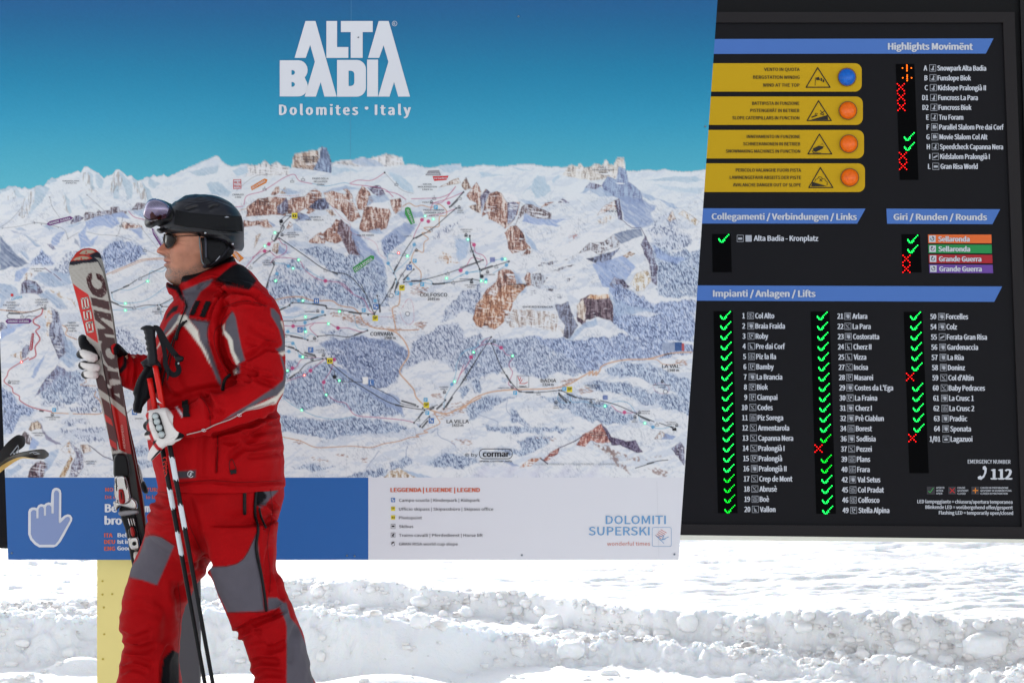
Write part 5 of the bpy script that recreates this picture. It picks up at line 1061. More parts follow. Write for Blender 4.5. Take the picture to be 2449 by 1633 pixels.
# pictograms
m_pic = mat('pictogram_grey', (170, 172, 178), .5)
def picto(kind, x0, yc, w=15.5):
    mb = MB(); o = .0045
    strokes(mb, PB, rr(x0 + .5, yc - w / 2, x0 + w, yc + w / 2), .9, o, True); cx = x0 + w / 2 + .2
    if kind == 'g':
        strokes(mb, PB, rr(cx - 4.5, yc - 1.5, cx + 4.5, yc + 5, 1.5, 2), .9, o, True); strokes(mb, PB, [(cx, yc - 5), (cx, yc + 5)], .8, o); strokes(mb, PB, [(cx - 6, yc - 4), (cx + 6, yc - 6)], .8, o); strokes(mb, PB, [(cx - 4.5, yc + 1.8), (cx + 4.5, yc + 1.8)], .7, o)
    elif kind == 'c':
        sheet(mb, PB, [(cx - 3, yc - 4), (cx + 5, yc - 3.6), (cx + 5, yc + 4), (cx + 1, yc + 5.6), (cx - 2.6, yc + 3)], o); strokes(mb, PB, [(cx - 5, yc - 5.4), (cx + 6, yc - 6)], .8, o); strokes(mb, PB, [(cx - 5, yc - 5), (cx - 5, yc + 4)], .8, o)
    elif kind == 't':
        strokes(mb, PB, [(cx - 5, yc - 5), (cx - 1.5, yc + 1), (cx + 3, yc + 3)], 1.2, o); strokes(mb, PB, [(cx - 2, yc - 1), (cx + 4, yc - 5)], .8, o); strokes(mb, PB, [(cx - 5, yc + 5), (cx + 5, yc + 5.4)], .8, o)
    elif kind == 's':
        strokes(mb, PB, [(cx - 3, yc - 5), (cx - 3.4, yc + 3), (cx + 1, yc + 5)], 1.6, o); sheet(mb, PB, rr(cx, yc - 3, cx + 4, yc + 1), o); strokes(mb, PB, [(cx - 5, yc - 5.6), (cx + 6, yc - 5.6)], .8, o)
    elif kind == 'd':
        strokes(mb, PB, [(cx - 3, yc - 5), (cx - 2, yc + 4), (cx + 3, yc + 5)], 1.6, o); sheet(mb, PB, [(cx - 2, yc), (cx + 2, yc), (cx + 2, yc + 4)], o)
    elif kind == 'k':
        sheet(mb, PB, [(cx + 1, yc - 6), (cx + 4, yc - 4), (cx + 2, yc), (cx + 4, yc + 5), (cx - 4, yc + 5), (cx, yc - 1)], o); strokes(mb, PB, [(cx - 5, yc + 2), (cx + 1, yc + 6)], .9, o)
    elif kind == 'm':
        sheet(mb, PB, rr(cx - 4.5, yc - 2, cx + 2.4, yc + 4), o); sheet(mb, PB, circ(cx - 2.4, yc - 3, 2.2, 8), o + .0006); sheet(mb, PB, circ(cx + 1.6, yc - 3, 2.0, 8), o + .0006); sheet(mb, PB, [(cx + 2.4, yc), (cx + 5, yc - 2), (cx + 5, yc + 4), (cx + 2.4, yc + 2)], o)
    elif kind == 'b':
        sheet(mb, PB, rr(cx - 5, yc - 2, cx + 5, yc + 3, 1, 2), o)
    elif kind == 'l':
        strokes(mb, PB, [(cx - 6, yc - 4), (cx + 6, yc - 6)], .9, o); sheet(mb, PB, rr(cx - 4, yc - 1, cx + 4, yc + 4), o); strokes(mb, PB, [(cx, yc - 5), (cx, yc)], .9, o)
    elif kind == 'f':
        sheet(mb, PB, [(cx - 5, yc + 1), (cx + 5, yc - 4), (cx + 5, yc), (cx - 5, yc + 5)], o)
    return mb.build('pictogram', m_pic, sb)
CND = None
def row(num, ic, nm, xr, xi, xn, y, cap=12.4):
    global CND
    if CND is None:
        v_, _ = text2d('Braia Fraida', .035); CND = 72.0 / ((v_[:, 0].max() - v_[:, 0].min()) * 12.4 / CAPH)
    yb = y + cap / 2; mb = MB()
    text(mb, PB, num, xr, yb, cap, .0045, align='r', bold=.022, cond=CND * 1.02, slope=SLP)
    mb.build('lift_number', m_lt, sb); mb = MB()
    text(mb, PB, nm, xn, yb, cap, .0045, bold=.022, cond=CND, slope=SLP)
    mb.build('lift_name', m_lt, sb); picto(ic, xi, y)
C1 = ['g Col Alto', 'c Braia Fraida', 's Roby', 'd Pre dai Corf', 'g Piz la Ila', 's Bamby', 'c La Brancia', 's Biok', 's Ciampai', 't Codes', 'g Piz Sorega', 't Armentarola', 't Capanna Nera', 't Pralongià I', 's Pralongià', 'c Pralongià II', 't Crep de Mont', 't Abrusè', 'g Boè', 'd Vallon']
for i, s in enumerate(C1):
    y = px3(i, 19, 755, 1217.3); row(str(i + 1), s[0], s[2:], px3(i, 19, 1781, 1794), px3(i, 19, 1787, 1798.5), px3(i, 19, 1806.5, 1818), y)
    check(px3(i, 19, 1723.5, 1734), y - 1, m_gl if i < 16 else m_gl2)
C2 = [('21', 'c Arlara'), ('22', 't La Para'), ('23', 'c Costoratta'), ('24', 'd Cherz II'), ('25', 'd Vizza'), ('27', 't Incisa'), ('28', 's Masarei'), ('29', "c Costes da L'Ega"), ('30', 's La Fraina'), ('31', 'c Cherz I'), ('32', 'c Prè Ciablun'), ('34', 'g Borest'), ('36', 'c Sodlisia'), ('37', 't Pezzei'), ('39', 'g Plans'), ('40', 'g Frara'), ('42', 'c Val Setus'), ('45', 'g Col Pradat'), ('46', 'g Colfosco'), ('49', 's Stella Alpina')]
for i, (n, s) in enumerate(C2):
    y = px3(i, 19, 756, 1219.5); row(n, s[0], s[2:], px3(i, 19, 2016, 2029), px3(i, 19, 2019, 2033.5), px3(i, 19, 2039, 2053.6), y)
    if i == 13: cross(1957.5, y - 1)
    else: check(px3(i, 19, 1955, 1968), y - 1, m_gl2 if i in (12, 14, 15) else m_gl)
C3 = [('50', 'c Forcelles'), ('54', 'c Colz'), ('55', 'f Ferata Gran Risa'), ('56', 'c Gardenaccia'), ('57', 'c La Rüa'), ('58', 'c Doninz'), ('59', "t Col d'Altin"), ('60', 't Baby Pedraces'), ('61', 'c La Crusc 1'), ('62', 'g La Crusc 2'), ('63', 'c Pradüc'), ('64', 'c Sponata'), ('1/01', 'l Lagazuoi')]
for i, (n, s) in enumerate(C3):
    y = px3(i, 12, 757, 1049.2); row(n, s[0], s[2:], px3(i, 12, 2238.6, 2248.5), px3(i, 12, 2243.7, 2254.5), px3(i, 12, 2263, 2274), y)
    if i in (6, 12): cross(px3(i, 12, 2171, 2182), y - 2)
    else: check(px3(i, 12, 2178, 2187), y - 2)
CHh = [('A', 'k Snowpark Alta Badia'), ('B', 'k Funslope Biok'), ('C', 'k Kidslope Pralongià II'), ('D1', 'k Funcross La Para'), ('D2', 'k Funcross Biok'), ('E', 'k Tru Foram'), ('F', 'm Parallel Slalom Pre dai Corf'), ('G', 'm Movie Slalom Col Alt'), ('H', 'k Speedcheck Capanna Nera'), ('I', 'f Kidslalom Pralongià I'), ('L', 'b Gran Risa World')]
for i, (n, s) in enumerate(CHh):
    y = px3(i, 10, 163.4, 398.2); row(n, s[0], s[2:], px3(i, 10, 2217, 2225), px3(i, 10, 2222.6, 2230), px3(i, 10, 2242, 2249.7), y, 11.8)
    if i < 2: plus(2169 + i * .6, y)
    elif i in (2, 3, 4, 9, 10): cross(px3(i, 10, 2153, 2160), y - 1)
    elif i in (7, 8): check(px3(i, 10, 2161, 2164), y - 1)
# links and rounds
check(1719.5, 570); mb = MB(); p = p2([(475, 279)])[0]; text(mb, PB, 'Alta Badia - Kronplatz', p[0], p[1], 12.4, .0045, width=153, bold=.022, slope=SLP); mb.build('lift_name', m_lt, sb)
picto('b', 1762.3, 570.3); S1(p2([(415, 240), (459, 240), (459, 285), (416, 285)]), m_pic, 'pictogram')
for i, (s, col, pl, x0, x1, yb) in enumerate([('Sellaronda', (222, 104, 46), [(1684,236),(2125,236),(2127,297),(1686,296)], 1757, 1972, 284), ('Sellaronda', (34, 138, 72), [(1686,305),(2127,307),(2129,367),(1688,365)], 1759, 1975, 353), ('Grande Guerra', (168, 34, 44), [(1689,374),(2131,377),(2133,435),(1691,434)], 1762, 2053, 422), ('Grande Guerra', (104, 66, 150), [(1691,443),(2134,446),(2137,504),(1694,502)], 1764, 2056, 491)]):
    S1(p2(pl), mat('round_tag_%d' % i, col, .45), 'round_tag'); p = p2([(x0, yb)])[0]; TB(s, p[0], p[1], 11.8, off=.0045, width=(x1 - x0) / 2.907, bold=.03, name='round_name')
    q = p2([(pl[0][0] + 8, pl[0][1] + 7), (pl[0][0] + 53, pl[0][1] + 53)]); S1(rr(*q[0], *q[1]), m_lt, 'pictogram', .0045)
    mb = MB(); cx, cy = (q[0][0] + q[1][0]) / 2, (q[0][1] + q[1][1]) / 2; sgn = 1 if i in (0, 3) else -1
    strokes(mb, PB, [(cx + sgn * 4 * math.cos(R(a)), cy + 4 * math.sin(R(a))) for a in range(-60, 231, 30)], 1.4, .006); sheet(mb, PB, [(cx + sgn * 0, cy - 6.4), (cx + sgn * 4, cy - 4), (cx + sgn * 0, cy - 1.2)], .006); mb.build('round_arrow', m_strip, sb)
    y = p[1] - 6
    if i < 2: check(2171.5, y + 0)
    else: cross(2167.8, y)
# foot of the board
p = p3([(1971, 646)])[0]; TB('EMERGENCY NUMBER', p[0], p[1], 9, width=(2260 - 1971) / 2.837, bold=.02, slope=.006)
p = p3([(2130, 752)])[0]; TB('112', p[0], p[1], 24, width=(2268 - 2130) / 2.837, bold=.03)
S1(p3([(2072,668),(2088,662),(2100,680),(2096,710),(2082,740),(2062,757),(2040,752),(2038,738),(2056,728),(2066,736),(2078,722),(2084,700),(2083,690),(2072,686)]), m_lt, 'phone_symbol')
for x0, col, kind in [(1693, (70, 160, 80), 0), (1838, (200, 40, 40), 1), (1995, (226, 134, 44), 2)]:
    a = p3([(x0, 803), (x0 + 54, 856)]); S1(rr(*a[0], *a[1]), mat('legend_tile', (56, 54, 58), .5), 'legend_tile')
    cx, cy = (a[0][0] + a[1][0]) / 2, (a[0][1] + a[1][1]) / 2; mb = MB()
    if kind == 0: strokes(mb, PB, [(cx - 6, cy + 1), (cx - 2, cy + 5), (cx + 6, cy - 6)], 1.5, .0045)
    if kind == 1: strokes(mb, PB, [(cx - 5.5, cy - 5.5), (cx + 5.5, cy + 5.5)], 1.6, .0045); strokes(mb, PB, [(cx + 5.5, cy - 5.5), (cx - 5.5, cy + 5.5)], 1.6, .0045)
    if kind == 2: strokes(mb, PB, [(cx, cy - 6), (cx, cy + 6)], 2, .0045); strokes(mb, PB, [(cx - 6, cy), (cx + 6, cy)], 2, .0045)
    mb.build('legend_mark', mat('legend_mark_%d' % kind, col, .5), sb)
for rows, x0, x1 in [(['APERTO', 'OFFEN', 'OPEN'], 1756, (1811, 1802, 1796)), (['CHIUSO', 'GESPERRT', 'CLOSED'], 1900, (1952, 1975, 1956)), (['CHIUSO IN PREPARAZIONE', 'GESPERRT IN VORBEREITUNG', 'CLOSED IN PREPARATION'], 2056, (2245, 2267, 2240))]:
    for j, (s, xe) in enumerate(zip(rows, x1)):
        p = p3([(x0, 817 + 19.5 * j)])[0]; TB(s, p[0], p[1], 4.3, width=(xe - x0) / 2.837, bold=.02)
for s, x0, x1, y in [('LED lampeggiante = chiusura/apertura temporanea', 1629, 2273, 915), ('Blinkende LED = vorübergehend offen/gesperrt', 1684, 2275, 953), ('Flashing LED = temporarily open/closed', 1775, 2277, 991)]:
    p = p3([(x0, y)])[0]; TB(s, p[0], p[1], 8.2, width=(x1 - x0) / 2.837, bold=.03, slope=.006)
# posts of the status board stand off to the right
g = wloc(sb)
for x in (2.95, 3.9):
    mb = MB(); yb_ = 7.35 - (x - 1.33) * math.tan(R(2.6)); mb.add(*boxw(x, x + .12, yb_ + .02, yb_ + .14, -.1, .72)); mb.build('post', m_post, sb)
v, f = slab(PB, [(2640, -260), (4200, -260), (4200, 1318), (2640, 1290)], -.16, -.02); mk('case', v, f, m_case, sb)
# ------------------------------------------------------------------ snow
KX = np.array([-400, 0, 230, 500, 700, 860, 1000, 1130, 1250, 1500, 1750, 2000, 2250, 2449, 2900], float)
KE = np.array([1440, 1440, 1436, 1400, 1385, 1382, 1397, 1408, 1416, 1450, 1463, 1466, 1474, 1480, 1490], float)
KB = np.array([1452, 1452, 1450, 1440, 1442, 1455, 1462, 1475, 1480, 1516, 1535, 1555, 1570, 1580, 1590], float)
KC = np.array([1470, 1470, 1468, 1458, 1455, 1468, 1482, 1508, 1520, 1527, 1548, 1570, 1590, 1600, 1610], float)
KF = np.array([1590, 1590, 1580, 1600, 1606, 1622, 1616, 1598, 1580, 1582, 1600, 1622, 1642, 1662, 1680], float)
def terrain(u, Y):
    """u = lateral slope x/Y, Y = distance; returns height"""
    px = u * FP + CXP
    X = u * np.maximum(Y, 6)
    wob = (fbm2(X * 3.1, Y * 0.6, 3, 41) - .5)
    wob2 = (fbm2(X * 5.3 + 9, Y * 0.8, 3, 43) - .5)
    pc = px
    e = np.interp(pc, KX, KE) + wob * 26; b = np.interp(pc, KX, KB) + wob2 * 14; c = np.interp(pc, KX, KC) + wob2 * 30; f = np.interp(pc, KX, KF) + wob * 26
    b = np.maximum(b, e + 8); c = np.maximum(c, b + 3); f = np.maximum(f, c + 25)
    zc = np.clip((f - c) / 610, .02, .3); zb = .05 + zc * .15; ze = zb + np.clip((b - e) / 560, .02, .2)
    yf = (CZ - .012) * FP / (f - CYP); yc = (CZ - zc) * FP / (c - CYP); ye = (CZ - ze) * FP / (e - CYP)
    yc = np.maximum(yc, yf + .06 + zc * .5); ye = np.maximum(ye, yc + .30)
    ytr = yc + .12 + .35 * (zc - zb); yb = ye - .05 - (ze - zb) * .55; ytr = np.minimum(ytr, yb - .02)
    def sm(t): t = np.clip(t, 0, 1); return t * t * (3 - 2 * t)
    z = zc * sm((Y - yf) / (yc - yf)) ** .9
    z = np.where(Y > yc, zb + (zc - zb) * (1 - sm((Y - yc) / (ytr - yc))), z)
    z = np.where(Y > yb, zb + (ze - zb) * sm((Y - yb) / (ye - yb)) ** .8, z)
    z = np.where(Y > ye, ze + (Y - ye) * .004, z)
    face = np.exp(-((Y - (yb + ye) / 2) / .22) ** 2) + np.exp(-((Y - (yf + yc) / 2) / .25) ** 2)
    mid = np.clip((Y - yf + .1) / .3, 0, 1) * np.clip((ye + .1 - Y) / .3, 0, 1)
    n1 = fbm2(X * 9, Y * 9, 4, 51) - .5; n2 = fbm2(X * 26, Y * 26, 3, 52) - .5; n3 = np.abs(fbm2(X * 17, Y * 17, 3, 53) - .5)
    m1 = fbm2(X * 4.5, Y * 5.5, 4, 54) - .5
    ds = np.clip(vnoise2(X * 1.3, Y * 1.9, 55) * 2.2 - .5, .15, 1.2)
    z = z + (n1 * .045 + n2 * .016 - n3 * .03) * np.clip(face, 0, 1) * ds + (m1 * .07 + n1 * .028 * ds + n2 * .012 * ds + (.04 - n3) * .10 * ds) * mid * .85
    # groomed field: long low ripples running across
    fld = np.clip((Y - ye) / .5, 0, 1)
    rp = fbm2(X * .7 + Y * .15, Y * 6.5, 4, 61) - .5; rp2 = fbm2(X * 5, Y * 22, 3, 62) - .5
    rp3 = fbm2(X * 14, Y * 30, 3, 64) - .5
    z = z + fld * (rp * .044 + (rp2 * .026 + rp3 * .014) * (.6 + 1.3 * np.clip((600 - px) / 500, 0, 1) + .5 * np.clip((px - 1500) / 900, 0, 1))) / (1 + np.maximum(Y - 12, 0) * .03)
    sc = np.clip(fbm2(X * 1.2, Y * 3.5, 3, 63) - .56, 0, 1)
    z = z + fld * sc * (n2 * .10)
    # small mounds close by
    for mx, my, w, h in [(50, 7.75, .26, .10), (150, 7.55, .20, .07), (195, 8.35, .14, .06), (920, 7.75, .32, .09), (560, 7.9, .30, .06), (1020, 8.2, .12, .05)]:
        mxw = (mx - CXP) / FP * my
        z = z + h * np.exp(-(((X - mxw) / w) ** 2 + ((Y - my) / (w * .55)) ** 2) ** 1.3)
    near = np.clip((yf - Y) / 1.0, 0, 1) * np.clip((Y - 5.6) / 1, 0, 1)
    z = z + near * ((fbm2(X * 2.2, Y * 2.2, 4, 71) - .5) * .06)
    return z
ys_ = np.concatenate([np.linspace(-40, 2, 14), np.linspace(2.6, 6.6, 22), np.arange(6.75, 7.4, .03), np.arange(7.4, 10.2, .0095), np.arange(10.2, 14, .028), 14 + 1.06 ** np.arange(0, 88) - 1 + .05])
us_ = np.concatenate([np.linspace(-9, -.45, 26), np.arange(-.40, -.29, .006), np.arange(-.285, .285, .00085), np.arange(.29, .40, .006), np.linspace(.45, 9, 26)])
UU, YY = np.meshgrid(us_, ys_)
ZZ = terrain(UU, YY); XX = UU * np.maximum(YY, 6)
far_t = np.clip((YY - 25) / 100, 0, 1); ZZ = ZZ + far_t ** 1.5 * 1.0 * fbm2(XX / 40, YY / 40, 3, 81)
ny, nx = XX.shape
P = np.stack([XX, YY, ZZ], -1).reshape(-1, 3)
a = (np.arange(ny - 1)[:, None] * nx + np.arange(nx - 1)[None, :]).ravel()
F = np.stack([a, a + 1, a + nx + 1, a + nx], 1)
m_snow = bpy.data.materials.new('snow'); m_snow.use_nodes = True
nt = m_snow.node_tree; bs = nt.nodes['Principled BSDF']
bs.inputs['Base Color'].default_value = (.91, .917, .925, 1); bs.inputs['Roughness'].default_value = .62
bs.inputs['Specular IOR Level'].default_value = .35
bs.inputs['Subsurface Weight'].default_value = 0.6; bs.inputs['Subsurface Radius'].default_value = (.03, .04, .05); bs.inputs['Subsurface Scale'].default_value = 1.0
tc = nt.nodes.new('ShaderNodeTexCoord'); prev = None
for sc_, st_, ds_ in [(34, .45, .012), (120, .5, .005), (420, .5, .002)]:
    nz = nt.nodes.new('ShaderNodeTexNoise'); nz.inputs['Scale'].default_value = sc_; nz.inputs['Detail'].default_value = 4
    nt.links.new(tc.outputs['Object'], nz.inputs['Vector']); bp = nt.nodes.new('ShaderNodeBump'); bp.inputs['Strength'].default_value = st_; bp.inputs['Distance'].default_value = ds_
    nt.links.new(nz.outputs['Fac'], bp.inputs['Height'])
    if prev: nt.links.new(prev, bp.inputs['Normal'])
    prev = bp.outputs[0]
nt.links.new(prev, bs.inputs['Normal'])
sg = mk('snow_ground', P, F, m_snow, smooth=True, kind='structure')
# clods broken from the ploughed banks
def ico(sub=2):
    import bmesh
    bm = bmesh.new(); bmesh.ops.create_icosphere(bm, subdivisions=sub, radius=1.0)
    v = np.array([q.co[:] for q in bm.verts]); f = np.array([[q.index for q in p.verts] for p in bm.faces]); bm.free(); return v, f
IV, IF = ico(2); IV3, IF3 = ico(3); IV1, IF1 = ico(1)
_YG = np.arange(7.2, 12.6, .012)
def seen_at(px, py):
    """distance at which the line of sight first meets the snow"""
    z = terrain(np.full_like(_YG, (px - CXP) / FP), _YG); pp = CYP + (CZ - z) * FP / _YG
    k = np.argmax(pp <= py); return _YG[k] if pp[k] <= py else _YG[-1]
def clod(px, Y, r, seed, big=False):
    V, Fq = (IV3, IF3) if big else ((IV, IF) if r > .011 else (IV1, IF1))
    u = (px - CXP) / FP; z = float(terrain(np.array([u]), np.array([Y]))[0]); x = u * Y
    rg = np.random.default_rng(seed); s = np.array([rg.uniform(.9, 1.6), rg.uniform(.8, 1.2), rg.uniform(.6, 1.0)]) * r
    n = fbm3(V * (1.5 if not big else 2.2) + seed * 3.1, 4)[:, None]
    v = V * (0.45 + n * 1.15); v = np.sign(v) * np.abs(v) ** .8
    return v * s + np.array([x, Y, z + r * .02]), Fq
rgc = np.random.default_rng(5)
vs_, fs_, nn = [], [], 0
cnt = 0
while cnt < 1250:
    px = rgc.uniform(-60, 2520); k = rgc.random()
    e = np.interp(px, KX, KE); b = np.interp(px, KX, KB); c = np.interp(px, KX, KC); f = np.interp(px, KX, KF)
    if k < .45: py = rgc.uniform(e + 2, b + 6)
    elif k < .72: py = rgc.uniform(b - 4, c + 8)
    elif k < .92: py = c + (f - c) * rgc.random() ** 1.6
    else: py = rgc.uniform(f, f + 50)
    dens = vnoise2(np.array([px / 70.]), np.array([py / 60.]), 91)[0]
    if dens < .42 and rgc.random() < .8: continue
    Y = seen_at(px, py)
    r = .005 + rgc.exponential(.0058); r = min(r, .036)
    v, f_ = clod(px, Y, r, cnt)
    vs_.append(v); fs_.append(f_ + nn); nn += len(v); cnt += 1
mk('snow_rubble', np.concatenate(vs_), np.concatenate(fs_), m_snow, smooth=True, kind='stuff')
for i, (px, py, z0, r, lab, wd) in enumerate([(1318, 1497, .12, .075, 'largest block of snow on the ridge under the badge of the map board', 1), (1010, 1440, .12, .045, 'rounded snow lump below the legend lettering on the upper bank', 1), (1113, 1470, .12, .05, 'snow lump leaning on the bank below the horse lift line', 1), (1005, 1490, .13, .052, 'tall knob of snow rising from the front ridge below the legend', 1), (1540, 1520, .12, .04, 'snow lump on the bank below the club badge', 1), (2175, 1550, .1, .05, 'flat snow block lying below the emergency number', 1), (2360, 1550, .1, .085, 'long slab of snow under the right end of the status board', 1), (1370, 1560, .1, .06, 'half buried snow block on the near slope right of the largest block', 1), (1645, 1505, .1, .05, 'pointed snow lump just right of the lower corner of the map board', 1)]):
    Y = seen_at(px, py); v, f_ = clod(px, Y, r * .8, 900 + i, True)
    o = mk('snow_block', v, f_, m_snow, smooth=True, origin=(v[:, 0].mean(), v[:, 1].mean(), v[:, 2].min())); tag(o, lab, 'snow block', 'blocks of snow on the ploughed banks')
# ------------------------------------------------------------------ shaping tools for cloth, bodies and gear
def tube(mb, pts, n=28, k=5, cap=True, power=2.0):
    """rows (px, py, Y, half width in photo pixels, half depth in metres): a limb with elliptical sections"""
    S = spline(pts, k); C = ptn(S[:, 0], S[:, 1], S[:, 2]); ra = S[:, 3] * S[:, 2] / FP; rb = S[:, 4]
    m = len(C); T = np.gradient(C, axis=0); T /= np.linalg.norm(T, axis=1)[:, None] + 1e-9
    V = np.array([0, 1, 0.]); A = np.cross(T, V); A /= np.linalg.norm(A, axis=1)[:, None] + 1e-9
    B = np.cross(A, T)
    th = np.linspace(0, 2 * PI, n, endpoint=False); c, s_ = np.cos(th), np.sin(th)
    c = np.sign(c) * np.abs(c) ** (2 / power); s_ = np.sign(s_) * np.abs(s_) ** (2 / power)
    rings = []
    def ring(i, f, sh):
        return C[i] + T[i] * sh + (A[i] * ra[i])[None] * (c * f)[:, None] + (B[i] * rb[i])[None] * (s_ * f)[:, None]
    e0 = min(ra[0], rb[0]) * .8; e1 = min(ra[-1], rb[-1]) * .8
    if cap:
        for q in (.25, .6, .86): rings.append(ring(0, q, -e0 * math.sqrt(1 - q * q)))
    for i in range(m): rings.append(ring(i, 1.0, 0))
    if cap:
        for q in (.86, .6, .25): rings.append(ring(m - 1, q, e1 * math.sqrt(1 - q * q)))
    V_ = np.concatenate(rings); R_ = len(rings); f = []
    for i in range(R_ - 1):
        for j in range(n):
            j2 = (j + 1) % n; f.append((i * n + j, i * n + j2, (i + 1) * n + j2, (i + 1) * n + j))
    f.append(tuple(range(n))[::-1]); f.append(tuple((R_ - 1) * n + j for j in range(n)))
    mb.add(V_, f); return mb
def rows(mb, rws, n=48, k=5, power=2.4):
    """horizontal sections: rows (py, x left, x right, Y centre, half depth m)"""
    S = spline(rws, k); th = np.linspace(0, 2 * PI, n, endpoint=False); c, s_ = np.cos(th), np.sin(th)
    c = np.sign(c) * np.abs(c) ** (2 / power); s_ = np.sign(s_) * np.abs(s_) ** (2 / power)
    V_ = []
    for py, xl, xr, Y, d in S:
        C = np.array(pt((xl + xr) / 2, py, Y)); hw = (xr - xl) / 2 * Y / FP
        V_.append(C + np.stack([c * hw, s_ * d, 0 * c], -1))
    V_ = np.concatenate(V_); R_ = len(S); f = []
    for i in range(R_ - 1):
        for j in range(n):
            j2 = (j + 1) % n; f.append((i * n + j, (i + 1) * n + j, (i + 1) * n + j2, i * n + j2))
    f.append(tuple(range(n))); f.append(tuple((R_ - 1) * n + j for j in range(n))[::-1])
    mb.add(V_, f); return mb
def puff(mb, poly, Y, D, step=3.0, rim=None, tilt=(0, 0), closed_smooth=True, back=1.0):
    """a padded shape with real thickness: outline in photo pixels at distance Y, half depth D at its middle"""
    if closed_smooth:
        P_ = np.array(poly, float); Q = np.vstack([P_[-1], P_, P_[0], P_[1]]); o = []
        for i in range(1, len(Q) - 2):
            for t in np.linspace(0, 1, 4, endpoint=False):
                a, b, c, d = Q[i - 1], Q[i], Q[i + 1], Q[i + 2]
                o.append(0.5 * (2 * b + (c - a) * t + (2 * a - 5 * b + 4 * c - d) * t * t + (3 * b - a - 3 * c + d) * t ** 3))
        poly = [tuple(p) for p in o]
    xs = [p[0] for p in poly]; ys = [p[1] for p in poly]
    gx_ = np.arange(min(xs) - step, max(xs) + step * 2, step); gy_ = np.arange(min(ys) - step, max(ys) + step * 2, step)
    X, Yp = np.meshgrid(gx_, gy_); ins = inpoly(X, Yp, poly); d = segdist(X, Yp, poly, True)
    # pull near-edge grid points onto the outline for a clean silhouette
    R_ = rim or d[ins].max()
    sd_ = np.where(ins, d, -d)
    h = np.sqrt(np.clip(1 - (1 - np.clip(sd_ / R_, 0, 1)) ** 2, 0, 1)) * D
    cx, cy = np.mean(xs), np.mean(ys)
    Yc = Y + tilt[0] * (X - cx) * Y / FP + tilt[1] * (Yp - cy) * Y / FP
    use = sd_ > -step * .5
    idx = -np.ones(X.shape, int); idx[use] = np.arange(use.sum()); n = use.sum()
    mn = .0012
    Fv = ptn(X[use], Yp[use], (Yc - h - mn)[use]); Bv = ptn(X[use], Yp[use], (Yc + h * back + mn)[use])
    q = use[:-1, :-1] & use[1:, :-1] & use[:-1, 1:] & use[1:, 1:]
    a = idx[:-1, :-1][q]; b = idx[:-1, 1:][q]; c_ = idx[1:, 1:][q]; d_ = idx[1:, :-1][q]
    f = np.stack([a, d_, c_, b], 1); fb = np.stack([a, b, c_, d_], 1) + n
    f = [tuple(r) for r in f] + [tuple(r) for r in fb]
    # side walls
    from collections import Counter
    e = {}
    for r in f[:len(f) // 2]:
        for i in range(4):
            k_ = (r[i], r[(i + 1) % 4]); e[k_] = 1
    for (i, j) in list(e):
        if (j, i) not in e: f.append((j, i, i + n, j + n))
    mb.add(np.concatenate([Fv, Bv]), f); return mb
def remesh(v, f, vox=.004, sm=4, name='x'):
    me = bpy.data.meshes.new('tmp'); me.from_pydata([tuple(p) for p in v], [], [tuple(int(i) for i in q) for q in f]); me.update()
    o = bpy.data.objects.new('tmp', me); COL.objects.link(o)
    r = o.modifiers.new('r', 'REMESH'); r.mode = 'VOXEL'; r.voxel_size = vox; r.adaptivity = 0
    if sm:
        s = o.modifiers.new('s', 'SMOOTH'); s.factor = .5; s.iterations = sm
    dg = bpy.context.evaluated_depsgraph_get(); m2 = bpy.data.meshes.new_from_object(o.evaluated_get(dg))
    n = len(m2.vertices); V = np.empty(n * 3, np.float32); m2.vertices.foreach_get('co', V)
    k = len(m2.polygons); L = np.empty(len(m2.loops), np.int32); m2.loops.foreach_get('vertex_index', L)
    Fq = L.reshape(-1, 4) if len(L) == 4 * k else None
    if Fq is None: Fq = [tuple(p.vertices) for p in m2.polygons]
    bpy.data.objects.remove(o); bpy.data.meshes.remove(me); bpy.data.meshes.remove(m2)
    return V.reshape(-1, 3).astype(float), Fq
def vnormals(V, F):
    F = np.asarray(F); N_ = np.zeros_like(V)
    fn = np.cross(V[F[:, 2]] - V[F[:, 0]], V[F[:, 3]] - V[F[:, 1]])
    for i in range(4): np.add.at(N_, F[:, i], fn)
    return N_ / (np.linalg.norm(N_, axis=1)[:, None] + 1e-12)
def creases(V, F, folds, front=True):
    """folds: (polyline in photo pixels, width px, depth m) pressed into the side that faces the camera"""
    Nn = vnormals(V, F); px, py = topx(V); fac = np.clip(-Nn[:, 1] * 2.2 + .55, 0, 1) if front else 1
    d = np.zeros(len(V))
    for P_, w, a in folds:
        x0, x1 = min(p[0] for p in P_) - 3 * w, max(p[0] for p in P_) + 3 * w; y0, y1 = min(p[1] for p in P_) - 3 * w, max(p[1] for p in P_) + 3 * w
        m = (px > x0) & (px < x1) & (py > y0) & (py < y1)
        if not m.any(): continue
        P2 = [tuple(p) for p in spline(P_, 5)] if len(P_) > 2 else P_
        # fade out to the ends
        q = segdist(px[m], py[m], P2); g = np.exp(-(q / w) ** 2)
        L0, L1 = P2[0], P2[-1]; ln = math.hypot(L1[0] - L0[0], L1[1] - L0[1]) + 1
        t = ((px[m] - L0[0]) * (L1[0] - L0[0]) + (py[m] - L0[1]) * (L1[1] - L0[1])) / ln ** 2
        g = g * np.clip(np.minimum(t + .15, 1.15 - t) * 5, 0, 1)
        d[m] += a * g
        # soft swelling beside the crease
        g2 = np.exp(-((q - w * 1.9) / (w * 1.1)) ** 2) * np.clip(np.minimum(t + .15, 1.15 - t) * 5, 0, 1)
        d[m] -= a * .45 * g2
    return V + Nn * (d * fac)[:, None]
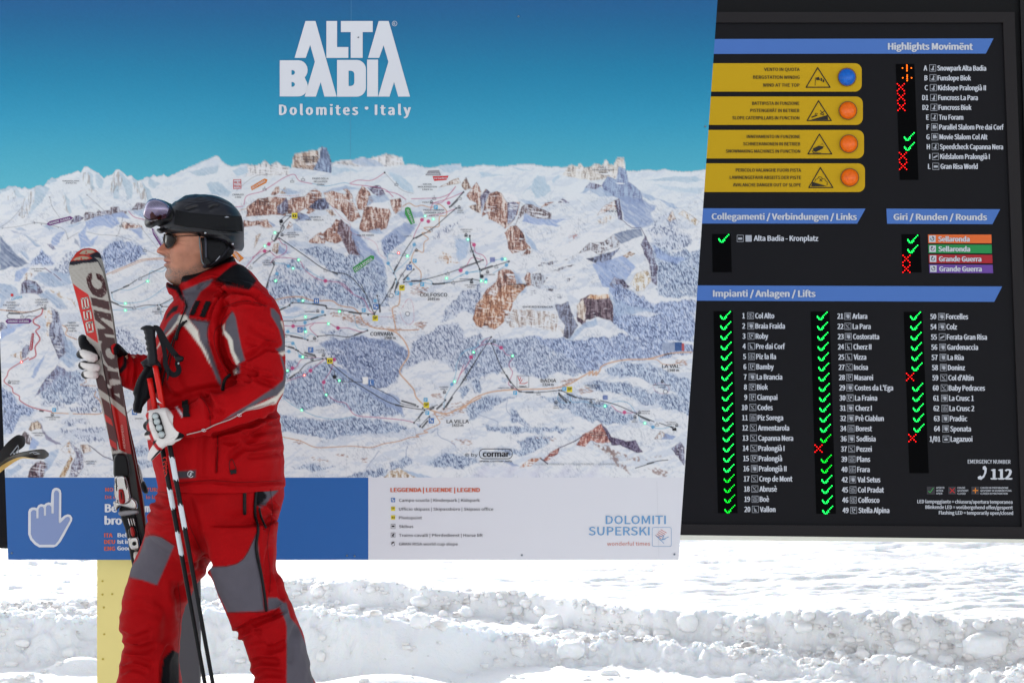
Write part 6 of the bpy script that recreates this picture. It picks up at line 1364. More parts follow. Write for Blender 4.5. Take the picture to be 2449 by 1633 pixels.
def paint(V, F, base, layers, ramp=3.4):
    """cloth panels by colour: (polygon in photo pixels, colour, side) side f = faces camera, b = both"""
    Nn = vnormals(V, F); px, py = topx(V)
    C = np.tile(np.clip(lin(base) * KA, 0, .9), (len(V), 1))
    for L in layers:
        poly, col, side = L[0], L[1], (L[2] if len(L) > 2 else 'f')
        x0, x1 = min(p[0] for p in poly) - 4, max(p[0] for p in poly) + 4; y0, y1 = min(p[1] for p in poly) - 4, max(p[1] for p in poly) + 4
        b = (px > x0) & (px < x1) & (py > y0) & (py < y1)
        if side == 'f': b &= Nn[:, 1] < .6
        if len(L) > 3: b &= (V[:, 1] > L[3][0]) & (V[:, 1] < L[3][1])
        if not b.any(): continue
        ins = inpoly(px[b], py[b], poly); d = segdist(px[b], py[b], poly, True)
        al = np.clip(.5 + np.where(ins, d, -d) / ramp, 0, 1)[:, None]
        C[b] = C[b] * (1 - al) + np.clip(lin(col) * KA, 0, .9) * al
    return C
def band(P_, w): 
    """polygon round a polyline"""
    P_ = np.array(P_, float); T = np.gradient(P_, axis=0); T /= np.linalg.norm(T, axis=1)[:, None]; Nn = np.stack([-T[:, 1], T[:, 0]], -1)
    w = np.asarray(w, float) * np.ones(len(P_)); return [tuple(p) for p in P_ + Nn * w[:, None] / 2] + [tuple(p) for p in (P_ - Nn * w[:, None] / 2)[::-1]]
RED = (162, 3, 10); GREY = (90, 86, 94); WHT = (214, 208, 196); BLK = (16, 16, 20)
def cloth(name, rough=.72, sheen=.0, fine=520, vary=.06):
    return mat(name, (200, 200, 200), rough, attr='Col', bump=[(26, .25, .006), (fine, .35, .0012)], vary=vary, vscale=60, spec=.08, sheen=sheen)
# ------------------------------------------------------------------ the man
c0 = crop(320, 440, 5.6); c1 = cA; c3 = crop(300, 680, 3.0143); cb = crop(220, 1130, 3.1179); c6 = crop(160, 780, 4.3556); c2 = crop(130, 580, 4.9); c7 = crop(220, 880, 3.0154)
GZ = 0.0
man = empty('person', (pt(520, 1300, 5.05)[0], 5.05, GZ), 'man in red and grey ski suit and black helmet, holding skis and poles', 'person')
m_skin = mat('skin', (200, 150, 120), .52, attr='Col', bump=[(70, .25, .003), (420, .35, .0010)], spec=.4)
bpy.data.materials['skin'].node_tree.nodes['Principled BSDF'].inputs['Subsurface Weight'].default_value = .12
bpy.data.materials['skin'].node_tree.nodes['Principled BSDF'].inputs['Subsurface Radius'].default_value = (.02, .008, .004)
# ---- head: polar surface about an upright axis, face turned left and a little to the camera
HY = 5.05; HX = 474.0; YAW = R(19); kx = HY / FP
fdir = np.array([-math.cos(YAW), -math.sin(YAW), 0]); ldir = np.array([math.sin(YAW), -math.cos(YAW), 0])   # ldir: towards the camera
prof = np.array([  # py, front px (without nose), half width m, back px
    (478, 452, .030, 500), (490, 432, .058, 525), (510, 412, .070, 540), (535, 402, .0745, 546), (552, 399, .0745, 548), (562, 399, .0750, 548), (570, 401.5, .0745, 548),
    (580, 403, .0740, 547), (592, 402, .0735, 545), (603, 400.5, .0720, 540), (612, 397.5, .0690, 535), (620, 396, .0655, 530), (629, 397, .0630, 525), (638, 398, .0600, 520),
    (646, 400.5, .0575, 516), (655, 399.5, .0540, 514), (664, 400.5, .0500, 512), (672, 404, .0450, 512), (679, 412, .0420, 512), (686, 425, .0420, 512), (700, 430, .0480, 514), (740, 428, .0520, 518), (780, 425, .06, 525)], float)
nu, nv = 220, 250
vv = np.linspace(478, 780, nv); th = np.linspace(-PI, PI, nu, endpoint=False)
Fp = np.interp(vv, prof[:, 0], prof[:, 1]); Wd = np.interp(vv, prof[:, 0], prof[:, 2]); Bk = np.interp(vv, prof[:, 0], prof[:, 3])
def smooth1(a, k=5): 
    ker = np.ones(k) / k; return np.convolve(np.pad(a, k // 2, 'edge'), ker, 'valid')
Fp, Wd, Bk = smooth1(Fp, 5), smooth1(Wd, 9), smooth1(Bk, 9)
frontR = (HX - Fp) * kx / math.cos(YAW)
_tt = np.linspace(-1.2, 1.2, 61)
for _ in range(6):     # the outline of the turned face, not its midline, has to fall on the wanted profile
    _r = ((np.abs(np.cos(_tt)) / frontR[:, None]) ** 2.35 + (np.abs(np.sin(_tt)) / Wd[:, None]) ** 2.35) ** (-1 / 2.35)
    frontR = frontR * ((HX - Fp) * kx) / (_r * np.cos(_tt) * math.cos(YAW) + _r * np.sin(_tt) * -math.sin(YAW)).max(1)
backR = (Bk - HX) * kx
PYG, TH = np.meshgrid(vv, th, indexing='ij')
fr = frontR[:, None]; bk = backR[:, None]; wd = Wd[:, None]
ct, st = np.cos(TH), np.sin(TH)
pw = 2.35
den = (np.abs(ct) / np.where(ct > 0, fr, bk)) ** pw + (np.abs(st) / wd) ** pw
rad = den ** (-1 / pw)
fx = rad * ct; lx = rad * st           # forward, lateral
def gs(v, c, s): return np.exp(-((v - c) / s) ** 2)
frontm = np.clip(ct * 2.2, 0, 1)
# nose
nh = np.interp(PYG, [560, 568, 575, 582, 589, 595, 600, 604, 608, 612, 616], [0, .001, .005, .0125, .0205, .0272, .0300, .0298, .0240, .0090, 0])
nh = np.repeat(smooth1(nh[:, 0], 7)[:, None], nu, 1)
ns = np.interp(PYG, [560, 575, 590, 600, 606, 612], [.011, .0095, .0125, .0175, .0195, .0175])
fx = fx + nh * np.exp(-(np.abs(lx) / ns) ** 2.4) * frontm
wing = gs(PYG, 602.5, 5.0) * (np.exp(-((np.abs(lx) - .0150) / .0055) ** 2)) * .0100
fx = fx + wing * frontm
fx = fx - gs(PYG, 609, 2.4) * np.exp(-((np.abs(lx) - .0085) / .004) ** 2) * .006 * frontm
# brow, eye hollows, cheekbones, folds
fx = fx + gs(PYG, 559, 5) * np.exp(-((np.abs(lx) - .026) / .024) ** 2) * .0045 * frontm
fx = fx - gs(PYG, 573, 8) * np.exp(-((np.abs(lx) - .031) / .014) ** 2) * .0095 * frontm
fx = fx + gs(PYG, 592, 11) * np.exp(-((np.abs(lx) - .045) / .016) ** 2) * .004 * frontm
fx = fx - gs(PYG, 612, 15) * np.exp(-((np.abs(lx) - (.024 + (PYG - 612) * .0006)) / .0042) ** 2) * .0035 * frontm
fx = fx - gs(PYG, 588, 6) * np.exp(-((np.abs(lx) - (.024 + (PYG - 580) * .0008)) / .004) ** 2) * .0018 * frontm
# mouth
ml = np.exp(-(np.abs(lx) / .025) ** 4)
fx = fx + (gs(PYG, 622.5, 4.4) * .0042 + gs(PYG, 635, 4.6) * .0045) * ml * frontm - gs(PYG, 629, 1.7) * .0058 * np.exp(-(np.abs(lx) / .027) ** 4) * frontm
fx = fx - gs(PYG, 616, 5) * np.exp(-(np.abs(lx) / .0035) ** 2) * .0015 * frontm - gs(PYG, 643.5, 3.5) * .0030 * np.exp(-(np.abs(lx) / .018) ** 2) * frontm
fx = fx - gs(PYG, 631, 5) * np.exp(-((np.abs(lx) - .028) / .004) ** 2) * .0025 * frontm
fx = fx + gs(PYG, 659, 10) * np.exp(-(np.abs(lx) / .018) ** 2) * .004 * frontm
base = np.array(pt(HX, 600, HY))
Zc = CZ - (PYG - CYP) * HY / FP
Pv = base[None, None, :] * np.array([1, 1, 0]) + fdir * fx[..., None] + ldir * lx[..., None]; Pv[..., 2] = Zc
hv = Pv.reshape(-1, 3)
ii = np.arange(nv - 1)[:, None] * nu; jj = np.arange(nu)[None, :]; j2 = (jj + 1) % nu
hf = np.stack([(ii + jj).ravel(), (ii + j2).ravel(), (ii + nu + j2).ravel(), (ii + nu + jj).ravel()], 1)
fx = fx - sum(gs(PYG, y0 + (np.abs(lx) - .055) * sl_ * 900, .9) * np.exp(-((np.abs(lx) - .058) / .007) ** 2) for y0, sl_ in ((570, -.5), (576, -.1), (582, .35), (589, .7))) * .0012 * frontm
fx = fx - sum(gs(PYG, y0 + np.sin(lx * 90) * 1.2, 1.0) * np.exp(-(np.abs(lx) / .05) ** 4) for y0 in (556, 560.5)) * .0008 * frontm
_nz = fbm3(np.stack([fx.ravel() * 60, lx.ravel() * 60, PYG.ravel() * .07], -1), 4).reshape(fx.shape) - .5
fx = fx + _nz * .0035 * frontm; lx = lx + np.sign(lx) * _nz * .003
# colours of the skin, with shade painted into its folds and hollows
sk = np.tile(lin((178, 120, 94)), (len(hv), 1)) * (1 + _nz.reshape(-1, 1) * .7); fl = lambda a: a.reshape(-1)
def tint(w, col): 
    global sk
    w = np.clip(fl(w), 0, 1)[:, None]; sk = sk * (1 - w) + lin(col) * w
tint(gs(PYG, 598, 10) * np.exp(-(np.abs(lx) / .016) ** 2) * .8 * frontm, (200, 112, 92))
tint(gs(PYG, 594, 12) * np.exp(-((np.abs(lx) - .045) / .02) ** 2) * .45 * frontm, (204, 128, 102))
tint(gs(PYG, 629, 6.4) * np.exp(-(np.abs(lx) / .024) ** 4) * .8 * frontm, (168, 96, 88))
tint(gs(PYG, 628.8, 1.3) * np.exp(-(np.abs(lx) / .027) ** 4) * .8 * frontm, (92, 48, 44))  # shade between the lips, put into the colour
st_ = rng.random(len(hv)).reshape(PYG.shape); beard = np.clip((PYG - 606) / 8, 0, 1) * np.clip(1 - gs(PYG, 629, 5.5) * np.exp(-(np.abs(lx) / .024) ** 4), 0, 1)
beard = np.maximum(beard * np.clip((PYG - 640) / 14 + np.exp(-(np.abs(lx) / .034) ** 4) * 1.3 , 0, 1), np.clip((PYG - 628 + np.clip((fx - .02) * -600, -20, 20)) / 16, 0, 1) * .8)
tint(beard * (.34 + .5 * (st_ > .55)) * (PYG < 690), (86, 76, 70)); tint(gs(PYG, 615, 6) * np.exp(-(np.abs(lx) / .022) ** 4) * (.5 + .35 * (st_ > .5)) * frontm, (70, 60, 58))
tint(gs(PYG, 658, 13) * np.exp(-(np.abs(lx) / .028) ** 4) * (.35 * (st_ > .5)) * frontm, (196, 188, 180))
tint(gs(PYG, 612, 15) * np.exp(-((np.abs(lx) - (.025 + (PYG - 612) * .0006)) / .0022) ** 2) * .55 * frontm, (120, 72, 58))  # painted shade of the folds from nose to mouth
tint(gs(PYG, 588, 5) * np.exp(-((np.abs(lx) - .034) / .014) ** 2) * .35 * frontm, (140, 86, 74))  # painted shade under the eyes
tint(sum(gs(PYG, y0 + (np.abs(lx) - .055) * q_ * 900, 1.0) * np.exp(-((np.abs(lx) - .059) / .008) ** 2) for y0, q_ in ((572, -.4), (579, .1), (586, .5))) * .5 * frontm, (128, 80, 62))  # painted shade in the creases beside the eyes
tint(gs(PYG, 610, 16) * np.exp(-((np.abs(lx) - .055) / .010) ** 2) * .35, (140, 88, 68))  # painted shade in the hollow of the cheek
tint(gs(PYG, 558, 3.0) * np.exp(-((np.abs(lx) - .026) / .018) ** 4) * .8 * frontm, (58, 44, 38))
mb = MB(); mb.v.append(hv); mb.f = [tuple(r) for r in hf] + [tuple(range(nu))[::-1]]; mb.n = len(hv)
# rest of the body under the clothes, one figure from the neck down
bb = MB()
rows(bb, [(700, 428, 516, 5.05, .055), (740, 424, 540, 5.05, .10), (775, 430, 590, 5.05, .12), (850, 420, 600, 5.05, .13), (960, 405, 605, 5.05, .15), (1060, 415, 610, 5.05, .13), (1160, 425, 620, 5.05, .13), (1230, 440, 590, 5.05, .08), (1290, 450, 560, 5.05, .06)])
tube(bb, [(600, 790, 4.93, 36, .04), (618, 860, 4.88, 38, .04), (628, 930, 4.82, 38, .042), (560, 975, 4.80, 34, .038), (450, 1004, 4.80, 24, .028), (400, 1012, 4.80, 30, .018)])
tube(bb, [(520, 790, 5.22, 44, .05), (440, 850, 5.24, 40, .045), (370, 890, 5.24, 36, .04), (300, 872, 5.23, 26, .03), (250, 862, 5.22, 24, .02)])
tube(bb, [(440, 1300, 5.14, 44, .06), (385, 1420, 5.15, 42, .06), (352, 1620, 5.15, 40, .052), (340, 1780, 5.15, 40, .05), (335, 1980, 5.16, 26, .034), (318, 2060, 5.16, 34, .04)])
tube(bb, [(590, 1300, 4.98, 44, .06), (610, 1420, 4.97, 42, .06), (660, 1600, 4.95, 42, .052), (720, 1800, 4.95, 40, .05), (780, 1990, 4.95, 26, .034), (770, 2070, 4.95, 34, .04)])
bv, bf = remesh(*bb.get(), .012, 3)
mb.add(bv, bf)
allc = np.concatenate([sk * KA, np.tile(KA * lin((206, 148, 118)), (len(bv), 1))])
v_, f_ = mb.get(); body = mk('body', v_, f_, m_skin, man, smooth=True, colors=allc)

# ---- jacket
def LP(f, pts): return f(pts)
jb = MB()
rows(jb, [(676, 500, 600, 5.06, .09), (696, 455, 632, 5.06, .13), (716, 425, 645, 5.06, .175), (740, 408, 648, 5.055, .20), (775, 392, 652, 5.05, .215), (820, 378, 652, 5.05, .215), (870, 366, 650, 5.05, .205), (920, 359, 652, 5.05, .20), (980, 356, 660, 5.05, .20), (1045, 358, 672, 5.05, .20), (1098, 369, 677, 5.05, .20), (1130, 377, 678, 5.05, .20), (1152, 383, 679, 5.05, .20), (1168, 387, 678, 5.05, .198)], n=72)
# near sleeve
tube(jb, [(592, 722, 4.93, 44, .075), (608, 752, 4.89, 62, .085), (614, 800, 4.86, 70, .088), (620, 850, 4.845, 66, .082), (626, 892, 4.83, 62, .076), (630, 925, 4.82, 52, .072), (604, 950, 4.81, 48, .068), (560, 972, 4.80, 49, .064), (512, 990, 4.80, 48, .060), (470, 1004, 4.80, 42, .055), (438, 1010, 4.80, 36, .050)], n=40)
# far sleeve
tube(jb, [(500, 800, 5.22, 60, .08), (430, 868, 5.25, 56, .075), (385, 896, 5.25, 50, .065), (340, 893, 5.24, 49, .06), (306, 884, 5.235, 43, .055), (293, 880, 5.23, 38, .05)], n=36)
# hood lying on the shoulders
puff(jb, [(512, 676), (530, 650), (556, 634), (573, 630), (590, 641), (604, 652), (622, 672), (640, 692), (650, 712), (653, 742), (648, 770), (610, 760), (570, 720), (530, 704), (512, 694)], 5.03, .15, rim=42)
# standing collar, open in front
puff(jb, [(430, 660), (446, 653), (468, 650), (496, 640), (526, 626), (556, 610), (566, 625), (566, 645), (560, 668), (530, 700), (490, 728), (460, 748), (447, 738), (440, 712), (430, 694)], 5.05, .105, rim=34)
puff(jb, [(397, 674), (406, 679), (420, 683), (432, 680), (441, 700), (440, 716), (440, 740), (420, 766), (396, 790), (392, 772), (400, 745), (415, 722), (412, 706), (402, 699)], 5.05, .08, rim=16)
jv, jf = remesh(*jb.get(), .0042, 5)
folds = []
def fd(f, pts, w, a): folds.append((f(pts), w, a))
# sleeve creases (photograph crop 3)
fd(c3, [(860, 540), (930, 500), (1010, 455), (1085, 450)], 6, -.010); fd(c3, [(800, 600), (900, 640), (980, 690), (1070, 730)], 6, -.009); fd(c3, [(880, 640), (960, 640), (1040, 660)], 4, -.006)
fd(c3, [(840, 555), (900, 600), (940, 650)], 4, -.006); fd(c3, [(760, 650), (840, 660), (900, 690)], 5, -.007); fd(c3, [(560, 790), (600, 850), (615, 960)], 6, -.008); fd(c3, [(590, 800), (640, 880), (700, 930)], 5, -.005)
fd(c3, [(700, 300), (690, 420), (720, 530), (780, 620)], 7, -.013); fd(c3, [(730, 150), (690, 230), (670, 330)], 7, -.009); fd(c3, [(600, 430), (660, 560), (700, 640)], 6, -.007)
fd(c3, [(660, 90), (740, 60), (880, 80), (1000, 140)], 3.4, -.010); fd(c3, [(770, 150), (870, 125), (980, 150)], 3, -.006); fd(c3, [(900, 290), (960, 330), (1060, 380)], 8, -.004); fd(c3, [(870, 400), (950, 430), (1030, 430)], 6, -.005)
fd(c3, [(640, 1080), (780, 1040), (900, 1000), (1050, 940), (1110, 900)], 5, -.012)
fd(c3, [(760, 1240), (900, 1120), (1000, 1020)], 7, -.007); fd(c3, [(880, 1180), (1000, 1160), (1120, 1130)], 5, -.006); fd(c3, [(900, 1240), (1010, 1230), (1128, 1215)], 5, -.005); fd(c3, [(840, 1060), (960, 1070), (1110, 1040)], 5, -.006); fd(c3, [(700, 1120), (780, 1130), (900, 1100)], 6, -.005)
fd(c3, [(960, 960), (1040, 1000), (1105, 990)], 5, -.006); fd(c3, [(1080, 880), (1060, 940), (990, 980)], 4, -.007)
fd(c3, [(664, 1085), (662, 1200), (655, 1350)], 2.4, -.006); fd(c3, [(370, 1440), (600, 1420), (850, 1440), (1135, 1425)], 3, -.006); fd(c3, [(550, 1100), (540, 1300), (550, 1400)], 9, -.004)
fd(c3, [(300, 860), (420, 800), (560, 760), (690, 745)], 8, -.006); fd(c3, [(330, 500), (380, 700), (440, 820)], 10, -.005); fd(c3, [(260, 700), (330, 800), (400, 850)], 9, -.006)
fd(c3, [(450, 245), (520, 255), (605, 268)], 2.4, -.008); fd(c3, [(605, 268), (625, 180), (690, 90)], 2.6, -.007); fd(c3, [(430, 100), (435, 170), (400, 240), (330, 400), (250, 680)], 2.2, -.005)
fd(c3, [(700, 60), (800, 35), (930, 50), (1040, 120)], 4, .004)
fd(c0, [(1060, 1290), (1250, 1350), (1540, 1415)], 4, -.010); fd(c0, [(1180, 1520), (1400, 1450), (1650, 1500)], 4, -.006); fd(c0, [(1150, 1400), (1300, 1360), (1450, 1400)], 4, -.004); fd(c0, [(860, 1400), (940, 1300), (1060, 1270)], 3, -.006)
fd(c6, [(600, 250), (660, 400), (640, 600)], 4, -.005); fd(c6, [(680, 260), (740, 400), (720, 620)], 5, -.006); fd(c6, [(760, 290), (800, 400)], 4, -.004)
jv = creases(jv, jf, [(p, w * 1.1, a * 1.5) for p, w, a in folds])
Nn = vnormals(jv, jf)
jv = jv + Nn * ((fbm3(jv * 7.0, 3) - .5) * .012 + (np.abs(fbm3(jv * np.array([9., 9., 16.]) + 3, 3) - .5)) * -.012 + (fbm3(jv * np.array([24., 24., 40.]), 3) - .5) * .004)[:, None]
# rib-like stacking of cloth above the hem at the back
px_, py_ = topx(jv); lay = []
def ly(f, pts, col, side='f', yr=None): lay.append((f(pts), col, side) + ((yr,) if yr else ()))
ly(c0, [(1395, 1068), (1440, 1085), (1500, 1108), (1560, 1190), (1645, 1292), (1600, 1360), (1540, 1418), (1400, 1385), (1250, 1365), (1130, 1310), (1068, 1290), (1140, 1240), (1240, 1150), (1330, 1090)], BLK)
ly(c0, [(610, 1195), (690, 1185), (760, 1190), (840, 1160), (960, 1110), (1100, 1070), (1340, 960), (1365, 1040), (1240, 1060), (1100, 1110), (960, 1170), (840, 1240), (700, 1310), (610, 1330), (600, 1250)], BLK)
ly(c0, [(430, 1310), (470, 1340), (560, 1360), (600, 1345), (620, 1400), (660, 1500), (680, 1568), (640, 1560), (560, 1430), (500, 1400), (440, 1390)], BLK)
ly(c3, [(410, 45), (470, 20), (560, -18), (640, -40), (600, 10), (540, 55), (500, 130), (465, 200), (455, 250), (430, 225), (430, 130)], GREY)
ly(c3, [(285, 262), (300, 215), (345, 160), (385, 150), (370, 190), (330, 210), (310, 235)], BLK)
ly(c3, [(225, 460), (245, 430), (262, 360), (310, 270), (355, 218), (390, 205), (400, 235), (350, 300), (290, 350), (262, 400)], GREY)
ly(c3, [(222, 470), (252, 410), (330, 320), (372, 262), (388, 222), (430, 218), (455, 246), (480, 282), (526, 340), (535, 395), (590, 490), (626, 596), (600, 560), (548, 460), (490, 380), (430, 305), (400, 285), (372, 296), (330, 345), (270, 400), (245, 440)], WHT)
ly(c3, [(458, 250), (530, 262), (606, 270), (594, 320), (590, 370), (606, 440), (640, 550), (690, 690), (692, 742), (660, 690), (620, 590), (585, 490), (536, 400), (524, 330), (490, 290)], GREY)
ly(c3, [(768, 196), (780, 205), (795, 240), (815, 350), (835, 450), (862, 548), (800, 580), (778, 480), (752, 400), (715, 330), (725, 265)], GREY)
ly(c3, [(700, 300), (716, 284), (712, 326), (752, 370), (772, 400), (782, 480), (822, 560), (800, 580), (760, 490), (738, 400), (704, 352)], WHT)
ly(c3, [(796, 606), (822, 570), (824, 640), (792, 645)], GREY); ly(c3, [(782, 622), (798, 600), (800, 646), (784, 648)], WHT)
ly(c3, [(1046, 172), (1070, 176), (1112, 222), (1122, 262), (1135, 320), (1152, 400), (1154, 482), (1110, 492), (1084, 466), (1125, 446), (1132, 420), (1110, 330), (1078, 270), (1050, 226)], GREY)
ly(c3, [(1108, 488), (1126, 520), (1142, 560), (1170, 690), (1150, 740), (1095, 800), (1000, 832), (880, 900), (780, 948), (690, 990), (760, 940), (880, 872), (1000, 790), (1072, 745), (1136, 690), (1145, 630), (1122, 545)], GREY)
ly(c3, [(1172, 700), (1172, 745), (1112, 812), (1086, 858), (970, 880), (850, 915), (880, 895), (1000, 848), (1095, 800), (1150, 735)], WHT)
ly(c3, [(1106, 492), (1158, 480), (1160, 498), (1130, 515)], WHT); ly(c3, [(1118, 268), (1130, 262), (1140, 300), (1140, 330)], WHT)
ly(c3, [(375, 1345), (508, 1338), (505, 1395), (375, 1399)], (66, 64, 70))
ly(c6, [(520, 190), (600, 240), (640, 320), (620, 430), (560, 500), (530, 470), (580, 400), (590, 320), (560, 260)], BLK, 'b', (5.1, 5.5))
ly(c3, [(362, 884), (372, 882), (412, 935), (410, 958)], (200, 200, 206))
jc = paint(jv, jf, RED, lay)
# random uneven tone of the weave
jc = jc * (1 + (fbm3(jv * 24, 3)[:, None] - .5) * .22)
jk = mk('jacket', jv, jf, cloth('jacket_cloth'), man, smooth=True, colors=jc)
def onto(poly_px, V, F, lift=.0016, sub=2.2):
    """small patch following a cloth surface: sample points inside a polygon set on the frontmost surface"""
    px, py = topx(V); Nn = vnormals(V, F); m = Nn[:, 1] < .1
    fr_ = np.stack([px[m], py[m]], -1); Yv = V[m, 1]
    xs = [p[0] for p in poly_px]; ys = [p[1] for p in poly_px]
    def Yat(x, y):
        d = (fr_[:, 0] - x) ** 2 + (fr_[:, 1] - y) ** 2; k = d < 20
        return Yv[k].min() if k.any() else Yv[np.argmin(d)]
    return Yat
def patch(name, poly, V, F, m, parent, lift=.002, thick=.002, step=2.4, **q):
    Yat = onto(poly, V, F); xs = [p[0] for p in poly]; ys = [p[1] for p in poly]
    gx_ = np.arange(min(xs) - step, max(xs) + step * 1.5, step); gy_ = np.arange(min(ys) - step, max(ys) + step * 1.5, step)
    X, Yp = np.meshgrid(gx_, gy_); ins = inpoly(X, Yp, poly); d = segdist(X, Yp, poly, True); use = ins | (d < step * .45)
    # nudge edge points onto the outline by clipping
    n = use.sum()
    if n < 4: return None
    idx = -np.ones(X.shape, int); idx[use] = np.arange(n)
    Yd = np.array([Yat(x, y) for x, y in zip(X[use], Yp[use])])
    Fv = ptn(X[use], Yp[use], Yd - lift - thick); Bv = ptn(X[use], Yp[use], Yd - lift + .004)
    qd = use[:-1, :-1] & use[1:, :-1] & use[:-1, 1:] & use[1:, 1:]
    a = idx[:-1, :-1][qd]; b = idx[:-1, 1:][qd]; c_ = idx[1:, 1:][qd]; d_ = idx[1:, :-1][qd]
    f = [tuple(r) for r in np.stack([a, d_, c_, b], 1)]; e = {}
    for r in f:
        for i in range(4): e[(r[i], r[(i + 1) % 4])] = 1
    for (i, j) in list(e):
        if (j, i) not in e: f.append((j, i, i + n, j + n))
    return mk(name, np.concatenate([Fv, Bv]), f, m, parent, smooth=True, **q)
m_vel = mat('velcro_black', (20, 20, 22), .9, spec=.1); m_zip = mat('zip_black', (18, 18, 20), .5)
patch('velcro_tab', c3([(503, 118), (541, 118), (497, 221), (459, 218)]), jv, jf, m_vel, jk)
patch('velcro_tab', c3([(577, 121), (618, 124), (572, 236), (533, 231)]), jv, jf, m_vel, jk)
patch('cuff_tab', c3([(407, 836), (451, 831), (464, 952), (414, 957)]), jv, jf, m_vel, jk, thick=.003)
def cord(name, pts, w, m, parent, V=None, F=None, lift=.002, Y=None, n=8, depth=None):
    Yat = onto(pts, V, F) if V is not None else None
    S = spline(pts, 6) if len(pts) > 2 else np.array(pts, float)
    R_ = [(x, y, (Yat(x, y) - lift) if Yat else (Y if not callable(Y) else Y(x, y)), w / 2, depth or w / 2 * 5 / FP) for x, y in S[:, :2]]
    mb = MB(); tube(mb, R_, n=n, k=1); return mb.build(name, m, parent, smooth=True)
cord('zip', c3([(432, 120), (437, 165), (408, 235), (372, 330), (330, 440), (290, 600), (262, 730)]), 3.2, m_zip, jk, jv, jf)
cord('zip', c3([(385, 330), (352, 420), (312, 600), (300, 690)]), 2.2, m_zip, jk, jv, jf)
cord('zip_pull', c3([(420, 275), (385, 320), (365, 395)]), 8, m_zip, jk, jv, jf, .004); cord('zip_pull', c3([(440, 264), (405, 285)]), 5, m_zip, jk, jv, jf, .004)
cord('pocket_zip', c3([(752, 652), (715, 690), (700, 758)]), 7.5, m_zip, jk, jv, jf, .003)
cord('sleeve_zip', c3([(444, 1082), (560, 1052), (650, 1010), (760, 970), (830, 930), (880, 905), (970, 890), (1072, 850)]), 3.0, mat('zip_pale', (170, 150, 146), .6, vary=.5, vscale=900), jk, jv, jf)
cord('jacket_seam', c3([(664, 1088), (664, 1200), (657, 1350)]), 1.4, mat('seam_dark', (80, 6, 10), .8), jk, jv, jf, .0002)
patch('zip_pull', c3([(752, 1338), (798, 1330), (802, 1362), (757, 1368)]), jv, jf, m_zip, jk, step=1.8)
mbx = cord('pull_loop', c3([(752, 1335), (750, 1280), (770, 1262), (800, 1330)]), 1.4, m_zip, jk, jv, jf)
m_em = mat('emblem_white', (214, 214, 216), .5)
YatJ = onto([], jv, jf)
def flat_on(name, loops, V_Y, m, parent, lift=.004):
    mb = MB()
    for l in loops:
        p, t = tess([l]); mb.add(np.array([pt(x, y, V_Y(x, y) - lift) for x, y in p]), t)
    return mb.build(name, m, parent)
E0 = c3([(470, 1367)])[0]
flat_on('emblem', [q for q in stroke([(E0[0] + 7 * math.cos(R(a)), E0[1] + 7.5 * math.sin(R(a))) for a in range(40, 330, 24)], 1.8)] + [q for q in stroke([(E0[0] + 5, E0[1] - 6), (E0[0] - 2.5, E0[1] - .5), (E0[0] + 2.5, E0[1]), (E0[0] - 5, E0[1] + 6)], 2.0)], lambda x, y: YatJ(E0[0], E0[1]), m_em, jk)
for (x, y) in [(822, 942), (566, 1051)]:
    q0 = c3([(x, y)])[0]; flat_on('emblem', [q for q in stroke([(q0[0] + 5.5 * math.cos(R(a)), q0[1] + 3.2 * math.sin(R(a))) for a in range(30, 331, 30)], 1.1)] + stroke([(q0[0] + 2, q0[1] - 2), (q0[0] - 2, q0[1] + 2)], 1.0), lambda a, b: YatJ(q0[0], q0[1]), m_em, jk, .005)

m_seam = mat('seam_dark', (80, 6, 10), .8)
for q in ([(690, 290), (648, 330), (640, 420), (690, 560), (740, 650)], [(605, 272), (590, 330), (596, 420)], [(770, 195), (700, 260), (690, 330)], [(700, 170), (800, 130), (900, 122), (1020, 160)], [(385, 1432), (600, 1412), (850, 1425), (1130, 1412)], [(372, 300), (330, 420), (290, 640)], [(545, 800), (600, 900), (612, 1000), (600, 1060)]):
    cord('jacket_seam', c3(q), 1.1, m_seam, jk, jv, jf, .0001)
# ---- trousers
tb = MB()
rows(tb, [(1140, 392, 668, 5.05, .175), (1170, 386, 676, 5.05, .185), (1220, 362, 671, 5.05, .19), (1262, 360, 656, 5.05, .175), (1300, 380, 645, 5.05, .14), (1335, 420, 620, 5.05, .09)], n=64)
rows(tb, [(1200, 366, 540, 5.07, .13), (1250, 356, 530, 5.08, .13), (1284, 348, 520, 5.09, .125), (1330, 328, 508, 5.11, .12), (1361, 316, 495, 5.13, .115), (1403, 305, 462, 5.14, .11), (1451, 294, 439, 5.14, .11), (1499, 288, 430, 5.15, .11), (1531, 298, 428, 5.15, .108), (1563, 291, 427, 5.15, .108), (1605, 283, 427, 5.15, .11), (1660, 278, 432, 5.15, .11), (1760, 272, 425, 5.15, .11), (1860, 270, 415, 5.15, .105), (1960, 262, 420, 5.15, .11), (2010, 258, 424, 5.15, .11)], n=48)
rows(tb, [(1250, 480, 664, 4.97, .125), (1300, 490, 659, 4.96, .125), (1361, 503, 659, 4.96, .12), (1386, 512, 672, 4.96, .118), (1419, 523, 682, 4.96, .116), (1460, 541, 703, 4.96, .114), (1500, 557, 720, 4.96, .112), (1520, 578, 727, 4.96, .106), (1544, 586, 733, 4.96, .106), (1579, 598, 740, 4.96, .108), (1620, 608, 746, 4.96, .11), (1700, 640, 782, 4.96, .11), (1800, 680, 825, 4.96, .11), (1900, 712, 862, 4.96, .11), (2010, 735, 890, 4.96, .115)], n=48)
tv, tf = remesh(*tb.get(), .0045, 4)
folds = []
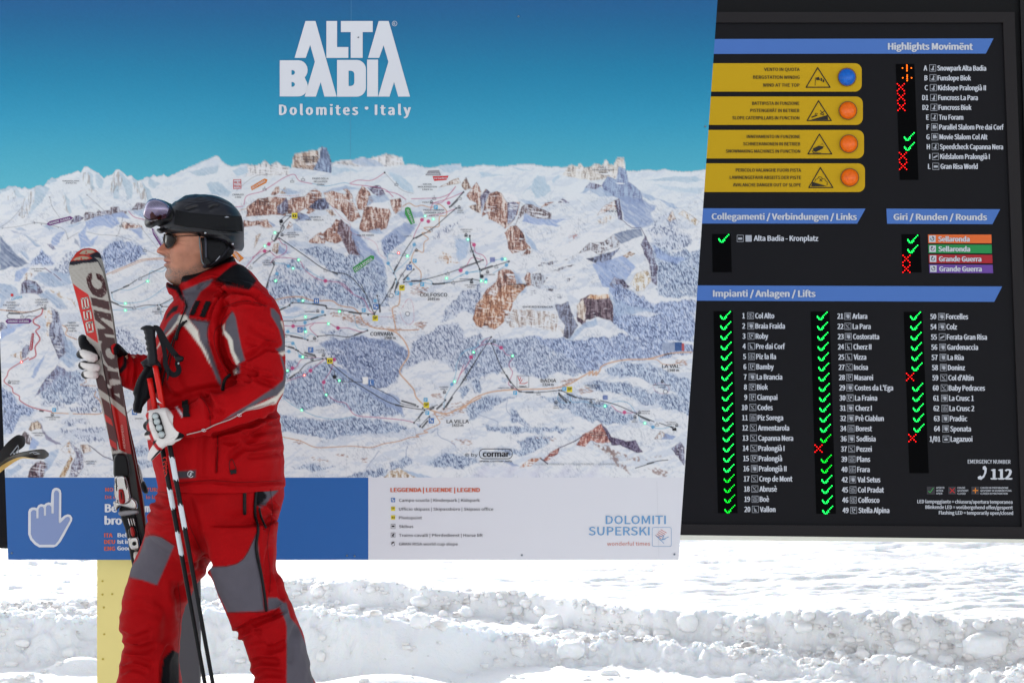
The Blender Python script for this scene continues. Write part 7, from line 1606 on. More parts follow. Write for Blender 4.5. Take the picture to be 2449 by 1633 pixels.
fd(cb, [(1240, 240), (1300, 230), (1360, 300)], 4, -.010); fd(cb, [(1330, 230), (1360, 280), (1370, 320)], 3, -.008); fd(cb, [(1380, 300), (1330, 330), (1290, 420)], 6, -.007)
fd(cb, [(1080, 1190), (1150, 1150), (1260, 1100), (1360, 1060), (1420, 1020)], 5, -.016); fd(cb, [(1110, 1200), (1180, 1170), (1250, 1190)], 4, -.008); fd(cb, [(1320, 1310), (1390, 1300), (1440, 1260)], 5, -.009)
fd(cb, [(1190, 1420), (1260, 1400), (1380, 1410)], 5, -.010); fd(cb, [(1180, 1300), (1280, 1290), (1340, 1330)], 6, -.006); fd(cb, [(1200, 1520), (1300, 1490), (1420, 1500)], 6, -.008)
fd(cb, [(1375, 760), (1400, 850), (1430, 930)], 4, -.010); fd(cb, [(1320, 560), (1300, 700), (1330, 860)], 5, -.006); fd(cb, [(1540, 1130), (1500, 1250), (1480, 1400)], 7, -.006)
fd(cb, [(215, 1210), (300, 1240), (420, 1200)], 6, -.007); fd(cb, [(240, 1290), (340, 1330), (460, 1290)], 6, -.009); fd(cb, [(225, 1400), (330, 1390), (430, 1430)], 6, -.008); fd(cb, [(215, 1480), (300, 1450), (400, 1480)], 5, -.007)
fd(cb, [(230, 1020), (380, 1010), (500, 1060)], 8, -.005); fd(cb, [(500, 960), (560, 1060), (560, 1240)], 10, -.006); fd(cb, [(620, 820), (640, 950), (660, 1080)], 8, -.009); fd(cb, [(840, 680), (740, 780), (650, 900)], 8, -.010)
fd(cb, [(720, 200), (760, 360), (800, 520), (860, 690)], 9, -.010); fd(cb, [(430, 290), (520, 330), (620, 320)], 6, -.006); fd(cb, [(420, 360), (520, 400), (600, 390)], 6, -.005); fd(cb, [(450, 200), (540, 240), (640, 220)], 7, -.006); fd(cb, [(470, 150), (560, 180), (600, 170)], 5, -.005)
fd(cb, [(870, 700), (760, 640), (680, 560)], 9, -.007); fd(cb, [(1222, 130), (1215, 300), (1238, 420), (1225, 560), (1260, 750), (1285, 900), (1300, 1030)], 4, -.003)
fd(cb, [(900, 250), (1000, 330), (1110, 340)], 12, -.003); fd(cb, [(580, 1300), (540, 1400), (530, 1560)], 5, -.008)
tv = creases(tv, tf, [(p, w * 1.25, a * 1.25) for p, w, a in folds]); Nn = vnormals(tv, tf)
tv = tv + Nn * ((fbm3(tv * 6.5 + 9, 3) - .5) * .012 + (np.abs(fbm3(tv * np.array([7., 7., 14.]) + 4, 3) - .5)) * -.012 + (fbm3(tv * np.array([20., 20., 34.]) + 4, 3) - .5) * .004)[:, None]
lay = []
ly(cb, [(395, 482), (425, 470), (460, 468), (520, 482), (612, 545), (550, 690), (485, 838), (380, 800), (280, 780), (285, 700), (340, 640), (370, 560)], GREY)
ly(cb, [(1225, 455), (1240, 560), (1262, 760), (1285, 1030), (1010, 1040), (930, 880), (872, 703), (1000, 697), (1080, 680), (1130, 640), (1170, 580), (1195, 520)], GREY)
ly(cb, [(1312, 930), (1380, 930), (1440, 975), (1460, 1030), (1440, 1100), (1420, 1040), (1395, 1005), (1308, 1030)], GREY)
ly(cb, [(1395, 985), (1450, 965), (1480, 1080), (1540, 1150), (1600, 1290), (1640, 1430), (1660, 1600), (1700, 1800), (1560, 1800), (1450, 1600), (1452, 1300), (1452, 1150), (1430, 1050)], GREY)
ly(cb, [(1255, 118), (1400, 113), (1385, 140), (1335, 190), (1290, 240), (1240, 265), (1255, 225), (1300, 180)], GREY)
ly(cb, [(1212, 120), (1262, 118), (1302, 165), (1300, 195), (1245, 240), (1218, 250)], BLK)
ly(cb, [(512, 1640), (516, 1500), (532, 1380), (600, 1318), (650, 1345), (650, 1640)], BLK)
tcx = paint(tv, tf, (158, 3, 9), lay); tcx = tcx * (1 + (fbm3(tv * 24 + 5, 3)[:, None] - .5) * .22)
tr = mk('trousers', tv, tf, cloth('trouser_cloth'), man, smooth=True, colors=tcx)
cord('side_zip', cb([(1226, 125), (1216, 300), (1240, 420), (1225, 560), (1262, 750), (1286, 900), (1300, 1025)]), 6.6, m_zip, tr, tv, tf, .001)
cord('pocket_zip', cb([(1139, 122), (1138, 220), (1139, 305)]), 8.5, m_zip, tr, tv, tf, .001)
cord('zip_pull', cb([(1248, 268), (1262, 330), (1296, 408)]), 5.5, m_zip, tr, tv, tf, .005)
for q in ([(1330, 120), (1345, 300), (1310, 520), (1330, 760), (1320, 925)], [(640, 820), (660, 1000), (650, 1200), (640, 1330)], [(400, 470), (480, 465), (620, 540)], [(485, 842), (285, 782)], [(1010, 1042), (1150, 1042), (1305, 1034)], [(868, 700), (1000, 697), (1120, 650), (1190, 530), (1225, 455)], [(500, 140), (640, 190), (740, 420), (862, 690)]):
    cord('trouser_seam', cb(q), 1.0, m_seam, tr, tv, tf, .0001)
# boots
m_boot = mat('boot_black', (24, 24, 28), .35)
for fx_, fy_, Yb in [(325, 2040, 5.15), (800, 2052, 4.96)]:
    mbb = MB(); sx = fx_
    tube(mbb, [(sx + 22, fy_ - 90, Yb, 58, .06), (sx + 18, fy_ - 20, Yb, 60, .06), (sx + 10, fy_ + 20, Yb, 56, .055)], n=20, k=3)
    tube(mbb, [(sx + 60, fy_ + 40, Yb, 40, .055), (sx, fy_ + 38, Yb, 42, .055), (sx - 90, fy_ + 50, Yb, 34, .052), (sx - 130, fy_ + 58, Yb, 22, .042)], n=20, k=3, power=2.8)
    bvv, bff = remesh(*mbb.get(), .008, 3); bvv[:, 2] = np.maximum(bvv[:, 2], .012)
    bo = mk('boot', bvv, bff, m_boot, man, smooth=True)

# ---- helmet
hb = MB()
rows(hb, [(466, 456, 498, HY, .02), (469, 446, 518, HY, .05), (475, 434, 534, HY, .075), (484, 420, 550, HY, .092), (496, 408, 563, HY, .106), (510, 398, 573, HY, .114), (526, 390, 579, HY, .119), (542, 386, 582, HY, .121), (554, 392, 582, HY, .121), (562, 410, 581, HY, .119)], n=72, power=2.15, k=4)
rows(hb, [(556, 474, 581, HY, .118), (566, 477, 581, HY, .117), (575, 512, 580, HY, .113), (584, 536, 580, HY, .105), (592, 548, 578, HY, .09), (599, 558, 574, HY, .06)], n=48, power=2.2, k=4)
# visor rim
for s_ in (1,):
    puff(hb, c0([(300, 610), (330, 600), (460, 598), (620, 600), (760, 630), (870, 660), (900, 700), (870, 712), (760, 668), (640, 640), (520, 632), (430, 640), (370, 668), (335, 655)]), HY - .02, .100, rim=9, step=1.6)
hv2, hf2 = remesh(*hb.get(), .0028, 4)
folds = [(c0(p), w, a) for p, w, a in [([(700, 345), (770, 320), (850, 300)], 3.2, -.006), ([(1010, 320), (1070, 290), (1130, 290)], 3.4, -.006), ([(820, 170), (880, 150), (960, 160)], 2.4, -.004), ([(570, 220), (640, 190), (700, 180)], 2.4, -.004), ([(880, 190), (1000, 190), (1160, 230), (1330, 300)], 2.4, -.002), ([(560, 250), (700, 240), (900, 250), (1100, 210)], 1.6, .0014), ([(880, 680), (1050, 700), (1250, 730), (1300, 880)], 2, -.002), ([(640, 590), (900, 625), (1200, 640), (1455, 640)], 2, -.0022)]]
hv2 = creases(hv2, hf2, [(p, w, a * .6) for p, w, a in folds])
hc = paint(hv2, hf2, (18, 19, 28), [(c0([(640, 590), (900, 612), (1200, 630), (1460, 640), (1460, 900), (1300, 900), (1200, 730), (860, 720), (600, 640), (300, 660), (290, 600)]), (18, 18, 22)), (c0([(700, 350), (780, 308), (855, 296), (800, 330), (730, 362)]), (8, 8, 10)), (c0([(1010, 330), (1060, 285), (1130, 285), (1090, 310), (1040, 335)]), (8, 8, 10))])  # vent recesses also get their shade as darker colour
hel = mk('helmet', hv2, hf2, mat('helmet_shell', (40, 40, 50), .38, attr='Col', spec=.3), man, smooth=True, colors=hc)
# padded ear flap with its grey edge, straps and rivets
eb = MB(); puff(eb, c0([(876, 700), (1000, 705), (1215, 715), (1290, 800), (1340, 880), (1330, 940), (1240, 1010), (1100, 1090), (1010, 1130), (950, 1100), (918, 1040), (900, 920), (885, 800)]), HY - .030, .062, rim=16, step=2)
ev, ef = remesh(*eb.get(), .003, 4)
ev = creases(ev, ef, [(c0([(1060 + 30 * i, 850 - 20 * j), (1070 + 30 * i, 835 - 20 * j)]), 1.5, -.002) for i in range(4) for j in range(3)] + [(c0([(1240, 780), (1250, 900), (1180, 1010)]), 2, -.002), (c0([(960, 760), (970, 900), (990, 1040)]), 2.4, -.0018)])
ep = mk('ear_pad', ev, ef, mat('ear_pad_cloth', (22, 22, 25), .85, bump=[(300, .4, .001)], spec=.2), man, smooth=True)
m_piping = mat('piping_grey', (120, 130, 134), .7)
cord('pad_edge', c0([(878, 705), (884, 800), (896, 920), (912, 1030), (935, 1075)]), 3.4, m_piping, ep, ev, ef, .0005)
m_str = mat('strap_grey', (62, 64, 74), .7)
cord('chin_strap', c0([(958, 725), (965, 800), (966, 900), (970, 1010), (960, 1080), (930, 1110)]), 5.4, m_str, ep, ev, ef, .001)
cord('chin_strap', c0([(1270, 850), (1210, 940), (1130, 1020), (1020, 1085), (900, 1140), (800, 1190)]), 5.4, mat('strap_black', (26, 26, 32), .7), ep, ev, ef, .001)
patch('buckle', c0([(935, 990), (985, 985), (1040, 1060), (1000, 1120), (940, 1080)]), ev, ef, m_zip, ep, thick=.004, step=1.4)
YatE = onto([], ev, ef)
flat_on('maker_mark', stroke(c0([(1098, 1032), (1152, 970)]), 2.0), YatE, mat('mark_pale', (150, 152, 160), .6), ep, .003)
m_riv = mat('rivet_steel', (170, 172, 178), .25, .9)
YatH = onto([], hv2, hf2)
for x, y in [(959, 655), (1325, 805)]:
    q = c0([(x, y)])[0]; Y0 = YatH(*q) ; v = [pt(q[0], q[1], Y0 - .004)]
    for r_, o_ in ((2.2, .0035), (3.3, .0008)): v += [pt(a, b, Y0 - o_) for a, b in circ(q[0], q[1], r_, 12)]
    mk('rivet', v, [(0, 1 + (k + 1) % 12, 1 + k) for k in range(12)] + [(1 + k, 1 + (k + 1) % 12, 13 + (k + 1) % 12, 13 + k) for k in range(12)], m_riv, hel, smooth=True)
# goggle strap round the helmet
def hsurf(px, py):
    return YatH(px, py)
sb_top = c0([(560, 345), (620, 362), (700, 378), (850, 395), (1050, 412), (1250, 425), (1440, 430)]); sb_bot = c0([(540, 545), (620, 560), (700, 575), (850, 590), (1050, 612), (1250, 625), (1455, 632)])
V_ = []; nS = 46; nT = 10
tp = spline(sb_top, 12); bt = spline(sb_bot, 12); nS = len(tp)
for i in range(nS):
    for j in range(nT):
        t = j / (nT - 1); x = tp[i, 0] * (1 - t) + bt[i, 0] * t; y = tp[i, 1] * (1 - t) + bt[i, 1] * t; V_.append(pt(x, y, YatH(min(x, 577), y) - .005))
V_ = np.array(V_); F_ = [(i * nT + j, i * nT + j + 1, (i + 1) * nT + j + 1, (i + 1) * nT + j) for i in range(nS - 1) for j in range(nT - 1)]
n0 = len(V_); V2 = np.concatenate([V_, V_ + np.array([0, .006, 0])]); F2 = F_ + [tuple(k + n0 for k in q[::-1]) for q in F_]
for i in range(nS - 1):
    a, b = i * nT, (i + 1) * nT; F2.append((a, b, b + n0, a + n0)); a, b = i * nT + nT - 1, (i + 1) * nT + nT - 1; F2.append((b, a, a + n0, b + n0))
m_gs = mat('goggle_strap', (18, 19, 22), .8, spec=.2)
gst = mk('goggle_strap', V2, F2, m_gs, man, smooth=True)
flat_on('strap_mark', [c0([(1212, 448), (1245, 432), (1280, 446), (1262, 452), (1232, 452)])], lambda x, y: YatH(x, y) - .006, mat('mark_pale', (150, 152, 160), .6), gst, .002)
# goggle frame and mirrored lens: a deep wrapped shell
gf = MB()
puff(gf, c0([(150, 560), (146, 490), (175, 370), (210, 280), (255, 218), (300, 205), (370, 215), (440, 240), (500, 270), (570, 300), (630, 360), (640, 420), (625, 500), (600, 570), (480, 590), (380, 585), (300, 560), (250, 590), (200, 590)]), HY - .012, .088, rim=22, step=1.8)
gv, gff = remesh(*gf.get(), .003, 3)
gfr = mk('goggle_frame', gv, gff, mat('goggle_black', (12, 12, 15), .45, spec=.2), man, smooth=True)
m_lens = mat('goggle_mirror', (150, 140, 170), .10, .85, attr='Col')
YatG = onto([], gv, gff)
lens = [(381 + (x - 381) * 1.07, 503 + (y - 503) * 1.06) for x, y in c0([(170, 400), (190, 330), (215, 265), (250, 228), (300, 215), (370, 228), (440, 262), (490, 310), (508, 350), (500, 400), (470, 450), (420, 480), (330, 490), (250, 500), (190, 470), (165, 430)])]
lb = MB(); puff(lb, lens, 4.95, .012, rim=8, step=1.6)
lv, lf = lb.get()
pxl, pyl = topx(lv); cx_, cy_ = c0([(330, 350)])[0]
rr2 = ((pxl - cx_) / 32) ** 2 + ((pyl - cy_) / 26) ** 2
lv[:, 1] = lv[:, 1] - .018 * np.clip(1 - rr2, -.6, 1) - .030 + (lv[:, 1] - 4.95) * 0
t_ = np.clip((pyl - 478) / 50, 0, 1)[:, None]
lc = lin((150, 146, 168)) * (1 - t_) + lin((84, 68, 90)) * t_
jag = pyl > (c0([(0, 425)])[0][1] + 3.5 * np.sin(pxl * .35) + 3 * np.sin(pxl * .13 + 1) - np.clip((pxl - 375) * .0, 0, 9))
lc = np.where(jag[:, None] & (pxl > 366)[:, None] & (pxl < 393)[:, None], lin((60, 40, 40)), lc)  # dark reflection of a ridge, painted into the lens colour
mk('goggle_lens', lv, lf, m_lens, gfr, smooth=True, colors=lc)
flat_on('goggle_clip', [c0([(550, 540), (600, 537), (690, 538), (712, 560), (640, 556)])], lambda x, y: YatG(min(x, 430), y), mat('clip_silver', (190, 192, 198), .3, .6), gfr, .006)
# ---- sunglasses
m_gl_ = mat('sunglass_lens', (20, 12, 10), .2, spec=.12); m_wire = mat('wire_frame', (60, 50, 44), .3, .8)
def face_pt(fo, la, py): 
    p = base * np.array([1, 1, 0]) + fdir * fo + ldir * la; p[2] = CZ - (py - CYP) * HY / FP; return p
sg_ = None
fR = float(np.interp(577, vv, frontR))
for side in (1, -1):
    V_ = []; Fq = []
    cl = side * .033; cpy = 577.0; wr = .0255; hr = 17.0
    C_ = face_pt(fR + .010 - .004, cl, cpy)
    def lp(a, r, bulge):
        la = cl + wr * r * math.cos(a) * (1.0 if True else 1); py = cpy + hr * r * math.sin(a) + (2 if math.sin(a) > 0 else 0) * r
        fo = fR + .012 - .016 * (abs(la) / .055) ** 2 + bulge
        return face_pt(fo, la, py)
    n = 24
    for r_, b_ in ((0, .004), (.5, .003), (.85, .001), (1.0, 0)):
        for k in range(n): V_.append(lp(2 * PI * k / n, max(r_, .01), b_))
    for i in range(3):
        for k in range(n): Fq.append((i * n + k, i * n + (k + 1) % n, (i + 1) * n + (k + 1) % n, (i + 1) * n + k))
    m0 = len(V_); V_ = np.array(V_); Vb = V_ - fdir * .002; Fq2 = Fq + [tuple(j + m0 for j in q[::-1]) for q in Fq] + [(3 * n + k, 3 * n + (k + 1) % n, m0 + 3 * n + (k + 1) % n, m0 + 3 * n + k) for k in range(n)]
    if side == 1:
        sg_ = mk('sunglasses', np.concatenate([V_, Vb]), Fq2, m_gl_, man, smooth=True)
    else: mk('lens', np.concatenate([V_, Vb]), Fq2, m_gl_, sg_, smooth=True)
    def wire(P3, r, nm):
        P3 = np.array(P3); T = np.gradient(P3, axis=0); T /= np.linalg.norm(T, axis=1)[:, None]; up = np.array([.1, .2, 1.]); A = np.cross(T, up); A /= np.linalg.norm(A, axis=1)[:, None]; B = np.cross(A, T)
        V3 = []; F3 = []; kk = 6
        for i in range(len(P3)):
            for j in range(kk): V3.append(P3[i] + A[i] * r * math.cos(2 * PI * j / kk) + B[i] * r * math.sin(2 * PI * j / kk))
        for i in range(len(P3) - 1):
            for j in range(kk): F3.append((i * kk + j, i * kk + (j + 1) % kk, (i + 1) * kk + (j + 1) % kk, (i + 1) * kk + j))
        mk(nm, V3, F3, m_wire, sg_, smooth=True)
    wire([lp(2 * PI * k / 30, 1.02, 0) for k in range(31)], .0009, 'rim')
    wire([lp(-.35 if side == 1 else PI + .35, 1.0, 0), face_pt(fR - .018, side * .066, 569), face_pt(fR - .045, side * .0765, 568), face_pt(0.0, side * .079, 568)], .0010, 'temple')
wire([lp(0 + PI * 0 + .25 * 0, 1.0, .001), face_pt(fR + .016, 0, 569), face_pt(fR + .012, .012, 572)], .0009, 'bridge')
# ---- gloves
def glove(name, build, vox, layers, base_col, parent, creas=None, label=None, ramp=2.2):
    mb = MB(); build(mb); V, F = remesh(*mb.get(), vox, 3)
    if creas: V = creases(V, F, creas)
    C = paint(V, F, base_col, layers, ramp)
    return mk(name, V, F, cloth('glove_leather', .6, fine=300, vary=.03), parent, smooth=True, colors=C, label=label), V, F
GY = 4.80
def near_hand(mb):
    # back of the hand, facing the camera, wrist to the right
    puff(mb, c6([(885, 878), (960, 855), (1030, 850), (1060, 880), (1100, 960), (1160, 1040), (1235, 1105), (1205, 1165), (1130, 1210), (1100, 1235), (1040, 1245), (985, 1280), (930, 1255), (880, 1190), (850, 1110), (830, 1020), (840, 940)]), GY - .012, .024, rim=14, step=1.6)
    # four fingers: out to the left, then curled round behind the poles
    for (x, y, r) in ((895, 920, 52), (868, 1030, 52), (880, 1130, 50)):
        p = c6([(x, y)])[0]; w = r / 4.3556
        tube(mb, [(p[0] + 16, p[1] + 3, GY - .006, w * .98, .013), (p[0], p[1], GY + .002, w, .014), (p[0] - 5, p[1] + 1, GY + .022, w * .95, .014), (p[0] + 3, p[1] + 2, GY + .040, w * .9, .012), (p[0] + 20, p[1] + 2, GY + .046, w * .85, .011), (p[0] + 34, p[1] + 1, GY + .042, w * .75, .010)], n=16, k=3)
    # little finger stretched down and left
    q = c6([(960, 1230), (930, 1280), (890, 1330), (868, 1375)])
    tube(mb, [(q[0][0], q[0][1], GY, 13, .014), (q[1][0], q[1][1], GY + .002, 12.5, .013), (q[2][0], q[2][1], GY + .006, 10.5, .012), (q[3][0], q[3][1], GY + .010, 7.5, .010)], n=16, k=3)
    # thumb goes up behind the shafts
    tube(mb, [(420, 1010, GY + .02, 13, .014), (402, 992, GY + .045, 13, .013), (386, 982, GY + .055, 12, .012), (374, 978, GY + .055, 10, .010)], n=16, k=3)
    # gauntlet into the sleeve
    tube(mb, [(410, 1010, GY - .002, 30, .030), (430, 1010, GY, 32, .036), (448, 1012, GY, 32, .040)], n=24, k=3)
GW = (220, 214, 210)
lay = []
ly(c6, [(1045, 850), (1130, 840), (1200, 900), (1260, 1100), (1235, 1100), (1170, 1020), (1110, 940), (1080, 890)], (176, 20, 28))
ly(c6, [(1172, 1088), (1200, 1090), (1246, 1118), (1220, 1160), (1120, 1184), (1150, 1150)], BLK)
ly(c6, [(830, 905), (842, 915), (836, 990), (852, 1060), (880, 1130), (905, 1200), (950, 1265), (1000, 1285), (1000, 1300), (940, 1290), (890, 1225), (865, 1160), (836, 1080), (818, 990), (815, 930)], (180, 26, 34))
lay.append((band(c6([(842, 895), (838, 985), (850, 1060), (876, 1130), (905, 1200), (948, 1262), (1004, 1292)]), 5.0), (176, 14, 22), 'f'))
ly(c6, [(800, 975), (858, 965), (850, 1000), (828, 1040), (835, 1080), (872, 1100), (868, 1130), (812, 1140), (785, 1100), (780, 1020)], BLK)
ly(c6, [(760, 1000), (785, 980), (790, 1060), (780, 1080)], (196, 200, 190))
ly(c6, [(905, 1190), (935, 1190), (915, 1225), (870, 1255), (838, 1305), (842, 1280), (870, 1235)], BLK)
ly(c6, [(965, 1282), (990, 1290), (930, 1350), (880, 1400), (876, 1385), (920, 1330)], BLK)
ngl, nv_, nf_ = glove('glove', near_hand, .0022, lay, GW, man, [(c6([(1040, 870), (1070, 960), (1130, 1060)]), 2, -.002), (c6([(1030, 1190), (1090, 1180), (1120, 1160)]), 2, -.003), (c6([(840, 975), (900, 980)]), 1.6, -.003), (c6([(845, 1080), (900, 1080)]), 1.6, -.003), (c6([(885, 1185), (935, 1180)]), 1.6, -.003)])
# knuckle guard: dark rim and four silver bosses
patch('knuckle_rim', c6([(920, 898), (945, 902), (968, 925), (985, 975), (1005, 1040), (1022, 1100), (1028, 1140), (1010, 1168), (985, 1172), (960, 1160), (950, 1120), (930, 1090), (915, 1050), (895, 1010), (890, 970), (884, 930), (895, 905)]), nv_, nf_, m_zip, ngl, thick=.003, step=1.1)
YatN = onto([], nv_, nf_); m_sil = mat('guard_silver', (176, 184, 184), .35, .35)
for x, y, r in [(922, 938, 34), (937, 992, 36), (960, 1056, 36), (985, 1126, 36)]:
    q = c6([(x, y)])[0]; rr_ = r / 4.3556; Y0 = YatN(*q) - .0055; v = [pt(q[0], q[1], Y0 - .0055)]
    for k_, o_ in ((.45, .0050), (.8, .0034), (1.0, 0.0)): v += [pt(a, b, Y0 - o_) for a, b in circ(q[0], q[1], rr_ * k_, 14)]
    f = [(0, 1 + (k + 1) % 14, 1 + k) for k in range(14)]
    for j in range(2): f += [(1 + 14 * j + k, 1 + 14 * j + (k + 1) % 14, 15 + 14 * j + (k + 1) % 14, 15 + 14 * j + k) for k in range(14)]
    mk('knuckle_guard', v, f, m_sil, ngl, smooth=True)

# ---- the skis: two, base to base, held upright in the far hand
SKY = 5.17
def ski_body(name, left, right, Y0, th, tipcurl, label, tilt):
    """left and right edges from tip to tail in photo pixels"""
    L = spline(left, 10); Rr = spline(right, 10); n = 90
    def rs(P_):
        d = np.r_[0, np.cumsum(np.hypot(*np.diff(P_, axis=0).T))]; t = np.linspace(0, d[-1], n); return np.stack([np.interp(t, d, P_[:, 0]), np.interp(t, d, P_[:, 1])], -1)
    L, Rr = rs(L), rs(Rr); m = 15; V = []
    for i in range(n):
        for j in range(m):
            t = j / (m - 1); x = L[i, 0] * (1 - t) + Rr[i, 0] * t; y = L[i, 1] * (1 - t) + Rr[i, 1] * t
            V.append((x, y, Y0 + tipcurl * max(0, 1 - i / 9.) ** 2 + tilt * (t - .5) - .003 * math.exp(-((t - .5) / .12) ** 2) * min(1, max(0, (i - 12) / 12.))))
    V = np.array(V); top = ptn(V[:, 0], V[:, 1], V[:, 2]); bot = ptn(V[:, 0], V[:, 1], V[:, 2] + th)
    N_ = n * m; F = [(i * m + j, (i + 1) * m + j, (i + 1) * m + j + 1, i * m + j + 1) for i in range(n - 1) for j in range(m - 1)]
    F += [tuple(k + N_ for k in f[::-1]) for f in F]
    for i in range(n - 1):
        a, b = i * m, (i + 1) * m; F.append((a, a + N_, b + N_, b)); a, b = a + m - 1, b + m - 1; F.append((b, b + N_, a + N_, a))
    for j in range(m - 1): F.append((j + 1, j + 1 + N_, j + N_, j)); a = (n - 1) * m; F.append((a + j, a + j + N_, a + j + 1 + N_, a + j + 1))
    F = [tuple(f) for f in F]
    root = empty(name, tuple(top[(n - 1) * m]), label, 'ski', 'pair of skis the man carries')
    return root, top, bot, F, V, L, Rr
m_side = mat('ski_sidewall', (30, 26, 28), .4)
def make_ski(left, right, Y0, label, layers, base_col, tilt=.0, dense=None):
    root, top, bot, F, V, L, Rr = ski_body('ski', left, right, Y0, .011, .045, label, tilt)
    o = mk('ski_core', np.concatenate([top, bot]), F, m_side, root, smooth=False)
    # printed top sheet: fine grid so the lettering and colour fields are crisp
    n, m = 620, 44; u = np.linspace(0, 1, m); s_ = np.linspace(0, len(L) - 1.001, n); i0 = s_.astype(int); fr_ = (s_ - i0)[:, None]
    Lf = L[i0] * (1 - fr_) + L[i0 + 1] * fr_; Rf = Rr[i0] * (1 - fr_) + Rr[i0 + 1] * fr_
    X = Lf[:, :1] * (1 - u) + Rf[:, :1] * u; Yp = Lf[:, 1:] * (1 - u) + Rf[:, 1:] * u
    ii_ = np.broadcast_to(s_[:, None], X.shape); uu = np.broadcast_to(u[None, :], X.shape)
    Yd = Y0 + .045 * np.clip(1 - ii_ / 9., 0, 1) ** 2 + tilt * (uu - .5) - .003 * np.exp(-((uu - .5) / .12) ** 2) * np.clip((ii_ - 12) / 12., 0, 1) - .0012
    P_ = ptn(X, Yp, Yd).reshape(-1, 3); xs, ys = X.ravel(), Yp.ravel()
    C = np.tile(np.array(base_col, float), (len(P_), 1))
    for L_ in layers:
        poly, col = L_[0], L_[1]; ins = inpoly(xs, ys, poly); d = segdist(xs, ys, poly, True); al = np.clip(.5 + np.where(ins, d, -d) / 1.0, 0, 1)
        if len(L_) > 2:   # worn lettering
            al = al * np.where(vnoise2(xs * .9, ys * .9, 5) * .6 + vnoise2(xs * .3, ys * .3, 6) * .4 > L_[2] - .12, 1, .35)
        C = C * (1 - al[:, None]) + np.array(col, float) * al[:, None]
    C = C + (((np.sin(xs * 3.2) * np.sin(ys * 3.2)) > .2) * -9.)[:, None]
    a = (np.arange(n - 1)[:, None] * m + np.arange(m - 1)[None, :]).ravel(); Fg = np.stack([a, a + m, a + m + 1, a + 1], 1)
    mk('top_sheet', P_, Fg, mat('ski_top', (200, 200, 200), .34, attr='Col', coat=.05, spec=.25), root, colors=np.clip(lin(np.clip(C, 0, 255)) * KA, 0, .9), smooth=True)
    return root
SG = (180, 175, 166); MAR = (62, 20, 22); SR = (206, 26, 18)
leftE = [(207, 609), (192, 609), (178, 613), (168, 624), (164, 640), (167, 656), (173, 678), (199, 774), (212, 830), (231, 915), (245, 982), (261, 1051), (272, 1110), (283, 1180), (300, 1262), (318, 1362), (350, 1510), (392, 1700), (452, 1985)]
rightE = [(207, 609), (222, 613), (234, 622), (243, 640), (250, 668), (261, 723), (272, 784), (284, 886), (300, 989), (313, 1079), (322, 1120), (330, 1180), (344, 1262), (362, 1362), (394, 1510), (436, 1700), (496, 1975)]
backL = [(213, 593), (198, 595), (184, 603), (174, 615), (170, 640), (174, 660), (182, 700), (215, 800), (250, 900), (275, 1000), (296, 1090), (310, 1180), (330, 1262), (345, 1362), (378, 1510), (420, 1700), (480, 1965)]
backR = [(213, 593), (228, 596), (240, 607), (247, 630), (252, 652), (262, 700), (275, 780), (287, 880), (304, 989), (324, 1079), (334, 1135), (343, 1200), (353, 1262), (372, 1362), (405, 1510), (448, 1700), (510, 1955)]
fr = []
fr.append((c2([(160, 268), (150, 200), (210, 140), (380, 120), (520, 150), (560, 240), (500, 225), (440, 236), (340, 240), (250, 262)]), (30, 28, 40)))
fr.append((c2([(178, 222), (200, 185), (262, 152), (340, 140), (400, 150), (446, 184), (400, 200), (330, 206), (240, 214)]), (196, 58, 40)))
fr.append((c2([(214, 208), (256, 176), (320, 160), (390, 168), (418, 182), (380, 194), (300, 202)]), (178, 164, 140)))
fr.append((c2([(302, 196), (312, 168), (328, 194)]), (190, 50, 40)))
fr.append((c2([(500, 200), (530, 230), (580, 340), (592, 420), (570, 340), (520, 250)]), (60, 58, 64)))
fr.append((c2([(213, 480), (300, 545), (400, 610), (425, 700), (460, 880), (490, 1040), (512, 1175), (440, 1130), (358, 1070), (320, 920), (270, 680)]), SR))
# brown capitals running up the ski
W9 = .36
fr.append((c2([(435, 352), (400, 370), (376, 420), (382, 480), (410, 550), (450, 610), (510, 640), (560, 645), (600, 610), (618, 560), (610, 500), (590, 440), (560, 390), (520, 365), (485, 358), (494, 390), (505, 430), (540, 450), (560, 490), (550, 530), (510, 545), (470, 530), (440, 490), (430, 450), (445, 425), (442, 390)]), MAR, .40))
fr.append((c2([(428, 640), (640, 690), (650, 795), (442, 735)]), MAR, .22))
fr.append((c2([(458, 788), (665, 836), (676, 925), (560, 880), (540, 900), (690, 1020), (700, 1082), (590, 1072), (600, 1100), (706, 1122), (712, 1180), (522, 1150), (505, 1010), (590, 1010), (600, 1000), (474, 900)]), MAR, .30))
fr.append((c2([(545, 1190), (570, 1140), (620, 1130), (690, 1165), (720, 1190), (745, 1300), (752, 1400), (750, 1470), (700, 1475), (630, 1440), (590, 1380), (556, 1290)]), MAR))
fr.append((c2([(598, 1270), (615, 1242), (650, 1240), (690, 1262), (706, 1310), (704, 1350), (670, 1364), (625, 1345), (602, 1310)]), SG))
fr.append((c6([(300, 580), (305, 540), (350, 500), (380, 520), (420, 640), (450, 740), (600, 860), (520, 830), (430, 780), (330, 655)]), MAR))
fr.append((c6([(372, 385), (420, 430), (424, 462), (535, 480), (540, 520), (552, 560), (470, 548), (440, 560), (452, 620), (460, 640), (410, 600), (385, 480)]), MAR))
fr.append((c6([(455, 620), (570, 600), (582, 700), (600, 850), (560, 850), (450, 750), (430, 700)]), MAR)); fr.append((c6([(490, 705), (545, 700), (553, 748)]), SG))
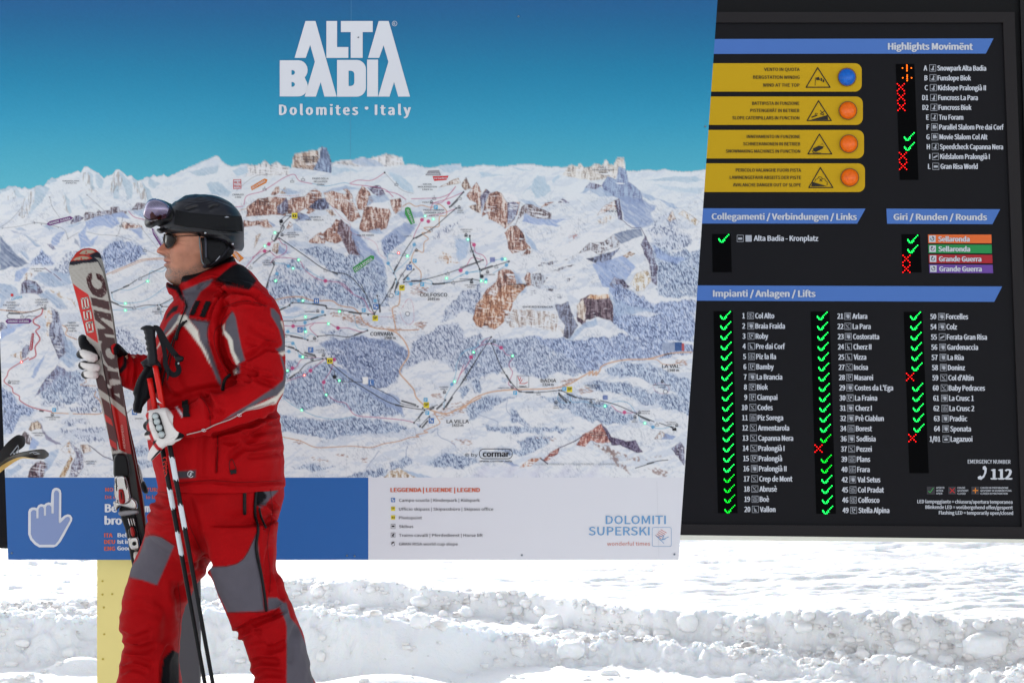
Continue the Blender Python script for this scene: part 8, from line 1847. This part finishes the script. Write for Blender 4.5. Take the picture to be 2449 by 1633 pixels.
fr.append((c6([(296, 500), (360, 520), (425, 600), (462, 700), (480, 815), (440, 790), (320, 640)]), MAR)); fr.append((c6([(418, 600), (450, 615), (470, 640), (455, 645), (425, 640)]), SG))
fr.append((c6([(315, 640), (445, 730), (600, 850), (616, 940), (470, 810), (350, 730)]), (172, 166, 156)))
fr.append((c6([(355, 738), (445, 800), (480, 950), (520, 1130), (530, 1290), (480, 1300), (440, 1180), (400, 960)]), (84, 30, 32)))
fr.append((c6([(450, 800), (470, 812), (616, 942), (640, 1060), (690, 1350), (560, 1290), (540, 1270), (500, 1040)]), (180, 24, 20)))
fr.append((c6([(388, 910), (460, 965), (482, 1040), (405, 990)]), (190, 34, 28))); fr.append((c6([(430, 1160), (510, 1215), (526, 1290), (450, 1240)]), (186, 32, 26)))
fr.append(([(262, 1085), (330, 1085), (520, 1990), (440, 1990)], (26, 22, 24)))
fs = make_ski(leftE, rightE, SKY, 'front ski of the pair with grey top sheet, red panel and big brown letters', fr, SG, .010)
def ski_text(s, x, y, cap, w, ang, col, Y, parent, b=.03):
    v, f = text2d(s, 0, 2); h_ = v[:, 1].max() or 1; X = (v[:, 0] - v[:, 0].min()); X = X * w / X.max(); Yv = -v[:, 1] * cap / h_
    ca, sa = math.cos(R(ang)), math.sin(R(ang)); mb = MB(); px = x + X * ca + Yv * sa; py = y - X * sa + Yv * ca
    for k, (dx, dy) in enumerate([(0, 0), (b * cap, 0), (0, b * cap)]): mb.add(ptn(px + dx, py + dy, Y - .0002 * k), f)
    mb.build('lettering', mat('ski_lettering', col, .4), parent)
# squared race-ski number in white line work, reading upward
def P8(pts, ox, oy): return c2([(ox + a * 13.6 + b * 3.2, oy + b * 15.2 - a * 3.0) for a, b in pts])
def num(strokes_):
    mb = MB()
    for pl in strokes_:
        for q in stroke(pl, 3.4):
            p, t = tess([q]); mb.add(ptn(p[:, 0], p[:, 1], SKY - .0075), t)
    mb.build('lettering', mat('ski_white', (206, 196, 186), .4), fs)
num([c2([(318, 660), (385, 648), (404, 760), (334, 775), (318, 660)]), c2([(352, 655), (368, 768)]),
     c2([(345, 812), (356, 905), (392, 898), (380, 808), (420, 800), (432, 890)]),
     c2([(376, 942), (440, 930), (455, 1040), (392, 1052), (372, 950)]), c2([(440, 935), (405, 945), (412, 1000)])])
ski_text('AEROSPEED', *c6([(612, 1276)])[0], 5.0, 58, 97, (200, 150, 140), SKY - .0075, fs, .05)
bk = [(c2([(220, 160), (250, 110), (330, 70), (430, 62), (520, 90), (560, 160), (530, 180), (440, 172), (340, 180)]), (196, 50, 36)), (c2([(288, 135), (330, 95), (390, 82), (450, 92), (480, 112), (420, 130), (350, 140)]), (180, 168, 146)), (c2([(360, 124), (372, 94), (386, 122)]), (190, 50, 40)),
      (c2([(400, 160), (440, 130), (500, 108), (540, 130), (560, 190), (520, 180), (460, 176)]), (28, 26, 38)), ([(258, 890), (300, 890), (350, 1262), (520, 1960), (480, 1960), (300, 1262)], (120, 12, 12))]
bs_ = make_ski(backL, backR, SKY + .045, 'rear ski of the pair, only its tip and dark red edge showing behind', bk, (168, 166, 160), .0)
# bindings
m_cr = mat('binding_silver', (176, 172, 170), .22, .9, vary=.12, vscale=60); m_bk = mat('binding_black', (14, 14, 16), .5); m_br = mat('binding_red', (150, 24, 22), .35)
def solid(name, poly, Y, D, m, parent, rim=5, step=1.3, vox=None, sm=2):
    mb = MB(); puff(mb, poly, Y, D, rim=rim, step=step); V, F = remesh(*mb.get(), vox or .0018, sm); return mk(name, V, F, m, parent, smooth=True)
bd = solid('binding', c7([(160, 640), (190, 615), (240, 620), (262, 660), (275, 760), (255, 790), (165, 790), (155, 700)]), SKY - .02, .022, m_bk, fs)
solid('heel_piece', c7([(165, 785), (195, 768), (240, 775), (262, 830), (278, 900), (280, 960), (240, 985), (190, 975), (160, 920), (160, 840)]), SKY - .03, .026, m_cr, bd)
solid('heel_piece', c7([(155, 960), (170, 1030), (200, 1000), (240, 1005), (300, 1020), (330, 1010), (322, 960), (280, 925), (240, 960)]), SKY - .022, .020, m_cr, bd)
solid('release_lever', c7([(190, 880), (205, 870), (228, 880), (240, 965), (215, 980), (195, 960)]), SKY - .054, .010, m_br, bd, 4)
solid('release_lever', c7([(204, 895), (212, 890), (218, 940), (212, 945)]), SKY - .063, .006, m_bk, bd, 3, 1.0, .0012)
for x, y in [(180, 958), (268, 945), (178, 850), (248, 850)]:
    q = c7([(x, y)])[0]; solid('binding_screw', circ(q[0], q[1], 3.4, 10), SKY - .052, .006, m_cr, bd, 2, 1.0, .0012)
for (a, b) in [((172, 800), (178, 880)), ((235, 800), (250, 870))]:
    q = c7([a, b]); solid('binding_slot', band(q, 2.6), SKY - .056, .003, m_bk, bd, 2, .9, .0012)
solid('binding_track', c7([(195, 1010), (300, 1015), (345, 1180), (368, 1330), (330, 1420), (285, 1400), (250, 1200)]), SKY - .012, .010, m_bk, bd)
solid('toe_piece', c7([(200, 1030), (320, 1020), (330, 1050), (210, 1065)]), SKY - .026, .006, mat('binding_grey', (128, 126, 128), .4, .4), bd, 3)
for k in range(3): solid('toe_rib', band(c7([(262 + 17 * k, 1082), (276 + 17 * k, 1135)]), 4.0), SKY - .030, .010, m_cr, bd, 2, 1.0, .0014)
solid('toe_piece', c7([(262, 1160), (315, 1150), (330, 1210), (275, 1225)]), SKY - .026, .014, m_bk, bd); solid('toe_piece', c7([(276, 1150), (302, 1150), (312, 1205), (286, 1210)]), SKY - .042, .006, m_br, bd, 3)
solid('toe_piece', c7([(262, 1225), (330, 1215), (350, 1290), (340, 1310), (290, 1310), (270, 1280)]), SKY - .03, .018, m_cr, bd)
q = c7([(303, 1265)])[0]; solid('binding_screw', circ(q[0], q[1], 5, 10), SKY - .05, .007, m_bk, bd, 3, 1.0, .0014)
solid('toe_piece', c7([(300, 1330), (345, 1325), (345, 1400), (312, 1410)]), SKY - .02, .012, mat('binding_cream', (196, 186, 176), .5), bd)
# the rear ski's binding, seen edge on
solid('binding', c7([(330, 690), (350, 720), (370, 800), (368, 860), (350, 830), (335, 760)]), SKY + .05, .03, m_cr, bs_); solid('heel_piece', c7([(352, 810), (380, 820), (405, 880), (400, 905), (375, 900), (355, 860)]), SKY + .05, .03, m_bk, bs_)
cord('ski_edge', c7([(205, 60), (240, 300), (300, 600), (335, 780), (372, 960), (392, 1180)]), 1.6, mat('edge_steel', (150, 140, 140), .3, .8), bs_, Y=SKY + .02)

# far glove round the skis
def far_hand(mb):
    for k, (x0, x1, y0, y1, r) in enumerate([(150, 300, 290, 335, 46), (170, 335, 405, 435, 44), (200, 318, 500, 510, 42)]):
        a, b = c6([(x0, y0), (x1, y1)]); w = r / 4.3556
        tube(mb, [(a[0] + 26, a[1] + 4, SKY + .09, w * .8, .012), (a[0] + 4, a[1] + 2, SKY + .075, w * .9, .013), (a[0] - 1, a[1], SKY + .03, w * .95, .013), (a[0] + 5, a[1] - 1, SKY - .012, w * .95, .013), ((a[0] + b[0]) / 2, (a[1] + b[1]) / 2, SKY - .030, w, .012), (b[0] - 4, b[1], SKY - .026, w * .9, .011)], n=16, k=3)
    q = c6([(150, 140), (160, 200), (250, 250), (330, 340)])      # index, bent over the top
    tube(mb, [(q[0][0] + 34, q[0][1] + 22, SKY + .085, 10, .012), (q[0][0] + 6, q[0][1] + 3, SKY + .07, 12, .013), (q[0][0] + 4, q[0][1], SKY + .02, 12, .013), (q[1][0] + 6, q[1][1], SKY - .012, 13, .013), (q[2][0], q[2][1], SKY - .022, 11, .010), (q[3][0] - 4, q[3][1], SKY - .020, 8, .008)], n=16, k=3)
    puff(mb, [(205, 830), (225, 822), (262, 822), (300, 840), (308, 880), (300, 905), (262, 915), (230, 905), (212, 880)], SKY + .085, .024, rim=16, step=2)
    tube(mb, [(296, 860, SKY + .08, 20, .022), (288, 845, SKY + .05, 14, .016), (281, 836, SKY + .012, 13, .014), (275, 832, SKY - .018, 12, .013), (276, 842, SKY - .024, 9, .010)], n=16, k=3)
lay = []
ly(c6, [(126, 250), (170, 245), (240, 265), (318, 300), (322, 350), (290, 378), (220, 368), (170, 335), (140, 300)], GW); ly(c6, [(140, 370), (200, 385), (340, 395), (358, 430), (340, 470), (260, 470), (180, 450), (140, 410)], GW)
ly(c6, [(170, 465), (240, 462), (325, 480), (336, 520), (310, 555), (230, 550), (180, 520)], GW); ly(c6, [(455, 190), (490, 170), (515, 180), (480, 230), (490, 300), (470, 290)], (180, 24, 26))
fgl, fv_, ff_ = glove('glove', far_hand, .0022, lay, (14, 14, 17), man)

# ---- ski poles
m_grip = mat('grip_rubber', (30, 30, 34), .65); m_red = mat('pole_red', (206, 20, 12), .3, coat=.15); m_pb = mat('pole_black', (10, 10, 14), .4); m_pw = mat('pole_white', (206, 212, 216), .35, coat=.2); m_st = mat('strap_webbing', (20, 20, 24), .8, spec=.15)
def PYp(x, y): return GY + .020
def pole(tag_, gx_, dx, label, Yoff, red_y, white, y_end):
    ax = lambda y: 371 + dx + (y - 873) * .1815
    YQ = lambda y: GY + .022 + Yoff + (y - 1000) * .00006
    root = empty('ski_pole', pt(ax(y_end), y_end, YQ(y_end)), label, 'ski pole', 'ski poles in the near hand')
    def seg(nm, y0, y1, w0, w1, m, par=root):
        mb = MB(); tube(mb, [(ax(y0), y0, YQ(y0), w0 / 2, w0 / 2 * GY / FP), (ax((y0 + y1) / 2), (y0 + y1) / 2, YQ((y0 + y1) / 2), (w0 + w1) / 4, (w0 + w1) / 4 * GY / FP), (ax(y1), y1, YQ(y1), w1 / 2, w1 / 2 * GY / FP)], n=16, k=2, cap=False); return mb.build(nm, m, par, smooth=True)
    sh = seg('shaft', red_y, y_end, 13.0, 8.0, m_pb)
    seg('shaft_paint', red_y - 1, 1003 if dx == 0 else 990, 13.6, 13.6, m_red, sh)
    for (a, b) in white:
        w = 13.4 - (a - 1000) * .0068
        # brushed white bands with ragged ends
        n_, k_ = 40, 20; V = []; F = []
        for i in range(n_):
            t = i / (n_ - 1)
            for j in range(k_):
                e = (vnoise2(np.array([j * 1.7 + a]), np.array([3.1]), 3)[0] - .5) * 12; e2 = (vnoise2(np.array([j * 1.7 + b]), np.array([9.1]), 4)[0] - .5) * 12
                y = (a + e) * (1 - t) + (b + e2) * t; r = w / 2 + .35; th_ = 2 * PI * j / k_
                c_ = np.array(pt(ax(y) + r * math.cos(th_), y, YQ(y))); c_[1] += r * math.sin(th_) * GY / FP; V.append(c_)
        for i in range(n_ - 1):
            for j in range(k_): F.append((i * k_ + j, i * k_ + (j + 1) % k_, (i + 1) * k_ + (j + 1) % k_, (i + 1) * k_ + j))
        mk('shaft_paint', V, F, m_pw, sh, smooth=True)
    # basket and tip
    mb = MB(); yb2 = y_end - 60; tube(mb, [(ax(yb2 - 8), yb2 - 8, YQ(yb2), 9, .009), (ax(yb2), yb2, YQ(yb2), 36, .04), (ax(yb2 + 5), yb2 + 5, YQ(yb2), 34, .038)], n=20, k=2); mb.build('basket', m_pb, root, smooth=True)
    return root, ax, YQ
p_a, ax, YQ = pole('a', 0, 0, 'front ski pole with ribbed black grip and bright red upper shaft', 0, 868, [(1092, 1148), (1208, 1262)], 2050)
p_b, ax2, YQ2 = pole('b', 0, -19, 'rear ski pole half hidden by the front one, its grip behind the black cloth', .022, 905, [(1168, 1216), (1272, 1326)], 2060)
gb = MB()
puff(gb, c2([(1005, 1012), (1035, 985), (1080, 970), (1130, 972), (1170, 988), (1186, 1010), (1186, 1100), (1195, 1200), (1205, 1300), (1212, 1400), (1205, 1432), (1130, 1445), (1090, 1430), (1088, 1350), (1092, 1280), (1075, 1250), (1085, 1215), (1066, 1185), (1074, 1150), (1056, 1122), (1064, 1085), (1048, 1058), (1050, 1030)]), GY + .016, .021, rim=9, step=1.3)
puff(gb, c2([(1010, 1408), (1060, 1370), (1100, 1350), (1210, 1380), (1250, 1430), (1252, 1470), (1215, 1450), (1130, 1455), (1080, 1440), (1052, 1440)]), GY + .020, .014, rim=6, step=1.3)
gv_, gf_ = remesh(*gb.get(), .0018, 2); mk('grip', gv_, gf_, m_grip, p_a, smooth=True)
q = c2([(1080, 1027)])[0]; mk('grip_hole', [pt(a, b, GY - .0055) for a, b in circ(q[0], q[1], 1.6, 8)], [tuple(range(8))[::-1]], m_pb, p_a)
# webbing strap of the front pole
def ribbon(name, pts, w, m, parent, th=.0022):
    S = spline(pts, 8); C = ptn(S[:, 0], S[:, 1], S[:, 2]); T = np.gradient(S[:, :2], axis=0); T /= np.linalg.norm(T, axis=1)[:, None] + 1e-9
    wv = S[:, 3] / 2; V = []; F = []
    for i in range(len(S)):
        nx_, ny_ = -T[i, 1] * wv[i], T[i, 0] * wv[i]
        for (sx, dy) in ((1, -th), (1, th), (-1, th), (-1, -th)): 
            p_ = np.array(pt(S[i, 0] + nx_ * sx, S[i, 1] + ny_ * sx, S[i, 2])); p_[1] += dy + S[i, 4] * sx; V.append(p_)
    for i in range(len(S) - 1):
        for j in range(4): F.append((4 * i + j, 4 * i + (j + 1) % 4, 4 * i + 4 + (j + 1) % 4, 4 * i + 4 + j))
    F.append((3, 2, 1, 0)); e = 4 * (len(S) - 1); F.append((e, e + 1, e + 2, e + 3))
    return mk(name, V, F, m, parent, smooth=False)
Z = lambda pts, w, Y0=GY + .0, tw=.0: [(x, y, Y0 + (i * .0008), w[i] if isinstance(w, list) else w, tw) for i, (x, y) in enumerate(c2(pts))]
ribbon('strap', Z([(1160, 990), (1210, 1010), (1250, 1070), (1290, 1140), (1350, 1230), (1405, 1300), (1450, 1345), (1495, 1368)], [10, 14, 15, 15, 14, 14, 13, 12], GY - .012, .003), 0, m_st, p_a)
ribbon('strap', Z([(1205, 1020), (1240, 1110), (1275, 1210), (1295, 1310), (1300, 1400), (1310, 1450), (1350, 1520), (1400, 1548), (1445, 1530), (1460, 1480), (1440, 1420), (1450, 1380)], [8, 9, 10, 11, 12, 12, 13, 13, 12, 11, 10, 10], GY - .004, .002), 0, m_st, p_a)
ribbon('strap', Z([(1330, 1500), (1335, 1540), (1325, 1600)], [7, 6, 4], GY - .002, .002), 0, m_st, p_a)
solid('strap_buckle', c2([(1400, 1330), (1440, 1320), (1500, 1330), (1520, 1350), (1505, 1390), (1460, 1400), (1425, 1385)]), GY - .018, .008, m_pb, p_a, 4, 1.2)
q = c2([(1455, 1415)])[0]; solid('strap_clip', circ(q[0], q[1], 2.2, 8, 3.4), GY - .02, .004, m_sil, p_a, 2, .9, .0012)
# black cloth strap loop of the rear pole, hanging wide
cb2 = MB(); puff(cb2, c6([(775, 385), (840, 395), (900, 400), (985, 430), (975, 490), (955, 540), (962, 600), (940, 660), (920, 710), (900, 728), (860, 750), (820, 800), (790, 840), (775, 900), (745, 905), (695, 888), (690, 820), (705, 740), (690, 690), (716, 600), (750, 520), (800, 440)]), GY + .065, .022, rim=11, step=1.6)
cv_, cf_ = remesh(*cb2.get(), .0022, 2); cv_ = creases(cv_, cf_, [(c6([(870, 430), (800, 560), (770, 700), (740, 860)]), 3, -.005), (c6([(930, 460), (880, 600), (850, 720)]), 3, -.004)])
mk('wrist_cloth', cv_, cf_, mat('strap_cloth', (14, 14, 18), .85, bump=[(260, .4, .001)], spec=.15), p_b, smooth=True)
# red marks low on the rear shaft
mb = MB()
for k in range(4):
    for q in stroke(c7([(512, 650 + 30 * k), (530, 640 + 30 * k), (540, 662 + 30 * k), (528, 690 + 30 * k)]), 2.2): p, t = tess([q]); mb.add(ptn(p[:, 0], p[:, 1], GY + .020 + 0 * p[:, 0]), t)
mb.build('shaft_mark', mat('mark_red', (200, 40, 30), .4), p_b)

# white flash on the red paint and a strip of grey seam down the ski
mb = MB(); p, t = tess([c6([(928, 742), (942, 790), (992, 806), (960, 780)])]); mb.add(ptn(p[:, 0], p[:, 1], GY + .010), t); mb.build('shaft_flash', m_pw, p_a)
cord('ski_groove', c6([(352, 260), (372, 380), (405, 560), (440, 740), (478, 940), (520, 1150), (545, 1280)]), 1.3, m_side, fs, Y=SKY - .0052)
# ---- tips of someone else's skis coming in from the left
m_bt = mat('far_ski_black', (12, 12, 16), .45, spec=.2); m_wood = mat('ski_wood', (206, 170, 96), .4, coat=.3, vary=.25, vscale=30)
def tip(label, cen, w, bend, Y0):
    root = empty('ski', pt(cen[0][0], cen[0][1], Y0), label, 'ski', 'skis sticking in from the left')
    S = spline([(a, b, w_, c_) for (a, b), w_, c_ in zip(cen, w, bend)], 8)
    def sheetm(name, doff, m, sc=1.0, th=.004):
        V = []; F = []; k_ = 7
        T = np.gradient(S[:, :2], axis=0); T /= np.linalg.norm(T, axis=1)[:, None]
        for i in range(len(S)):
            for j in range(k_):
                t = j / (k_ - 1) * 2 - 1; nx_, ny_ = -T[i, 1], T[i, 0]
                V.append(np.array(pt(S[i, 0] + nx_ * t * S[i, 2] * sc, S[i, 1] + ny_ * t * S[i, 2] * sc, Y0 + t * S[i, 3])) + np.array([0, doff, -doff * .6]))
        n_ = len(V); V = V + [v + np.array([0, th, -th * .6]) for v in V]
        for i in range(len(S) - 1):
            for j in range(k_ - 1): f = (i * k_ + j, (i + 1) * k_ + j, (i + 1) * k_ + j + 1, i * k_ + j + 1); F += [f, tuple(q + n_ for q in f[::-1])]
            for e in (0, k_ - 1): a, b = i * k_ + e, (i + 1) * k_ + e; F.append((a, b, b + n_, a + n_))
        return mk(name, V, F, m, root, smooth=False)
    sheetm('top_sheet', 0, m_bt); return root, S, sheetm
r1, S_, sm_ = tip('broad black upturned ski tip with white emblem at the left edge', cI([(-120, 560), (-20, 450), (60, 370), (130, 300), (190, 255), (230, 225), (262, 205)]), [11, 12, 13, 14.5, 15.5, 13, 3], [.02] * 7, 5.25)
mk('base_edge', *(lambda S: (np.concatenate([ptn(S[:, 0], S[:, 1], 5.27), ptn(S[:, 0], S[:, 1] + S[:, 2], 5.27), ptn(S[:, 0], S[:, 1], 5.28), ptn(S[:, 0], S[:, 1] + S[:, 2], 5.28)]), [(i, i + 1, len(S) + i + 1, len(S) + i) for i in range(len(S) - 1)] + [(len(S) * 2 + i, len(S) * 3 + i, len(S) * 3 + i + 1, len(S) * 2 + i + 1) for i in range(len(S) - 1)]))(spline([(*c_, w_) for c_, w_ in zip(cI([(-120, 600), (0, 480), (90, 415), (150, 400), (215, 398)]), [4, 5, 4, 3, 1])], 6)), m_wood, r1)
r2, S_, sm_ = tip('slim black ski tip with pale emblem and wooden underside at the left edge', cI([(-140, 610), (-20, 520), (80, 440), (200, 395), (300, 385), (400, 380), (470, 380), (520, 384)]), [5, 5, 5, 5.5, 8, 10.5, 10.5, 3], [.03] * 8, 5.20)
mk('base_edge', *(lambda S: (np.concatenate([ptn(S[:, 0], S[:, 1], 5.21), ptn(S[:, 0], S[:, 1] + S[:, 2], 5.22), ptn(S[:, 0], S[:, 1], 5.22), ptn(S[:, 0], S[:, 1] + S[:, 2], 5.23)]), [(i, i + 1, len(S) + i + 1, len(S) + i) for i in range(len(S) - 1)] + [(len(S) * 2 + i, len(S) * 3 + i, len(S) * 3 + i + 1, len(S) * 2 + i + 1) for i in range(len(S) - 1)]))(spline([(*c_, w_) for c_, w_ in zip(cI([(-140, 600), (-20, 530), (60, 480), (160, 430), (240, 412), (330, 425), (400, 436)]), [16, 15, 12, 8, 4, 2, .5])], 6)), m_wood, r2)
def emb(root, polys, Y, m=None):
    mb = MB()
    for pl in polys:
        for q in pl: p, t = tess([q]); mb.add(ptn(p[:, 0], p[:, 1], Y + 0 * p[:, 0]), t)
    mb.build('emblem', m or mat('emblem_grey', (150, 154, 160), .4), root)
emb(r1, [stroke(cI([(112, 390), (190, 290), (200, 320), (150, 400)]), 2.2), stroke(cI([(140, 370), (196, 380), (196, 330)]), 2.6)], 5.19)
emb(r2, [stroke(cI([(318, 372), (360, 356), (430, 380), (370, 384), (350, 362)]), 1.8)], 5.14)

# ---- skiers far behind, cut by the edges of the picture
def far_person(x, Y, label, col, pants, face_r):
    px0 = CXP + x / Y * FP; s_ = FP / Y; g = lambda h: CYP + (CZ - h) * s_
    root = empty('person', (x, Y, 0), label, 'person', 'skiers far behind')
    mb = MB(); w = s_
    tube(mb, [(px0, g(.95), Y, .17 * w, .12), (px0, g(1.2), Y, .18 * w, .13), (px0, g(1.45), Y, .20 * w, .12), (px0, g(1.53), Y, .07 * w, .06)], n=20, k=3)
    for sd in (-1, 1): tube(mb, [(px0 + sd * .19 * w, g(1.42), Y, .07 * w, .07), (px0 + sd * .26 * w, g(1.15), Y - .02, .06 * w, .06), (px0 + sd * .24 * w, g(.76), Y - .10, .05 * w, .05)], n=14, k=3)
    V, F = remesh(*mb.get(), .014, 3); mk('jacket', V, F, mat('far_cloth_' + str(col[0]), col, .8), root, smooth=True)
    mb = MB()
    for sd in (-1, 1): tube(mb, [(px0 + sd * .08 * w, g(1.0), Y, .11 * w, .12), (px0 + sd * .11 * w, g(.5), Y - .03, .085 * w, .09), (px0 + sd * .12 * w, g(.12), Y, .07 * w, .08)], n=14, k=3)
    V, F = remesh(*mb.get(), .014, 3); mk('trousers', V, F, mat('far_pants_' + str(pants[0]), pants, .8), root, smooth=True)
    mb = MB()
    for sd in (-1, 1): tube(mb, [(px0 + sd * .12 * w, g(.25), Y, .07 * w, .08), (px0 + sd * .12 * w, g(.12), Y - .02, .075 * w, .10), (px0 + sd * .12 * w, g(.06), Y - .10, .06 * w, .10)], n=14, k=3)
    V, F = remesh(*mb.get(), .012, 2); mk('boots', V, F, m_boot, root, smooth=True)
    mb = MB(); tube(mb, [(px0, g(1.50), Y, .06 * w, .06), (px0, g(1.60), Y, .072 * w, .09), (px0, g(1.70), Y, .075 * w, .095), (px0, g(1.76), Y, .05 * w, .07)], n=20, k=4); V, F = remesh(*mb.get(), .008, 2); mk('body', V, F, mat('far_skin', (200, 150, 124), .6), root, smooth=True)
    mb = MB(); tube(mb, [(px0, g(1.70), Y + .01, .10 * w, .12), (px0, g(1.76), Y + .01, .10 * w, .12), (px0, g(1.82), Y + .01, .06 * w, .08)], n=20, k=4); V, F = remesh(*mb.get(), .01, 2); mk('helmet', V, F, m_bk, root, smooth=True)
    return root
XL = lambda px, Y: (px - CXP) / FP * Y
far_person(XL(-150, 6.7), 6.7, 'skier in black far behind, cut off by the left edge of the picture', (20, 20, 26), (24, 24, 30), 0)
far_person(XL(2540, 12.4), 12.4, 'skier in dark clothes beyond the right edge, under the status board', (22, 28, 40), (20, 22, 26), 0)
sk2 = empty('ski', tuple(pt(2440, 1312, 12.2)), 'dark green ski on the snow at the right edge under the status board', 'ski')
mb = MB(); v = []
for i in range(30):
    t = i / 29; x_ = 2328 + (2640 - 2328) * t; y_ = 1309.5 + (1320 - 1309.5) * t + .0; w_ = .6 + 1.5 * min(1, t * 4)
    v += [pt(x_, y_ - w_, 12.2 + .04), pt(x_, y_ + w_, 12.2 - .03)]
v = np.array(v); mb.add(np.concatenate([v, v - np.array([0, -.02, .02])]), [(2 * i, 2 * i + 1, 2 * i + 3, 2 * i + 2) for i in range(29)] + [(60 + 2 * i, 60 + 2 * i + 2, 60 + 2 * i + 3, 60 + 2 * i + 1) for i in range(29)] + [(2 * i + 1, 61 + 2 * i, 63 + 2 * i, 2 * i + 3) for i in range(29)])
mb.build('top_sheet', mat('ski_green', (18, 44, 40), .4), sk2)
solid('binding', [(2438, 1300), (2450, 1296), (2470, 1300), (2470, 1318), (2440, 1316)], 12.2, .04, m_bk, sk2, 5, 1.5, .01)
